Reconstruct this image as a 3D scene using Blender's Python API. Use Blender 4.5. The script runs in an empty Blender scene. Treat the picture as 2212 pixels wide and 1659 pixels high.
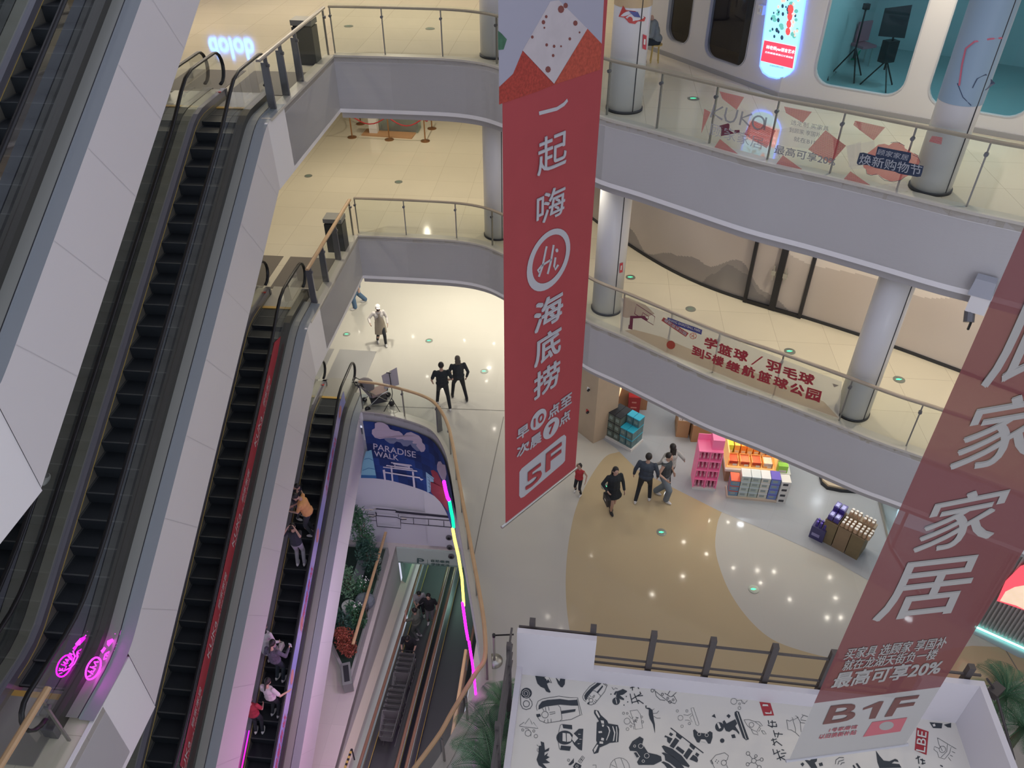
import bpy, math, random
from math import pi, sin, cos, tan, atan2, radians, hypot, sqrt, exp
from mathutils import Vector, Matrix
from mathutils.geometry import tessellate_polygon
random.seed(7)
SC = bpy.context.scene
COL = SC.collection
# ---------------- camera ----------------
F_PX, PITCH, CAMZ = 1690.0, math.atan(1690.0/2170.5), 15.6
cam = bpy.data.cameras.new('camera'); cam.sensor_width = 36; cam.lens = F_PX/2212*36
cam.clip_start = .05; cam.clip_end = 200
camo = bpy.data.objects.new('camera', cam); COL.objects.link(camo)
camo.location = (0, 0, CAMZ); camo.rotation_euler = (pi/2-PITCH, 0, 0)
SC.camera = camo
SC.view_settings.view_transform = 'Standard'; SC.view_settings.look = 'None'
SC.view_settings.gamma = 1; SC.view_settings.use_curve_mapping = False
SC.view_settings.exposure = 0.0
# ---------------- world: dim skylight through the glass roof ----------------
w = bpy.data.worlds.new('world'); SC.world = w; w.use_nodes = True
bg = w.node_tree.nodes['Background']
bg.inputs[0].default_value = (.62, .64, .78, 1); bg.inputs[1].default_value = 1.05
SC.cycles.max_bounces = 8; SC.cycles.transparent_max_bounces = 24
SC.cycles.diffuse_bounces = 4; SC.cycles.glossy_bounces = 4
SC.cycles.sample_clamp_indirect = 3.0; SC.cycles.sample_clamp_direct = 12.0
SC.cycles.caustics_reflective = False; SC.cycles.caustics_refractive = False

AZ = radians(5.5)
SA, CA = sin(AZ), cos(AZ)
def TS(t, s, z=0): return Vector((t*CA+s*SA, -t*SA+s*CA, z))   # escalator frame -> world
def toTS(p): return (p[0]*CA-p[1]*SA, p[0]*SA+p[1]*CA)
def ray(u, v):
    x, y = (u-1106)/F_PX, -(v-829.5)/F_PX
    return Vector((x, cos(PITCH)+y*sin(PITCH), -sin(PITCH)+y*cos(PITCH)))
def P(u, v, z):
    r = ray(u, v); k = (z-CAMZ)/r.z
    return Vector((r.x*k, r.y*k, z))
def wallhit(u, v, a, b):          # point on the vertical plane through a-b
    r = ray(u, v); nx, ny = -(b[1]-a[1]), b[0]-a[0]
    k = (nx*a[0]+ny*a[1])/(nx*r.x+ny*r.y)
    return Vector((r.x*k, r.y*k, CAMZ+r.z*k))
def curtainhit(u, v, pts):        # point on a vertical surface over a plan curve
    r = ray(u, v); best = None
    for a, b in zip(pts, pts[1:]):
        ca = r.x*a[1]-r.y*a[0]; cb = r.x*b[1]-r.y*b[0]
        if ca == cb: continue
        f = ca/(ca-cb)
        if -1e-6 <= f <= 1+1e-6:
            x, y = a[0]+f*(b[0]-a[0]), a[1]+f*(b[1]-a[1])
            k = (x*r.x+y*r.y)/(r.x*r.x+r.y*r.y)
            if k > 0 and (best is None or k < best[0]): best = (k, Vector((x, y, CAMZ+r.z*k)))
    return best[1] if best else wallhit(u, v, pts[-2], pts[-1])

def planter(o):  return o
# ---------------- materials ----------------
MATS = {}
def mat(name, col=(.8, .8, .8), rough=.5, metal=0, spec=.5, emit=None, es=1, alpha=1, noise=None, bump=0, coat=0):
    if name in MATS: return MATS[name]
    m = bpy.data.materials.new(name); m.use_nodes = True
    nt = m.node_tree; b = nt.nodes['Principled BSDF']
    b.inputs['Base Color'].default_value = (*col, 1); b.inputs['Roughness'].default_value = rough
    b.inputs['Metallic'].default_value = metal; b.inputs['Specular IOR Level'].default_value = spec
    b.inputs['Coat Weight'].default_value = coat
    if alpha < 1: b.inputs['Alpha'].default_value = alpha
    if emit: b.inputs['Emission Color'].default_value = (*emit, 1); b.inputs['Emission Strength'].default_value = es
    if noise or bump:
        sc_, amt = noise or (8, .0)
        tc = nt.nodes.new('ShaderNodeTexCoord'); n = nt.nodes.new('ShaderNodeTexNoise')
        n.inputs['Scale'].default_value = sc_; n.inputs['Detail'].default_value = 5
        nt.links.new(tc.outputs['Object'], n.inputs['Vector'])
        if amt:
            r = nt.nodes.new('ShaderNodeMapRange'); r.inputs[3].default_value = 1-amt; r.inputs[4].default_value = 1+amt
            mx = nt.nodes.new('ShaderNodeVectorMath'); mx.operation = 'SCALE'; mx.inputs[0].default_value = col
            nt.links.new(n.outputs['Fac'], r.inputs[0]); nt.links.new(r.outputs[0], mx.inputs['Scale'])
            nt.links.new(mx.outputs[0], b.inputs['Base Color'])
        if bump:
            bp = nt.nodes.new('ShaderNodeBump'); bp.inputs['Strength'].default_value = bump; bp.inputs['Distance'].default_value = .01
            nt.links.new(n.outputs['Fac'], bp.inputs['Height']); nt.links.new(bp.outputs[0], b.inputs['Normal'])
    MATS[name] = m; return m
def glass_mat(name, tint=(.93, .97, .95), refl=.07, milk=0, milkcol=(.8, .85, .85)):
    if name in MATS: return MATS[name]
    m = bpy.data.materials.new(name); m.use_nodes = True; nt = m.node_tree; nt.nodes.clear()
    out = nt.nodes.new('ShaderNodeOutputMaterial'); tr = nt.nodes.new('ShaderNodeBsdfTransparent')
    tr.inputs[0].default_value = (*tint, 1)
    gl = nt.nodes.new('ShaderNodeBsdfGlossy'); gl.inputs['Roughness'].default_value = .02
    fr = nt.nodes.new('ShaderNodeFresnel'); fr.inputs[0].default_value = 1.45
    ad = nt.nodes.new('ShaderNodeMath'); ad.operation = 'MULTIPLY_ADD'; ad.inputs[1].default_value = .3; ad.inputs[2].default_value = max(0, refl-.06)
    nt.links.new(fr.outputs[0], ad.inputs[0])
    mx = nt.nodes.new('ShaderNodeMixShader'); nt.links.new(ad.outputs[0], mx.inputs[0])
    nt.links.new(tr.outputs[0], mx.inputs[1]); nt.links.new(gl.outputs[0], mx.inputs[2])
    last = mx
    if milk:
        df = nt.nodes.new('ShaderNodeBsdfDiffuse'); df.inputs[0].default_value = (*milkcol, 1)
        m2 = nt.nodes.new('ShaderNodeMixShader'); m2.inputs[0].default_value = milk
        nt.links.new(mx.outputs[0], m2.inputs[1]); nt.links.new(df.outputs[0], m2.inputs[2]); last = m2
    nt.links.new(last.outputs[0], out.inputs[0]); MATS[name] = m; return m
def attr_mat(name, rough=.5, emit=0, alpha=False, spec=.3, trans=0):
    if name in MATS: return MATS[name]
    m = bpy.data.materials.new(name); m.use_nodes = True; nt = m.node_tree; b = nt.nodes['Principled BSDF']
    a = nt.nodes.new('ShaderNodeVertexColor'); a.layer_name = 'Col'
    nt.links.new(a.outputs[0], b.inputs['Base Color']); b.inputs['Roughness'].default_value = rough
    b.inputs['Specular IOR Level'].default_value = spec
    if emit: nt.links.new(a.outputs[0], b.inputs['Emission Color']); b.inputs['Emission Strength'].default_value = emit
    if alpha: nt.links.new(a.outputs[1], b.inputs['Alpha'])
    if trans: b.inputs['Alpha'].default_value = 1-trans
    MATS[name] = m; return m
def tile_mat(name, col, line, sx, sy, rough, rot=0, lw=.004, noise=.06, spec=.5):
    if name in MATS: return MATS[name]
    m = bpy.data.materials.new(name); m.use_nodes = True; nt = m.node_tree; b = nt.nodes['Principled BSDF']
    tc = nt.nodes.new('ShaderNodeTexCoord'); mp = nt.nodes.new('ShaderNodeMapping'); mp.inputs['Rotation'].default_value = (0, 0, rot)
    br = nt.nodes.new('ShaderNodeTexBrick'); br.offset = 0
    br.inputs['Scale'].default_value = 1; br.inputs['Mortar Size'].default_value = lw; br.inputs['Mortar Smooth'].default_value = .1
    br.inputs['Brick Width'].default_value = sx; br.inputs['Row Height'].default_value = sy
    c2 = tuple(x*(1-noise) for x in col)
    br.inputs['Color1'].default_value = (*col, 1); br.inputs['Color2'].default_value = (*c2, 1); br.inputs['Mortar'].default_value = (*line, 1)
    nz = nt.nodes.new('ShaderNodeTexNoise'); nz.inputs['Scale'].default_value = .6; nz.inputs['Detail'].default_value = 6
    rr = nt.nodes.new('ShaderNodeMapRange'); rr.inputs[3].default_value = 1-noise; rr.inputs[4].default_value = 1+noise
    vm = nt.nodes.new('ShaderNodeVectorMath'); vm.operation = 'SCALE'
    L = nt.links.new
    L(tc.outputs['Object'], mp.inputs[0]); L(mp.outputs[0], br.inputs[0]); L(tc.outputs['Object'], nz.inputs[0])
    L(nz.outputs[0], rr.inputs[0]); L(br.outputs['Color'], vm.inputs[0]); L(rr.outputs[0], vm.inputs['Scale'])
    L(vm.outputs[0], b.inputs['Base Color']); b.inputs['Roughness'].default_value = rough; b.inputs['Specular IOR Level'].default_value = spec
    MATS[name] = m; return m
WHITE = mat('white_cladding', (.72, .70, .70), .55)
WHITE2 = mat('white_paint', (.80, .79, .78), .6)
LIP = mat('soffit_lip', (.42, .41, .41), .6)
STEEL = mat('brushed_steel', (.55, .55, .52), .32, .9)
DSTEEL = mat('dark_steel', (.20, .20, .22), .35, .7)
BLACK = mat('black_rubber', (.012, .013, .015), .35)
DARK = mat('dark_metal', (.035, .037, .045), .5, .3)
WOOD = mat('ash_wood', (.56, .37, .20), .4, noise=(6, .12))
GWOOD = mat('greyed_wood', (.40, .33, .25), .4, noise=(6, .1))
GLASS = glass_mat('balustrade_glass')
GRID = {}

# ---------------- mesh builder ----------------
WM = {}
def world_inv(p):
    return WM[p].inverted() if p else Matrix()
class MB:
    def __init__(s, mats=None): s.v = []; s.f = []; s.mi = []; s.sm = []; s.c = []; s.mats = mats; s.X = Matrix(); s.m = 0; s.s = False; s.col = None
    def face(s, pts):
        n = len(s.v); s.v += [s.X @ Vector(p) for p in pts]; s.f.append(tuple(range(n, n+len(pts)))); s.mi.append(s.m); s.sm.append(s.s); s.c.append(s.col); return s
    def mesh(s, vs, fs):
        n = len(s.v); s.v += [s.X @ Vector(p) for p in vs]
        for f in fs: s.f.append(tuple(i+n for i in f)); s.mi.append(s.m); s.sm.append(s.s); s.c.append(s.col)
        return s
    def box(s, c, d, rz=0, tp=1):
        x, y, z = d[0]/2, d[1]/2, d[2]/2; R = Matrix.Rotation(rz, 4, 'Z')
        vs = [Vector(c)+R @ Vector((a*x*(tp if e > 0 else 1), b*y*(tp if e > 0 else 1), e*z)) for e in (-1, 1) for a, b in ((-1, -1), (1, -1), (1, 1), (-1, 1))]
        return s.mesh(vs, [(3, 2, 1, 0), (4, 5, 6, 7), (0, 1, 5, 4), (1, 2, 6, 5), (2, 3, 7, 6), (3, 0, 4, 7)])
    def prism(s, poly, z0, z1):
        n = len(poly); a = sum(poly[i][0]*poly[(i+1) % n][1]-poly[(i+1) % n][0]*poly[i][1] for i in range(n))
        if a < 0: poly = poly[::-1]
        vs = [(p[0], p[1], z0) for p in poly]+[(p[0], p[1], z1) for p in poly]
        t = tessellate_polygon([[Vector((p[0], p[1], 0)) for p in poly]])
        fs = []
        for q in t:
            a, b, c = poly[q[0]], poly[q[1]], poly[q[2]]
            if (b[0]-a[0])*(c[1]-a[1])-(b[1]-a[1])*(c[0]-a[0]) < 0: q = q[::-1]
            fs.append(tuple(i+n for i in q)); fs.append(tuple(q[::-1]))
        fs += [(i, (i+1) % n, (i+1) % n+n, i+n) for i in range(n)]
        return s.mesh(vs, fs)
    def tube(s, pts, r, n=8, caps=True, r2=None):
        pts = [Vector(p) for p in pts]; vs = []; fs = []; up = Vector((0, 0, 1)); prev = None
        for i, p in enumerate(pts):
            d = (pts[min(i+1, len(pts)-1)]-pts[max(i-1, 0)]).normalized()
            if prev is None:
                a = d.cross(up) if abs(d.z) < .95 else d.cross(Vector((1, 0, 0)))
            else: a = prev-d*prev.dot(d)
            a.normalize(); b = d.cross(a); prev = a
            rr = r[i] if isinstance(r, (list, tuple)) else r
            for k in range(n):
                an = 2*pi*k/n; vs.append(p+a*cos(an)*rr+b*sin(an)*(rr if r2 is None else r2))
        for i in range(len(pts)-1):
            for k in range(n): fs.append((i*n+k, i*n+(k+1) % n, (i+1)*n+(k+1) % n, (i+1)*n+k))
        if caps: fs.append(tuple(range(n))[::-1]); fs.append(tuple(range((len(pts)-1)*n, len(pts)*n)))
        return s.mesh(vs, fs)
    def lathe(s, prof, n=16, c=(0, 0, 0)):
        vs = [(c[0]+r*cos(2*pi*k/n), c[1]+r*sin(2*pi*k/n), c[2]+z) for r, z in prof for k in range(n)]
        fs = [(i*n+k, i*n+(k+1) % n, (i+1)*n+(k+1) % n, (i+1)*n+k) for i in range(len(prof)-1) for k in range(n)]
        if prof[0][0] > 1e-5: fs.append(tuple(range(n))[::-1])
        if prof[-1][0] > 1e-5: fs.append(tuple(range((len(prof)-1)*n, len(prof)*n)))
        return s.mesh(vs, fs)
    def ell(s, c, r, n=10, m=7, R=None):
        vs = []; fs = []
        for i in range(m+1):
            a = pi*i/m
            for k in range(n):
                q = Vector((r[0]*sin(a)*cos(2*pi*k/n), r[1]*sin(a)*sin(2*pi*k/n), -r[2]*cos(a)))
                if R is not None: q = R @ q
                vs.append(Vector(c)+q)
        fs = [(i*n+k, i*n+(k+1) % n, (i+1)*n+(k+1) % n, (i+1)*n+k) for i in range(m) for k in range(n)]
        return s.mesh(vs, fs)
    def sweep(s, path, prof, closed_prof=True):      # prof: list of (side, up); side = right of travel, horizontal
        path = [Vector(p) for p in path]; n = len(prof); vs = []; fs = []
        for i, p in enumerate(path):
            d = path[min(i+1, len(path)-1)]-path[max(i-1, 0)]; d.z = 0; d.normalize(); rt = Vector((d.y, -d.x, 0))
            if 0 < i < len(path)-1:
                d1 = (path[i]-path[i-1]); d1.z = 0; d1.normalize(); k = 1/max(.5, d1.dot(d))
            else: k = 1
            for a, b in prof: vs.append(p+rt*a*k+Vector((0, 0, b)))
        for i in range(len(path)-1):
            for k in range(n if closed_prof else n-1): fs.append((i*n+k, i*n+(k+1) % n, (i+1)*n+(k+1) % n, (i+1)*n+k))
        if closed_prof: fs.append(tuple(range(n))[::-1]); fs.append(tuple(range((len(path)-1)*n, len(path)*n)))
        return s.mesh(vs, fs)
    def build(s, name, material=None, parent=None, smooth=None, **tags):
        inv = world_inv(parent); me = bpy.data.meshes.new(name)
        org = Vector((0, 0, 0))
        if not parent and s.v and tags.pop('org', True):
            xs = [v.x for v in s.v]; ys = [v.y for v in s.v]; zs = [v.z for v in s.v]
            org = Vector(((min(xs)+max(xs))/2, (min(ys)+max(ys))/2, min(zs)))
        elif parent and len(s.v):
            pass
        tags.pop('org', None)
        me.from_pydata([tuple(inv @ v-org) for v in s.v], [], s.f)
        for m in (material if isinstance(material, (list, tuple)) else [material]): me.materials.append(m)
        me.polygons.foreach_set('material_index', s.mi)
        me.polygons.foreach_set('use_smooth', [bool(x) if smooth is None else smooth for x in s.sm])
        if any(c is not None for c in s.c):
            ca = me.color_attributes.new('Col', 'FLOAT_COLOR', 'CORNER'); buf = []
            for p, c in zip(me.polygons, s.c):
                c = c or (1, 1, 1)
                c = tuple(c)+(1,) if len(c) == 3 else tuple(c)
                buf += list(c)*p.loop_total
            ca.data.foreach_set('color', buf)
        me.update(); o = bpy.data.objects.new(name, me); COL.objects.link(o)
        o.location = org
        if parent: o.parent = parent
        WM[o] = (WM[parent] if parent else Matrix.Translation(org))
        if parent: WM[o] = WM[parent]
        return tag(o, **tags)
def tag(o, label=None, cat=None, group=None, kind=None):
    if label:
        o['label'] = label
        if len(label.split()) > 16: print('LONG', label)
    if cat: o['category'] = cat
    if group: o['group'] = group
    if kind: o['kind'] = kind
    return o
def thing(name, loc, rz=0, **tags):
    o = bpy.data.objects.new(name, None); COL.objects.link(o); o.empty_display_size = .2
    o.location = loc; o.rotation_euler = (0, 0, rz)
    WM[o] = Matrix.Translation(Vector(loc)) @ Matrix.Rotation(rz, 4, 'Z')
    return tag(o, **tags)
def S(mb, name, m, **k): return mb.build(name, m, kind='structure', **k)
def copy_tree(o, parent=None):
    c = o.copy(); COL.objects.link(c)
    if parent: c.parent = parent
    for ch in list(o.children): copy_tree(ch, c)
    return c
def cr(pts, n=6):                 # Catmull-Rom through 2D points
    pts = [Vector(p) for p in pts]; out = []
    for i in range(len(pts)-1):
        p0, p1, p2, p3 = pts[max(i-1, 0)], pts[i], pts[i+1], pts[min(i+2, len(pts)-1)]
        for k in range(n):
            t = k/n; out.append(.5*((2*p1)+(p2-p0)*t+(2*p0-5*p1+4*p2-p3)*t*t+(3*p1-p0-3*p2+p3)*t**3))
    out.append(pts[-1]); return out
def mat_text(s, material, extr=0): pass
GLY = {}
def glyphs(body, bold=0, shear=0):
    k = (body, bold, shear)
    if k in GLY: return GLY[k]
    c = bpy.data.curves.new('t', 'FONT'); c.body = body; c.offset = bold; c.shear = shear; c.resolution_u = 3; c.fill_mode = 'FRONT'
    o = bpy.data.objects.new('t', c); COL.objects.link(o)
    me = bpy.data.meshes.new_from_object(o.evaluated_get(bpy.context.evaluated_depsgraph_get()))
    vs = [v.co.copy() for v in me.vertices]; fs = [tuple(p.vertices) for p in me.polygons]
    bpy.data.objects.remove(o); bpy.data.curves.remove(c); bpy.data.meshes.remove(me)
    x0, x1 = min(v.x for v in vs), max(v.x for v in vs); y0, y1 = min(v.y for v in vs), max(v.y for v in vs)
    vs = [((v.x-x0)/(x1-x0), (v.y-y0)/(y1-y0)) for v in vs]
    GLY[k] = (vs, fs); return GLY[k]
def put_text(mb, body, BL, BR, TL, hit, bold=.0, off=.006):
    """glyphs of body laid onto a surface of the place; BL BR TL are its corners as seen in the photograph"""
    vs, fs = glyphs(body, 0); out = []
    if bold:
        n = len(body); m = len(vs); bs = [(bold*.45*x/n, bold*.45*y) for x, y in ((0, 0), (1, 1), (-1, 1), (1, -1), (-1, -1))]
        for i_, (dx, dy) in enumerate(bs): put_text(mb, body, (BL[0]+dx*(BR[0]-BL[0])+dy*(TL[0]-BL[0]), BL[1]+dx*(BR[1]-BL[1])+dy*(TL[1]-BL[1])), (BR[0]+dx*(BR[0]-BL[0])+dy*(TL[0]-BL[0]), BR[1]+dx*(BR[1]-BL[1])+dy*(TL[1]-BL[1])), (TL[0]+dx*(BR[0]-BL[0])+dy*(TL[0]-BL[0]), TL[1]+dx*(BR[1]-BL[1])+dy*(TL[1]-BL[1])), hit, 0, off+.0025*i_)
        return mb
    for a, b in vs:
        u = BL[0]+a*(BR[0]-BL[0])+b*(TL[0]-BL[0]); v = BL[1]+a*(BR[1]-BL[1])+b*(TL[1]-BL[1])
        p = hit(u, v); d = (Vector((0, 0, CAMZ))-p).normalized(); out.append(p+d*off)
    mb.mesh(out, fs); return mb
def band_clip(pts, a, b):
    for lim, sg in ((a, 1), (b, -1)):
        out = []
        for i, p in enumerate(pts):
            q = pts[i-1]; pi_, qi = sg*(p[0]-lim) >= 0, sg*(q[0]-lim) >= 0
            if pi_ != qi: f = (lim-q[0])/(p[0]-q[0]); out.append((lim, q[1]+f*(p[1]-q[1])))
            if pi_: out.append(p)
        pts = out
    return pts
def put_poly(mb, pts, hit, off=.004, band=0):
    if band:
        a, b = min(p[0] for p in pts), max(p[0] for p in pts); n = max(1, int((b-a)/band))
        for i in range(n):
            c = band_clip(pts, a+(b-a)*i/n, a+(b-a)*(i+1)/n)
            if len(c) > 2: put_poly(mb, c, hit, off)
        return mb
    q = []
    for u, v in pts:
        p = hit(u, v); q.append(p+(Vector((0, 0, CAMZ))-p).normalized()*off)
    t = tessellate_polygon([[Vector((u, v, 0)) for u, v in pts]])
    mb.mesh(q, [tuple(x) for x in t]); return mb
def put_line(mb, pts, wpx, hit, off=.004, closed=False):
    pts = list(pts)+([pts[0]] if closed else []); n = len(pts); L = []; R = []
    for i, (u, v) in enumerate(pts):
        a = pts[i-1] if i > 0 else (pts[-2] if closed else pts[0]); b = pts[i+1] if i < n-1 else (pts[1] if closed else pts[-1])
        dx, dy = b[0]-a[0], b[1]-a[1]; l = hypot(dx, dy) or 1; w_ = wpx/2
        L.append((u-dy/l*w_, v+dx/l*w_)); R.append((u+dy/l*w_, v-dx/l*w_))
    def h(q):
        p = hit(*q); return p+(Vector((0, 0, CAMZ))-p).normalized()*off
    L = [h(q) for q in L]; R = [h(q) for q in R]; vs = L+R
    mb.mesh(vs, [(i, i+1, i+1+n, i+n) for i in range(n-1)]); return mb
def ring(cx, cy, rx, ry=None, n=20, a0=0, a1=2*pi, rot=0):
    ry = ry or rx; out = []
    for k in range(n+1):
        a = a0+(a1-a0)*k/n; x, y = rx*cos(a), ry*sin(a)
        out.append((cx+x*cos(rot)-y*sin(rot), cy+x*sin(rot)+y*cos(rot)))
    return out
# ================= lights the halls have: ceiling downlights over each floor, plus an added front fill =================
def lamp(name, loc, size, energy, col, shape='DISK', rot=None, spread=None, sy=None):
    l = bpy.data.lights.new(name, 'AREA'); l.shape = shape; l.size = size; l.energy = energy; l.color = col
    if sy: l.size_y = sy
    if spread: l.spread = spread
    o = bpy.data.objects.new(name, l); COL.objects.link(o); o.location = loc
    if rot: o.rotation_euler = rot
    return o
WARM, NEUT, COOL = (1, .88, .69), (1, .92, .78), (.86, .93, 1)
for z, zc, col, en, spots in (
    ('L3', 13.62, WARM, 62, [(-9, 25), (-5, 24), (-1, 24), (-7, 29), (-3, 29), (2, 29), (3.6, 18.9), (6, 15.5), (9.3, 13.0), (-8, 19.5), (-12, 22)]),
    ('L2', 8.62, WARM, 44, [(-8, 24), (-4.5, 23), (-1, 23.5), (-6, 27.5), (-2, 27.5), (2, 26), (3.0, 18.2), (5.3, 15.8), (7.4, 14.3), (9.6, 12.4), (-8, 19), (-12, 22)]),
    ('L1', 3.58, NEUT, 66, [(-5, 24), (-2, 22.5), (-3.4, 25.5), (-.5, 25), (-.3, 21.3), (-6.5, 21.5), (-8.5, 26)])):
    for t_, s_ in spots:
        lamp('downlight', TS(t_, s_, zc), .16, en, col)
for x, y in ((5.2, 18.6), (7.4, 17.2), (9.6, 15.8), (4.2, 21), (7.2, 19.8), (10.2, 18.2), (11.4, 13.6)):
    lamp('shop_downlight', (x, y, 3.55), .2, 14, COOL)

lamp('fill_light', (2.5, -6.5, 9.5), 7, 620, (.90, .92, 1), 'RECTANGLE', rot=(radians(88), 0, 0), sy=5)  # soft fill added behind the camera to brighten balcony fronts, no real fixture
# ================= plan of the atrium =================
L1Z, L2Z, L3Z, B1Z, FH = 0.0, 5.0, 10.0, -6.3, 1.4
edge_ts = [(-6.45, 20.08), (-5.03, 20.09), (-3.62, 20.05), (-2.8, 19.85), (-2.2, 19.45), (-1.35, 18.65), (-.5, 17.4), (.2, 16.3), (1.2, 15.58),
           (2.15, 14.88), (3.2, 14.12), (4.25, 13.55), (5.3, 12.92), (6.2, 12.36), (6.95, 11.98), (9, 10.9), (12, 9.4)]
EDGE = [edge_ts[0]]+[(p.x, p.y) for p in cr(edge_ts[1:], 5)]
EDGEW = [TS(*p) for p in EDGE]
l1_px = [(773.8, 888.8), (820.8, 893.8), (871.5, 906), (914.9, 920.6), (941, 938), (962.8, 975.4), (974.9, 1023.6), (984.5, 1081.5), (996.6, 1153.8),
         (1013.4, 1250), (1033.7, 1370), (1040.8, 1430), (1040.8, 1484), (1024, 1512), (975.6, 1594), (938, 1659)]
l1w = [P(u, v, 0) for u, v in l1_px]+[Vector((-2.4, 6.4, 0)), Vector((-3.6, 5.2, 0)), Vector((-5.3, 4.2, 0))]
L1E = [Vector((p.x, p.y, 0)) for p in cr([(p.x, p.y) for p in l1w], 4)]
# ---- floors ----
F3 = tile_mat('floor_tile_warm', (.68, .63, .52), (.42, .37, .29), 1.2, 1.2, .06, AZ)
F2 = tile_mat('floor_tile_beige', (.71, .66, .53), (.45, .40, .30), 1.2, 1.2, .07, AZ)
F1 = tile_mat('floor_stone_pale', (.56, .545, .49), (.52, .505, .45), 2.4, 2.4, .06, AZ, .002, .03)
F0 = tile_mat('floor_lower', (.62, .57, .54), (.5, .46, .44), 1.2, 1.2, .35, AZ)
def slab(outer, hole, z0, z1, name, m, **k):
    mb = MB([m]); rings = [outer, hole] if hole else [outer]
    pts = [p for r in rings for p in r]
    t = tessellate_polygon([[Vector((p[0], p[1], 0)) for p in r] for r in rings])
    n = len(pts); vs = [(p[0], p[1], z1) for p in pts]+[(p[0], p[1], z0) for p in pts]; fs = []
    for q in t:
        a, b, c = (pts[i] for i in q)
        if (b[0]-a[0])*(c[1]-a[1])-(b[1]-a[1])*(c[0]-a[0]) < 0: q = q[::-1]
        fs.append(tuple(q)); fs.append(tuple(i+n for i in q[::-1]))
    o = 0
    for r in rings:
        l = len(r); fs += [(o+i, o+(i+1) % l, o+(i+1) % l+n, o+i+n) for i in range(l)]; o += l
    mb.mesh(vs, fs); return S(mb, name, m, **k)
OUT = [(-26, -8), (26, -8), (26, 42), (-26, 42)]
def hole(back=-5.9, esc=(5.45, 16.25)):
    h = [(-9.8, esc[0]), (-9.8, esc[1]), (-6.45, esc[1])]+EDGE+[(12, back), (-6.45, back), (-6.45, esc[0])]
    return [TS(*p) for p in h]
H23 = hole()
slab([TS(*p) for p in OUT], H23, L3Z-.12, L3Z, 'floor', F3)
slab([TS(*p) for p in OUT], H23, L2Z-.12, L2Z, 'floor', F2)
slab([TS(*p) for p in OUT], H23, L3Z-1.3, L3Z-.125, 'ceiling', WHITE2)
slab([TS(*p) for p in OUT], H23, L2Z-1.3, L2Z-.125, 'ceiling', WHITE2)
slab([TS(*p) for p in OUT], hole(), 13.7, 14.9, 'ceiling', WHITE2)
h1 = [TS(-9.8, 4.2), TS(-9.8, 18.8), TS(-6.5, 18.8), TS(-6.5, 18.12)]+[Vector(p) for p in L1E[1:]]
slab([TS(*p) for p in OUT], h1, -.12, 0, 'floor', F1)
slab([TS(*p) for p in OUT], h1, -1.2, -.125, 'ceiling', WHITE2)
# ---- fascias round the atrium opening ----
FASC = mat('fascia_white', (.88, .87, .87), .55)
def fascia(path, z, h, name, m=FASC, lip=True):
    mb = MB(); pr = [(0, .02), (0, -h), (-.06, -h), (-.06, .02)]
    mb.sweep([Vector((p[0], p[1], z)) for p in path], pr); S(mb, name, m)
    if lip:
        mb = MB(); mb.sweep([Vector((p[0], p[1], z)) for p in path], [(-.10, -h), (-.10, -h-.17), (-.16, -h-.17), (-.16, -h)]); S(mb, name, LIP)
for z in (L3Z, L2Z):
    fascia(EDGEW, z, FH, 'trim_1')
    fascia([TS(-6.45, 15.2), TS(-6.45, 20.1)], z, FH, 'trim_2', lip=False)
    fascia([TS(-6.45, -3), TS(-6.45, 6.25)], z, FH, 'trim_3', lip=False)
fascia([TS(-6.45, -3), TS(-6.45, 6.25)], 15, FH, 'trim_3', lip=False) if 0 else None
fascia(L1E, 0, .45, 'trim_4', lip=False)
# stone curb under every glass balustrade
CURB = mat('stone_curb', (.56, .53, .46), .35)
for pth, z in ((EDGEW, L3Z), ([TS(-6.45, 15.4), TS(-6.45, 20.08)], L3Z), (EDGEW, L2Z), ([TS(-6.45, 15.5), TS(-6.45, 20.08)], L2Z), (L1E, 0)):
    mb = MB(); mb.sweep([Vector((p[0], p[1], z)) for p in pth], [(.03, 0), (.03, .05), (-.22, .05), (-.22, 0)]); S(mb, 'trim_5', CURB)

# unseen sloped slab, assumed next escalator flight, added to shade the top left lanes
mb = MB()
for a, b in (((15.2, 18.6), (6.25, 13.6)),):
    q = [TS(-6.44, a[0], a[1]), TS(-9.75, a[0], a[1]), TS(-9.75, b[0], b[1]), TS(-6.44, b[0], b[1])]; u_ = Vector((0, 0, 1.5)); mb.mesh(q+[v+u_ for v in q], [(0, 1, 2, 3), (7, 6, 5, 4), (0, 4, 5, 1), (1, 5, 6, 2), (2, 6, 7, 3), (3, 7, 4, 0)])
S(mb, 'ceiling', WHITE)
# ---- columns ----
COLW = mat('column_white', (.70, .70, .70), .3, spec=.5)
def column(x, y, r, z0, z1, label):
    t = thing('column', (x, y, z0), 0, label=label, kind='structure')
    mb = MB(); mb.s = True; mb.lathe([(r, 0), (r, z1-z0)], 40, (x, y, z0)); mb.build('column_shaft', COLW, t, kind='structure')
    mb = MB(); mb.s = True; mb.lathe([(r+.02, .0), (r+.02, .05), (r, .05)], 40, (x, y, z0)); mb.build('column_base', DARK, t, kind='structure')
    mb = MB(); a = -1.2; mb.box((x+cos(a)*r, y+sin(a)*r, (z0+z1)/2), (.012, .02, z1-z0), a); mb.build('column_seam', DARK, t, kind='structure')
    return t
for z, zt in ((L3Z, 13.7), (L2Z, 8.7)):
    column(2.38, 16.72, .37, z, zt, 'white round column')
    column(7.17, 12.66, .33, z, zt, 'white round column')
    column(-.42, 20.72, .38, z, zt, 'white round column')

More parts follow.
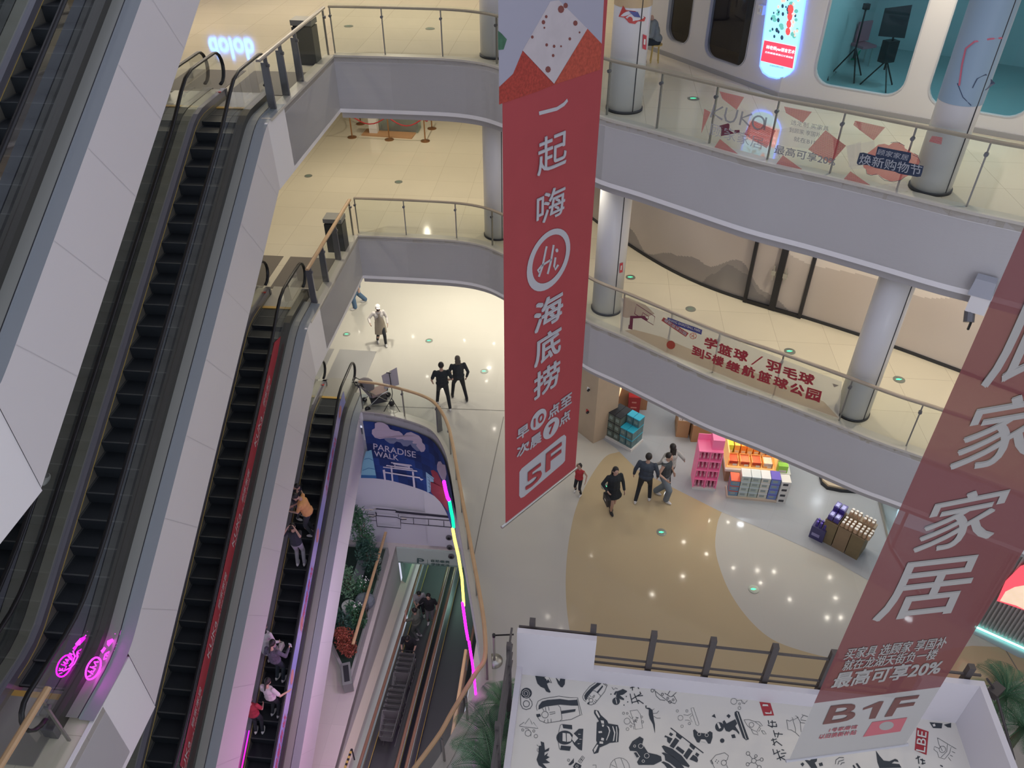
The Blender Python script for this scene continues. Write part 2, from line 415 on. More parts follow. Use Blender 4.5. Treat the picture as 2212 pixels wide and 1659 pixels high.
# ---- right-hand walls of the upper two levels ----
W3A, W3B, W3C, W3D = (2.9, 22.3), (5.86, 17.48), (7.62, 16.62), (11.2, 14.0)
def plane_map(a, b):
    a = Vector(a); b = Vector(b); l = (b-a).length; d = (b-a)/l
    nrm = Vector((d.y, -d.x)) if (Vector((d.y, -d.x))).dot(-a) > 0 else Vector((-d.y, d.x))
    def to(q): p = wallhit(q[0], q[1], a, b); return ((Vector((p.x, p.y))-a).dot(d), p.z)
    def fr(x, z, o=0): return Vector((a.x+d.x*x+nrm.x*o, a.y+d.y*x+nrm.y*o, z))
    return to, fr, l, d, nrm
def rrect(x0, x1, z0, z1, r, n=6):
    out = []
    for cx, cz, a in ((x1-r, z0+r, -pi/2), (x1-r, z1-r, 0), (x0+r, z1-r, pi/2), (x0+r, z0+r, pi)):
        for k in range(n+1): out.append((cx+r*cos(a+pi/2*k/n), cz+r*sin(a+pi/2*k/n)))
    return out
def wall_with_holes(a, b, z0, z1, holes, name, m, th=.16):
    to, fr, l, d, nrm = plane_map(a, b); mb = MB()
    outer = [(0, z0), (l, z0), (l, z1), (0, z1)]; pts = outer+[p for h in holes for p in h]
    t = tessellate_polygon([[Vector((p[0], p[1], 0)) for p in r] for r in [outer]+holes])
    n = len(pts); vs = [fr(x, z) for x, z in pts]+[fr(x, z, -th) for x, z in pts]; fs = [tuple(q) for q in t]+[tuple(i+n for i in q[::-1]) for q in t]
    o = 0
    for r in [outer]+holes:
        k = len(r); fs += [(o+i, o+(i+1) % k, o+(i+1) % k+n, o+i+n) for i in range(k)]; o += k
    mb.mesh(vs, fs); return S(mb, name, m)
WP = mat('wall_plaster', (.66, .65, .66), .6)
def win_rect(a, b, bl, br_, top_z, r=.3):
    to = plane_map(a, b)[0]; x0, z0 = to(bl); x1, z1 = to(br_); return rrect(min(x0, x1), max(x0, x1), min(z0, z1), top_z, r)
wA1 = win_rect(W3A, W3B, (1436, 84), (1486, 100), 12.75, .3)
wA2 = win_rect(W3A, W3B, (1518, 120), (1608, 142), 12.75, .3)
toA, frA, lA, dA, nA = plane_map(W3A, W3B); toB, frB, lB, dB, nB = plane_map(W3B, W3C); toC, frC, lC, dC, nC = plane_map(W3C, W3D)
# splitting the studio window over the two right-hand facets is avoided: facets B+C are one plane pair
x0 = toC((1765, 178))[0]; 
W3M = (6.35, 17.18)
toC, frC, lC, dC, nC = plane_map(W3M, W3D)
wC1 = win_rect(W3M, W3D, (1752, 180), (1948, 210), 12.9, .36)
wC2 = win_rect(W3M, W3D, (2000, 205), (2215, 262), 12.9, .36)
wall_with_holes(W3A, W3B, L3Z, 13.7, [wA1, wA2], 'wall_right', WP)
wall_with_holes(W3B, W3M, L3Z, 13.7, [], 'wall_right', WP)
wall_with_holes(W3M, W3D, L3Z, 13.7, [wC1, wC2], 'wall_right', WP)
TINT = glass_mat('tinted_window', (.50, .58, .66), .10)
TEAL = glass_mat('teal_window', (.42, .68, .76), .07)
for i, (fr, h, m) in enumerate(((frA, wA1, TINT), (frA, wA2, TINT), (frC, wC1, TEAL), (frC, wC2, TEAL))):
    mb = MB(); mb.face([fr(x, z, -.08) for x, z in h]); S(mb, 'window_%d' % (i+1), m)
    mb = MB(); c = [sum(p[k] for p in h)/len(h) for k in (0, 1)]
    ins = [(c[0]+(x-c[0])*.97, c[1]+(z-c[1])*.985) for x, z in h]; n = len(h)
    mb.mesh([fr(x, z, .01) for x, z in h]+[fr(x, z, .01) for x, z in ins]+[fr(x, z, -.1) for x, z in ins], [(i, (i+1) % n, (i+1) % n+n, i+n) for i in range(n)]+[(i+n, (i+1) % n+n, (i+1) % n+2*n, i+2*n) for i in range(n)])
    S(mb, 'window_frame', mat('window_trim', (.5, .52, .56), .4))
# rooms behind the windows
def room(a, b, depth, z0, z1, cols, name):
    to, fr, l, d, nrm = plane_map(a, b); q = [fr(0, z0, -.17), fr(l, z0, -.17), fr(l, z0, -depth), fr(0, z0, -depth)]
    up = Vector((0, 0, z1-z0))
    for nm, m, f in (('floor', cols[0], q[::-1]), ('wall_back', cols[1], [q[2], q[3], q[3]+up, q[2]+up]), ('wall_left', cols[1], [q[3], q[0], q[0]+up, q[3]+up]), ('wall_right', cols[1], [q[1], q[2], q[2]+up, q[1]+up])):
        mb = MB(); mb.face(f); S(mb, nm, m)
room(W3A, (W3B[0]-dA.x*1.5, W3B[1]-dA.y*1.5), 1.7, L3Z+.01, 13.6, (mat('dark_carpet', (.10, .08, .07), .8), mat('dark_panel', (.12, .11, .13), .6)), 'store')
room(W3M, W3D, 5.4, L3Z+.01, 13.6, (mat('studio_floor', (.42, .50, .50), .4), mat('studio_wall', (.62, .66, .66), .7)), 'studio')
mb = MB(); mb.sweep([Vector((*W3A, L3Z)), Vector((*W3B, L3Z)), Vector((*W3M, L3Z)), Vector((*W3D, L3Z))], [(.03, 0), (.03, .1), (-.02, .1), (-.02, 0)]); S(mb, 'baseboard_right', mat('base_grey', (.33, .33, .34), .5))
# second level: curved wall carrying a painted mountain mural, black-framed glass doors
l2wall = [(1.6, 23.5), (2.35, 21.9), (3.28, 20.17), (4.14, 18.83), (5.0, 17.85), (5.93, 17.10), (7.18, 16.30), (8.29, 15.52), (9.05, 14.93), (10.09, 14.05), (12, 12.4)]
L2W = [Vector((p.x, p.y)) for p in cr(l2wall, 4)]
arc = [0]
for a, b in zip(L2W, L2W[1:]): arc.append(arc[-1]+(b-a).length)
def l2at(s):
    for i in range(len(L2W)-1):
        if s <= arc[i+1] or i == len(L2W)-2: f = (s-arc[i])/(arc[i+1]-arc[i]); return L2W[i].lerp(L2W[i+1], f)
def l2arc(u, v):
    p = curtainhit(u, v, L2W); best = min(range(len(L2W)), key=lambda i: (L2W[i]-Vector((p.x, p.y))).length); return arc[best], p.z
def smooth(a, b, x): t = min(1, max(0, (x-a)/(b-a))); return t*t*(3-2*t)
def ridge(prof, s):
    for (a, h0), (b, h1) in zip(prof, prof[1:]):
        if a <= s <= b: t = (s-a)/(b-a); t = t*t*(3-2*t); return h0+(h1-h0)*t
    return -9
MUR = [([(0, 3.0), (2.2, 2.75), (4.6, 2.8), (5.9, 3.0), (7.6, 1.9), (9.2, 1.45), (10.6, 1.55), (11.6, 1.45), (13, 1.9), (16, 1.7)], (.50, .44, .40)),
       ([(0, 1.2), (2.3, 1.25), (3.1, 1.28), (3.9, .5), (4.6, .1), (5.6, .5), (6.3, .68), (6.7, .6), (7.5, 1.05), (8.3, .4), (9.4, -.1), (10, -.3)], (.33, .30, .29)),
       ([(6.4, -.2), (6.9, .45), (7.25, .85), (7.7, .75), (8.2, .3), (9.0, -.2)], (.25, .235, .235))]
def mural_col(s, z):
    c = Vector((.66, .60, .55))
    for prof, k in MUR:
        h = ridge(prof, s)
        if z < h: c = Vector(k).lerp(Vector((.60, .54, .50)), .75*smooth(0, 1.6, h-z))
    n = .5+.5*sin(s*1.7+z*3)
    return tuple(c*(.97+.04*n))
mb = MB(); NS, NZ = 560, 110; tot = arc[-1]
for i in range(NS):
    a, b = l2at(tot*i/NS), l2at(tot*(i+1)/NS)
    for j in range(NZ):
        z0, z1 = 3.7*j/NZ, 3.7*(j+1)/NZ; mb.col = mural_col(tot*(i+.5)/NS, (z0+z1)/2)
        mb.face([(a.x, a.y, L2Z+z0), (b.x, b.y, L2Z+z0), (b.x, b.y, L2Z+z1), (a.x, a.y, L2Z+z1)])
S(mb, 'wall_right', attr_mat('mural_paint', .5))
mb = MB(); mb.sweep([Vector((p.x, p.y, L2Z)) for p in L2W], [(.04, 0), (.04, .07), (-.02, .07), (-.02, 0)]); S(mb, 'baseboard_right', DARK)
def l2plane(u, v): return curtainhit(u, v, L2W)
fr_m = mat('black_frame', (.03, .03, .035), .4, .4)
doorpts = [curtainhit(u, v, L2W) for u, v in ((1607, 651), (1668, 668), (1731, 684))]
for i, (a, b) in enumerate(zip(doorpts, doorpts[1:])):
    t = thing('door_%d' % (i+1), (a.x, a.y, L2Z), 0, kind='structure')
    d = Vector((b.x-a.x, b.y-a.y, 0)); l = d.length; d.normalize(); n = Vector((d.y, -d.x, 0)); n = n if n.dot(Vector((a.x, a.y, 0))) < 0 else -n; rz = atan2(d.y, d.x)
    m2 = MB()
    for q in (0, 1): m2.box(Vector((a.x, a.y, L2Z+1.8))+d*(l*q+(.035 if q == 0 else -.035))+n*.07, (.085, .07, 3.6), rz)
    for zz in (.05, 3.55): m2.box(Vector((a.x, a.y, L2Z+zz))+d*l/2+n*.07, (l, .06, .09), rz)
    m2.build('door_frame', fr_m, t, kind='structure')
    m2 = MB(); c = Vector((a.x, a.y, L2Z+1.05))+d*(l-.14 if i == 0 else .14)+n*.13; m2.tube([c-Vector((0, 0, .2)), c+Vector((0, 0, .2))], .016); m2.box(c, (.1, .06, .12), rz); m2.build('door_handle', STEEL, t, kind='structure')
# ---- far back and side walls so that the halls close ----
for z0, z1, m in ((L3Z, 13.7, mat('far_wall_warm', (.62, .55, .45), .6)), (L2Z, 8.7, mat('far_wall_beige', (.62, .57, .48), .6)), (0, 3.8, mat('far_wall_stone', (.64, .62, .56), .6))):
    mb = MB(); mb.box(TS(0, 36, (z0+z1)/2), (52, .3, z1-z0), -AZ); S(mb, 'wall_back', m)
    mb = MB(); mb.box(TS(-24, 16, (z0+z1)/2), (.3, 40, z1-z0), -AZ); S(mb, 'wall_left', m)
    mb = MB(); mb.box(TS(22, 16, (z0+z1)/2), (.3, 40, z1-z0), -AZ); S(mb, 'wall_right', m)

# ceiling downlights whose glints show in the polished ground floor
def in_hole(x, y):
    t_, s_ = toTS((x, y)); pl = [(-6.45, -5.9)]+EDGE+[(12, -5.9)]; c = False
    for i in range(len(pl)):
        a, b = pl[i-1], pl[i]
        if (a[1] > s_) != (b[1] > s_) and t_ < (b[0]-a[0])*(s_-a[1])/(b[1]-a[1])+a[0]: c = not c
    return c
for u, v in ((1475, 1245), (1408, 1285), (1276, 1202), (1183, 1332), (1197, 1345), (1211, 1360), (1570, 1380), (1718, 1466), (1530, 1125), (1573, 1128), (1477, 1171), (1526, 1197), (1584, 1227), (1636, 1232), (1672, 1235), (1706, 1295), (1793, 1247), (1805, 1292), (1787, 1334), (1816, 1334), (1643, 1259), (1068, 1296), (1068, 926), (778, 717), (892, 727), (1003, 735), (1067, 742), (923, 813), (1051, 823)):
    q = P(u, v, 0)
    for zc in (3.56, 8.56, 13.56):
        k = 1+zc/CAMZ
        if not in_hole(q.x*k, q.y*k) or zc > 13: lamp('downlight', (q.x*k, q.y*k, zc), .10, 7, NEUT); break
# ================= escalators =================
STEPM = mat('step_dark', (.022, .028, .034), .5, .3, noise=(30, .15)); NOSE = mat('step_nosing', (.10, .11, .11), .5, .3)
STAINL = mat('stainless_deck', (.12, .12, .11), .3, .7); DECKV = mat('violet_steel', (.24, .235, .27), .35, .55)
YEL = mat('yellow_line', (.55, .40, .10), .5); SKIRTG = mat('skirt_panel', (.25, .24, .20), .4, .5)
ESTRIM = mat('cladding_top', (.30, .33, .35), .4); COMBM = mat('comb_plate', (.40, .39, .36), .4, .5)
SLP = (L3Z-L2Z)/(15.2-6.25)
def esc_path(s, s1=15.2, s0=6.25, rise=5.0, soft=.35):      # height of the step line below the top landing
    d = (s1-s)
    if s >= s1+soft: return 0.0
    if s <= s0-soft: return -rise
    g = rise/(s1-s0)
    if s > s1-soft: x = (s1+soft-s); return -g*x*x/(4*soft)
    if s < s0+soft: x = (s-(s0-soft)); return -rise+g*x*x/(4*soft)
    return -g*(s1-s)
def rng(a, b, st):
    n = max(1, int(round(abs(b-a)/st))); return [a+(b-a)*i/n for i in range(n+1)]
def strip(mb, t0, t1, ss, zf):                 # ribbon across t, running along s
    for a, b in zip(ss, ss[1:]): mb.face([TS(t0, a, zf(a)), TS(t1, a, zf(a)), TS(t1, b, zf(b)), TS(t0, b, zf(b))])
def vstrip(mb, t, ss, za, zb):
    for a, b in zip(ss, ss[1:]): mb.face([TS(t, a, za(a)), TS(t, a, zb(a)), TS(t, b, zb(b)), TS(t, b, za(b))])
def lane(zt, tL, tR, label, ds=0, rise=5.0, bot=6.25, advert=None, led=False, group='escalators between the mall floors'):
    top = 15.2+ds; bs = top-(rise/SLP); e0, e1 = bs-1.55, top+1.75
    pf = lambda s: zt+esc_path(s, top, bs, rise)
    t = thing('escalator', TS((tL+tR)/2, bs-.7, zt-rise), -AZ, label=label, cat='escalator', group=group)
    comb_t, comb_b = top+.85, bs-.7
    # steps
    proto = None; s = comb_t-.2; k = 0
    n = int((comb_t-comb_b)/.38)
    for i in range(n):
        c = comb_t-.2-i*.385
        z = pf(c); zl = pf(c-.385)
        m = MB(); m.mats = 2
        h = max(.02, z-zl)
        a, b = TS(tL, c-.19, z), TS(tR, c-.19, z)
        m.m = 0; m.face([TS(tL, c-.19, z), TS(tR, c-.19, z), TS(tR, c+.21, z), TS(tL, c+.21, z)])
        m.face([TS(tL, c-.19, z-h-.02), TS(tR, c-.19, z-h-.02), TS(tR, c-.19, z), TS(tL, c-.19, z)])
        m.m = 1; m.face([TS(tL+.03, c-.195, z+.002), TS(tR-.03, c-.195, z+.002), TS(tR-.03, c-.165, z+.002), TS(tL+.03, c-.165, z+.002)])
        m.face([TS(tL+.01, c-.19, z+.002), TS(tL+.035, c-.19, z+.002), TS(tL+.035, c+.21, z+.002), TS(tL+.01, c+.21, z+.002)])
        m.build('step', [STEPM, NOSE], t)
    # comb plates and yellow bars
    for cz, sg, zz in ((comb_t, 1, zt), (comb_b, -1, zt-rise)):
        m = MB(); m.box(TS((tL+tR)/2, cz+sg*.03, zz+.012), (tR-tL, .09, .02), -AZ); m.build('comb_edge', mat('comb_yellow', (.62, .40, .10), .45), t)
        m = MB(); m.box(TS((tL+tR)/2, cz+sg*.55, zz+.012), (tR-tL+.1, .95, .02), -AZ)
        m.build('landing_plate', COMBM, t)
    ss = rng(e0+.25, e1-.25, .25)
    inc = sorted(set([s for s in ss]))
    for sg, te in ((-1, tL), (1, tR)):
        g = te+sg*.06                    # glass line
        # skirting (vertical beside steps), yellow brush line, inner deck
        m = MB(); vstrip(m, te, inc, lambda s: pf(s)-.12, lambda s: pf(s)+.10); m.build('skirt', SKIRTG, t)
        m = MB(); strip(m, te-.012, te+.012, [s for s in inc if comb_b-.1 < s < comb_t+.1], lambda s: pf(s)+.105); m.build('skirt_line', YEL, t)
        m = MB(); strip(m, te, g, inc, lambda s: pf(s)+.10+.12); vstrip(m, te, inc, lambda s: pf(s)+.10, lambda s: pf(s)+.22); m.build('inner_deck', DECKV if sg < 0 else STAINL, t)
        # handrail
        hp = []; zt_, zb_ = zt+.97, zt-rise+.97
        for k in range(9): a = -pi/2+pi*k/8; hp.append(TS(g, e1-.33+.30*cos(a), zt+.65+.32*sin(a)))
        def hz(s):
            return pf(s)+.97-.15*smooth(top+.3, top-1.2, s)*smooth(bs-.3, bs+1.2, s)
        hs = rng(e1-.6, e0+.6, .3); hp += [TS(g, s, hz(s)) for s in hs]
        for k in range(9): a = pi/2+pi*k/8; hp.append(TS(g, e0+.33+.30*cos(a), zt-rise+.65+.32*sin(a)))
        m = MB(); m.s = True; m.tube(hp, .042, 8, True, .026); m.build('handrail', BLACK, t)
        # glass
        m = MB()
        def gz(s):
            zz = hz(s)-.03
            if s > e1-.33: zz = zt+.65+.30*sqrt(max(0, 1-((s-(e1-.33))/.3)**2))
            if s < e0+.33: zz = zt-rise+.65+.30*sqrt(max(0, 1-((s-(e0+.33))/.3)**2))
            return zz
        vstrip(m, g, rng(e0+.04, e1-.04, .12), lambda s: pf(s)+.23, gz); m.build('glass_panel', GLASS, t)
        # outer deck
        od = g+sg*(.10 if sg > 0 else .04)
        m = MB(); strip(m, g, od, inc, lambda s: pf(s)+.22); vstrip(m, od, inc, lambda s: pf(s)-.05, lambda s: pf(s)+.22); m.build('outer_deck', STAINL if sg > 0 else DECKV, t)
        # newel end caps
        for ee, zz in ((e1-.27, zt), (e0+.27, zt-rise)):
            m = MB(); m.box(TS((te+od)/2, ee, zz+.11), (abs(od-te)+.03, .08, .22), -AZ); m.build('end_cap', DSTEEL, t)
            if sg < 0 and ee > 10:
                m = MB(); m.lathe([(.035, 0), (.035, .012)], 10, TS((te+g)/2, ee-.25, zz+.222)); m.build('stop_button', mat('button_red', (.6, .05, .04), .4), t)
    return t, pf, top, bs
T2L, T2R, T1R = -7.86, -7.0, -8.33
T1L = T1R-.86
def pair(zt, names, ds=0, rise=5.0, one=False):
    t2 = lane(zt, T2L, T2R, names[0], ds, rise)
    t1 = lane(zt, T1L, T1R, names[1], ds, rise)
    t, pf, top, bs = t2
    # centre deck between the lanes
    m = MB(); strip(m, T1R+.165, T2L-.105, rng(bs-1.2, top+1.45, .25), lambda s: pf(s)+.21); m.build('center_deck', mat('center_deck_steel', (.34, .33, .27), .38, .45), t)
    # wide outer cladding: metal top trim + white side face
    inc = rng(bs-1.05, top+1.1, .15)
    m = MB(); strip(m, T2R+.15, -6.66, inc, lambda s: pf(s)+.10); S(m, 'trim_6', mat('inner_trim', (.30, .31, .28), .4))
    m = MB(); strip(m, -6.66, -6.645, inc, lambda s: pf(s)+.102); S(m, 'trim_6', DARK)
    m = MB(); strip(m, -6.645, -6.44, inc, lambda s: pf(s)+.055); vstrip(m, -6.645, inc, lambda s: pf(s)+.055, lambda s: pf(s)+.10); S(m, 'trim_6', ESTRIM)
    inc = rng(bs, top, .2)
    m = MB(); vstrip(m, -6.44, inc, lambda s: pf(s)+.055, lambda s: zt-FH-SLP*(top-s)+.055+.05*0)
    m.face([TS(-6.44, top, zt-FH+.055), TS(-9.75, top, zt-FH+.055), TS(-9.75, bs, zt-rise-FH+.055), TS(-6.44, bs, zt-rise-FH+.055)])
    S(m, 'trim_6', WHITE)
    # seams across the white cladding
    m = MB()
    for s in rng(bs+.6, top-.9, 1.25):
        z = pf(s); m.face([TS(-6.435, s, z+.05), TS(-6.435, s+.008, z+.05), TS(-6.435, s+.008+.7, z-FH+.06+.7*SLP), TS(-6.435, s+.7, z-FH+.06+.7*SLP)])
    S(m, 'trim_6', mat('seam_grey', (.55, .54, .55), .6))
    return t2
D_ = pair(15.0, ('dim escalator at the left edge, nearest the camera, beside the widest white side panel', 'dark outermost escalator cut by the top left corner'))
A_ = pair(L3Z, ('dark escalator with clear glass sides landing on the third floor', 'escalator half hidden behind the widest white panel, a pale figure riding it'))
B_ = pair(L2Z, ('escalator with a red advertising strip along its right glass', 'escalator mostly hidden behind the pinkish white panel, left of the red-striped one'))
C_ = pair(L1Z, ('busy escalator going down from the ground floor with a lilac advertising strip', 'escalator behind the ground floor newel, left of the busy one'), ds=2.6, rise=6.3)
# landing mats
MATM = mat('landing_mat', (.17, .15, .13), .6, noise=(60, .15))
for z, ds, nm in ((L3Z, 0, 'dark landing floor panel at the top of the third-floor escalators'), (L2Z, 0, 'brown-grey landing floor panel at the top of the second-floor escalators'), (L1Z, 2.6, 'grey metal landing floor panel beside the pushchair')):
    for a, b in ((-9.6, -8.2), (-8.0, -6.72)):
        mb = MB(); mb.box(TS((a+b)/2, 17.85+ds, z+.006), (b-a, 1.7, .012), -AZ); S(mb, 'floor', MATM if z > 0 else mat('landing_metal', (.42, .42, .42), .35, .5))
# ================= glass balustrades =================
def inset_p(path, o):
    out = []
    for i, p in enumerate(path):
        d = (path[min(i+1, len(path)-1)]-path[max(i-1, 0)]).normalized(); out.append(Vector((p.x-d.y*o, p.y+d.x*o)))
    return out
def railing(label, path, z, posts, wood, hr=1.12, wide=(), fat=.02, group=None, inset=.09, gin=None, gt=-.06):
    path = [Vector((p[0], p[1])) for p in path]
    off = []
    for i, p in enumerate(path):
        d = (path[min(i+1, len(path)-1)]-path[max(i-1, 0)]).normalized(); off.append(Vector((p.x-d.y*inset, p.y+d.x*inset)))
    gl = off if gin is None else inset_p(path, gin)
    A = [0]
    for a, b in zip(off, off[1:]): A.append(A[-1]+(b-a).length)
    def at(s, off=off):
        for i in range(len(off)-1):
            if s <= A[i+1] or i == len(off)-2: f = (s-A[i])/(A[i+1]-A[i]); return off[i].lerp(off[i+1], f), (off[i+1]-off[i]).normalized()
    t = thing('glass_railing', (off[0].x, off[0].y, z+.05), 0, label=label, cat='railing')
    mb = MB(); pr = [(.045, 0), (.045, .035), (.02, .05), (-.02, .05), (-.045, .035), (-.045, 0)]
    mb.sweep([Vector((p.x, p.y, z+hr)) for p in off], pr); mb.build('handrail', wood, t)
    ps = []
    for q in posts:
        if isinstance(q, (int, float)): ps.append(q); continue
        v = Vector((q[0], q[1])); best = min(((off[i]-v).length, A[i]+(v-off[i]).dot((off[min(i+1, len(off)-1)]-off[max(i-1, 0)]).normalized())) for i in range(len(off))); ps.append(best[1])
    ps = sorted(min(max(p, 0), A[-1]) for p in ps)
    for k, s in enumerate(ps):
        p, d = at(s); rz = atan2(d.y, d.x); n = Vector((-d.y, d.x)); wd = k in wide
        mb = MB()
        if wd:
            q = p+n*.06; mb.box((q.x, q.y, z+.05+.47), (.06, .16, .94), rz, .9); mb.box((q.x-n.x*.03, q.y-n.y*.03, z+1.05), (.05, .07, .16), rz)
        else: mb.box((p.x+n.x*.02, p.y+n.y*.02, z+.05+.53), (.026, .045, 1.06), rz)
        po = mb.build('post', DSTEEL if wd else mat('post_steel', (.32, .31, .29), .35, .7), t)
        mb = MB(); c = Vector((p.x, p.y, z+.93)); mb.tube([c-Vector((n.x, n.y, 0))*.035, c+Vector((n.x, n.y, 0))*.03], .035, 10); mb.build('glass_clamp', DSTEEL, po)
    cuts = ([0] if ps[0] > .3 else [])+ps+([A[-1]] if A[-1]-ps[-1] > .3 else [])
    for a, b in zip(cuts, cuts[1:]):
        mb = MB(); st = rng(a+.012, b-.012, .22)
        for x, y in zip(st, st[1:]):
            p, q = at(x, gl)[0], at(y, gl)[0]; mb.face([(p.x, p.y, z+.05), (q.x, q.y, z+.05), (q.x, q.y, z+hr+gt), (p.x, p.y, z+hr+gt)])
        mb.build('glass_pane', GLASS, t)
    return t
def pz(z): return lambda u, v: P(u, v, z)
pp3 = [P(u, v, L3Z) for u, v in ((722, 122), (832.7, 122), (956.5, 126.5), (1068.5, 144), (1303, 256), (1408.8, 287), (1519.7, 321), (1645.8, 357.6), (1782.8, 388.4), (1928.6, 422), (2080.8, 460), (2230, 494))]
pp2 = [P(u, v, L2Z) for u, v in ((771, 514), (874.7, 518), (981.8, 526), (1052, 540), (1337, 722), (1436, 766.5), (1539, 807.7), (1669, 858), (1809, 915), (1955.8, 967))]
railing('third-floor glass railing with greyed wood handrail sweeping around the atrium', EDGEW, L3Z, pp3, GWOOD, inset=.12, gin=.035, gt=.12)
railing('second-floor glass railing with a light wood handrail, basketball advert on its right half', EDGEW, L2Z, pp2, GWOOD, inset=.12, gin=.035, gt=.05)
side = [TS(-6.45, 15.55), TS(-6.45, 20.08)]
railing('short third-floor glass railing with wide dark posts beside the escalator landing', side, L3Z, [.45, 1.35, 2.35, 4.5], mat('steel_handrail', (.45, .43, .40), .35, .6), wide=(0, 1, 2))
railing('short second-floor glass railing with bright wood handrail beside the escalator landing', [TS(-6.45, 16.1), TS(-6.45, 20.08)], L2Z, [.25, 1.3, 2.5, 3.95], WOOD, wide=(0, 1, 2))
pp1 = [P(u, v, 0) for u, v in ((779, 889), (871.5, 905), (941, 938), (966, 985), (977, 1040), (990, 1110), (1003, 1190), (1020, 1290), (1036, 1385), (1040.8, 1470), (1000, 1552), (950, 1640))]
railing('ground-floor glass railing with pale wood handrail curving round the basement opening', L1E[1:], 0, pp1, WOOD, wide=(2,), hr=1.1)
railing('wood handrail and glass at the bottom left corner by the escalator foot', [TS(-6.52, 2.5), TS(-6.52, 5.05)], L2Z, [.3, 1.4, 2.4], WOOD)
# ================= basement hall seen through the ground-floor opening =================
PITL, PITR, SW = -5.95, -2.55, 18.15
mb_out = [TS(-14, 2), TS(6, 2), TS(6, SW+.2), TS(-14, SW+.2)]
slab(mb_out, [TS(PITL, 6.3), TS(PITL, SW), TS(PITR, SW), TS(PITR, 6.3)], B1Z-.3, B1Z, 'floor', F0)
BW = mat('basement_wall', (.60, .60, .68), .6)
mb = MB(); mb.box(TS(-5, SW+.28, B1Z+2.6), (18, .3, 5.2), -AZ); S(mb, 'wall_back', BW)
mb = MB(); mb.box(TS(-4.25, SW+.03, B1Z+2.75), (.95, .22, 5.0), -AZ); S(mb, 'wall_back', BW)       # pilaster
mb = MB(); mb.box(TS(1.8, 10, B1Z+2.6), (.2, 17, 5.2), -AZ); S(mb, 'wall_right', BW)
# pit walls
mb = MB(); mb.box(TS(PITL-.05, 12.2, B1Z-2.2), (.1, 12, 4.4-.01), -AZ); S(mb, 'wall_left', mat('pit_wall', (.62, .61, .58), .6))
mb = MB(); mb.box(TS(PITR+.05, 12.2, B1Z-2.2), (.1, 12, 4.4-.01), -AZ); S(mb, 'wall_right', mat('pit_wall'))
PZ = lambda s: B1Z-.2126*(s-4.0)
# sloping concrete haunch inside the pit wall
mb = MB()
for a, b in zip(rng(6.5, 22, 1)[:-1], rng(6.5, 22, 1)[1:]):
    mb.face([TS(PITL, a, PZ(a)+.95), TS(PITL+.22, a, PZ(a)+.75), TS(PITL+.22, b, PZ(b)+.75), TS(PITL, b, PZ(b)+.95)])
    mb.face([TS(PITL+.22, a, PZ(a)+.75), TS(PITL+.22, a, PZ(a)-.3), TS(PITL+.22, b, PZ(b)-.3), TS(PITL+.22, b, PZ(b)+.75)])
S(mb, 'trim_7', mat('cream_haunch', (.72, .66, .54), .5))
# sign fascia over the moving walks
t = thing('parking_sign', TS(-4.2, SW, B1Z-.8), -AZ, label='pale green hanging sign with a large P above the moving walk', cat='sign')
mb = MB(); mb.box(TS(-4.2, SW-.03, B1Z-.40), (3.45, .06, .74), -AZ); mb.build('sign_board', mat('sign_pale', (.50, .60, .55), .5), t)
wa, wb = TS(-8, SW-.07), TS(0, SW-.07); SH = lambda u, v: wallhit(u, v, wa, wb)
DG = mat('sign_ink', (.06, .13, .12), .5)
mb = MB(); put_text(mb, 'P', (901, 1216), (916, 1218), (901, 1206), SH, .04); mb.build('sign_letter', DG, t)
mb = MB(); put_line(mb, [(923.5, 1209), (924, 1220)], .6, SH); put_line(mb, [(922.6, 1218), (924, 1221), (926, 1219)], .6, SH); mb.build('sign_arrow', DG, t)
mb = MB(); put_text(mb, '自助缴费', (931, 1214), (971, 1217.5), (931, 1208.5), SH, .03); put_text(mb, '便捷离场', (931, 1221.5), (971, 1225), (931, 1216), SH, .03); mb.build('sign_text', DG, t)
# ---- moving walks ----
BELT = mat('walk_belt', (.10, .105, .11), .5, .3); RAILB = mat('brown_handrail', (.30, .17, .11), .3); GRN = mat('green_panel', (.25, .45, .36), .4)
def walk(t0, t1, label):
    t = thing('moving_walkway', TS((t0+t1)/2, 6, PZ(6)), -AZ, label=label, cat='moving walkway', group='inclined moving walks under the basement opening')
    ss = rng(5.0, 24, .8)
    mb = MB(); strip(mb, t0, t1, ss, PZ); mb.build('belt', BELT, t)
    for te, sg in ((t0, -1), (t1, 1)):
        g = te+sg*.08
        mb = MB(); mb.s = True; mb.tube([TS(g, s, PZ(s)+.92) for s in ss], .05, 8, True, .03); mb.build('handrail', RAILB, t)
        mb = MB(); vstrip(mb, g, ss, lambda s: PZ(s)+.12, lambda s: PZ(s)+.90); mb.build('glass_panel', GLASS, t)
        mb = MB(); strip(mb, te, g+sg*.10, ss, lambda s: PZ(s)+.13); vstrip(mb, te, ss, lambda s: PZ(s)-.02, lambda s: PZ(s)+.13); mb.build('deck', DARK if sg > 0 else DSTEEL, t)
        mb = MB(); strip(mb, te-.012, te+.012, ss, lambda s: PZ(s)+.135); mb.build('edge_line', YEL, t)
    return t
walk(-5.32, -4.42, 'inclined moving walk carrying shoppers and nested trolleys')
walk(-3.98, -2.98, 'empty inclined moving walk with a dark belt, right of the trolleys')
mb = MB(); mb.box(TS(-4.3, 21.5, B1Z-.95), (4.2, 6.5, .2), -AZ); S(mb, 'ceiling', mat('green_soffit', (.35, .5, .43), .5))
mb = MB(); mb.box(TS(PITL+.1, 21.5, B1Z-3), (.1, 6.5, 4.2), -AZ); S(mb, 'wall_left', GRN)
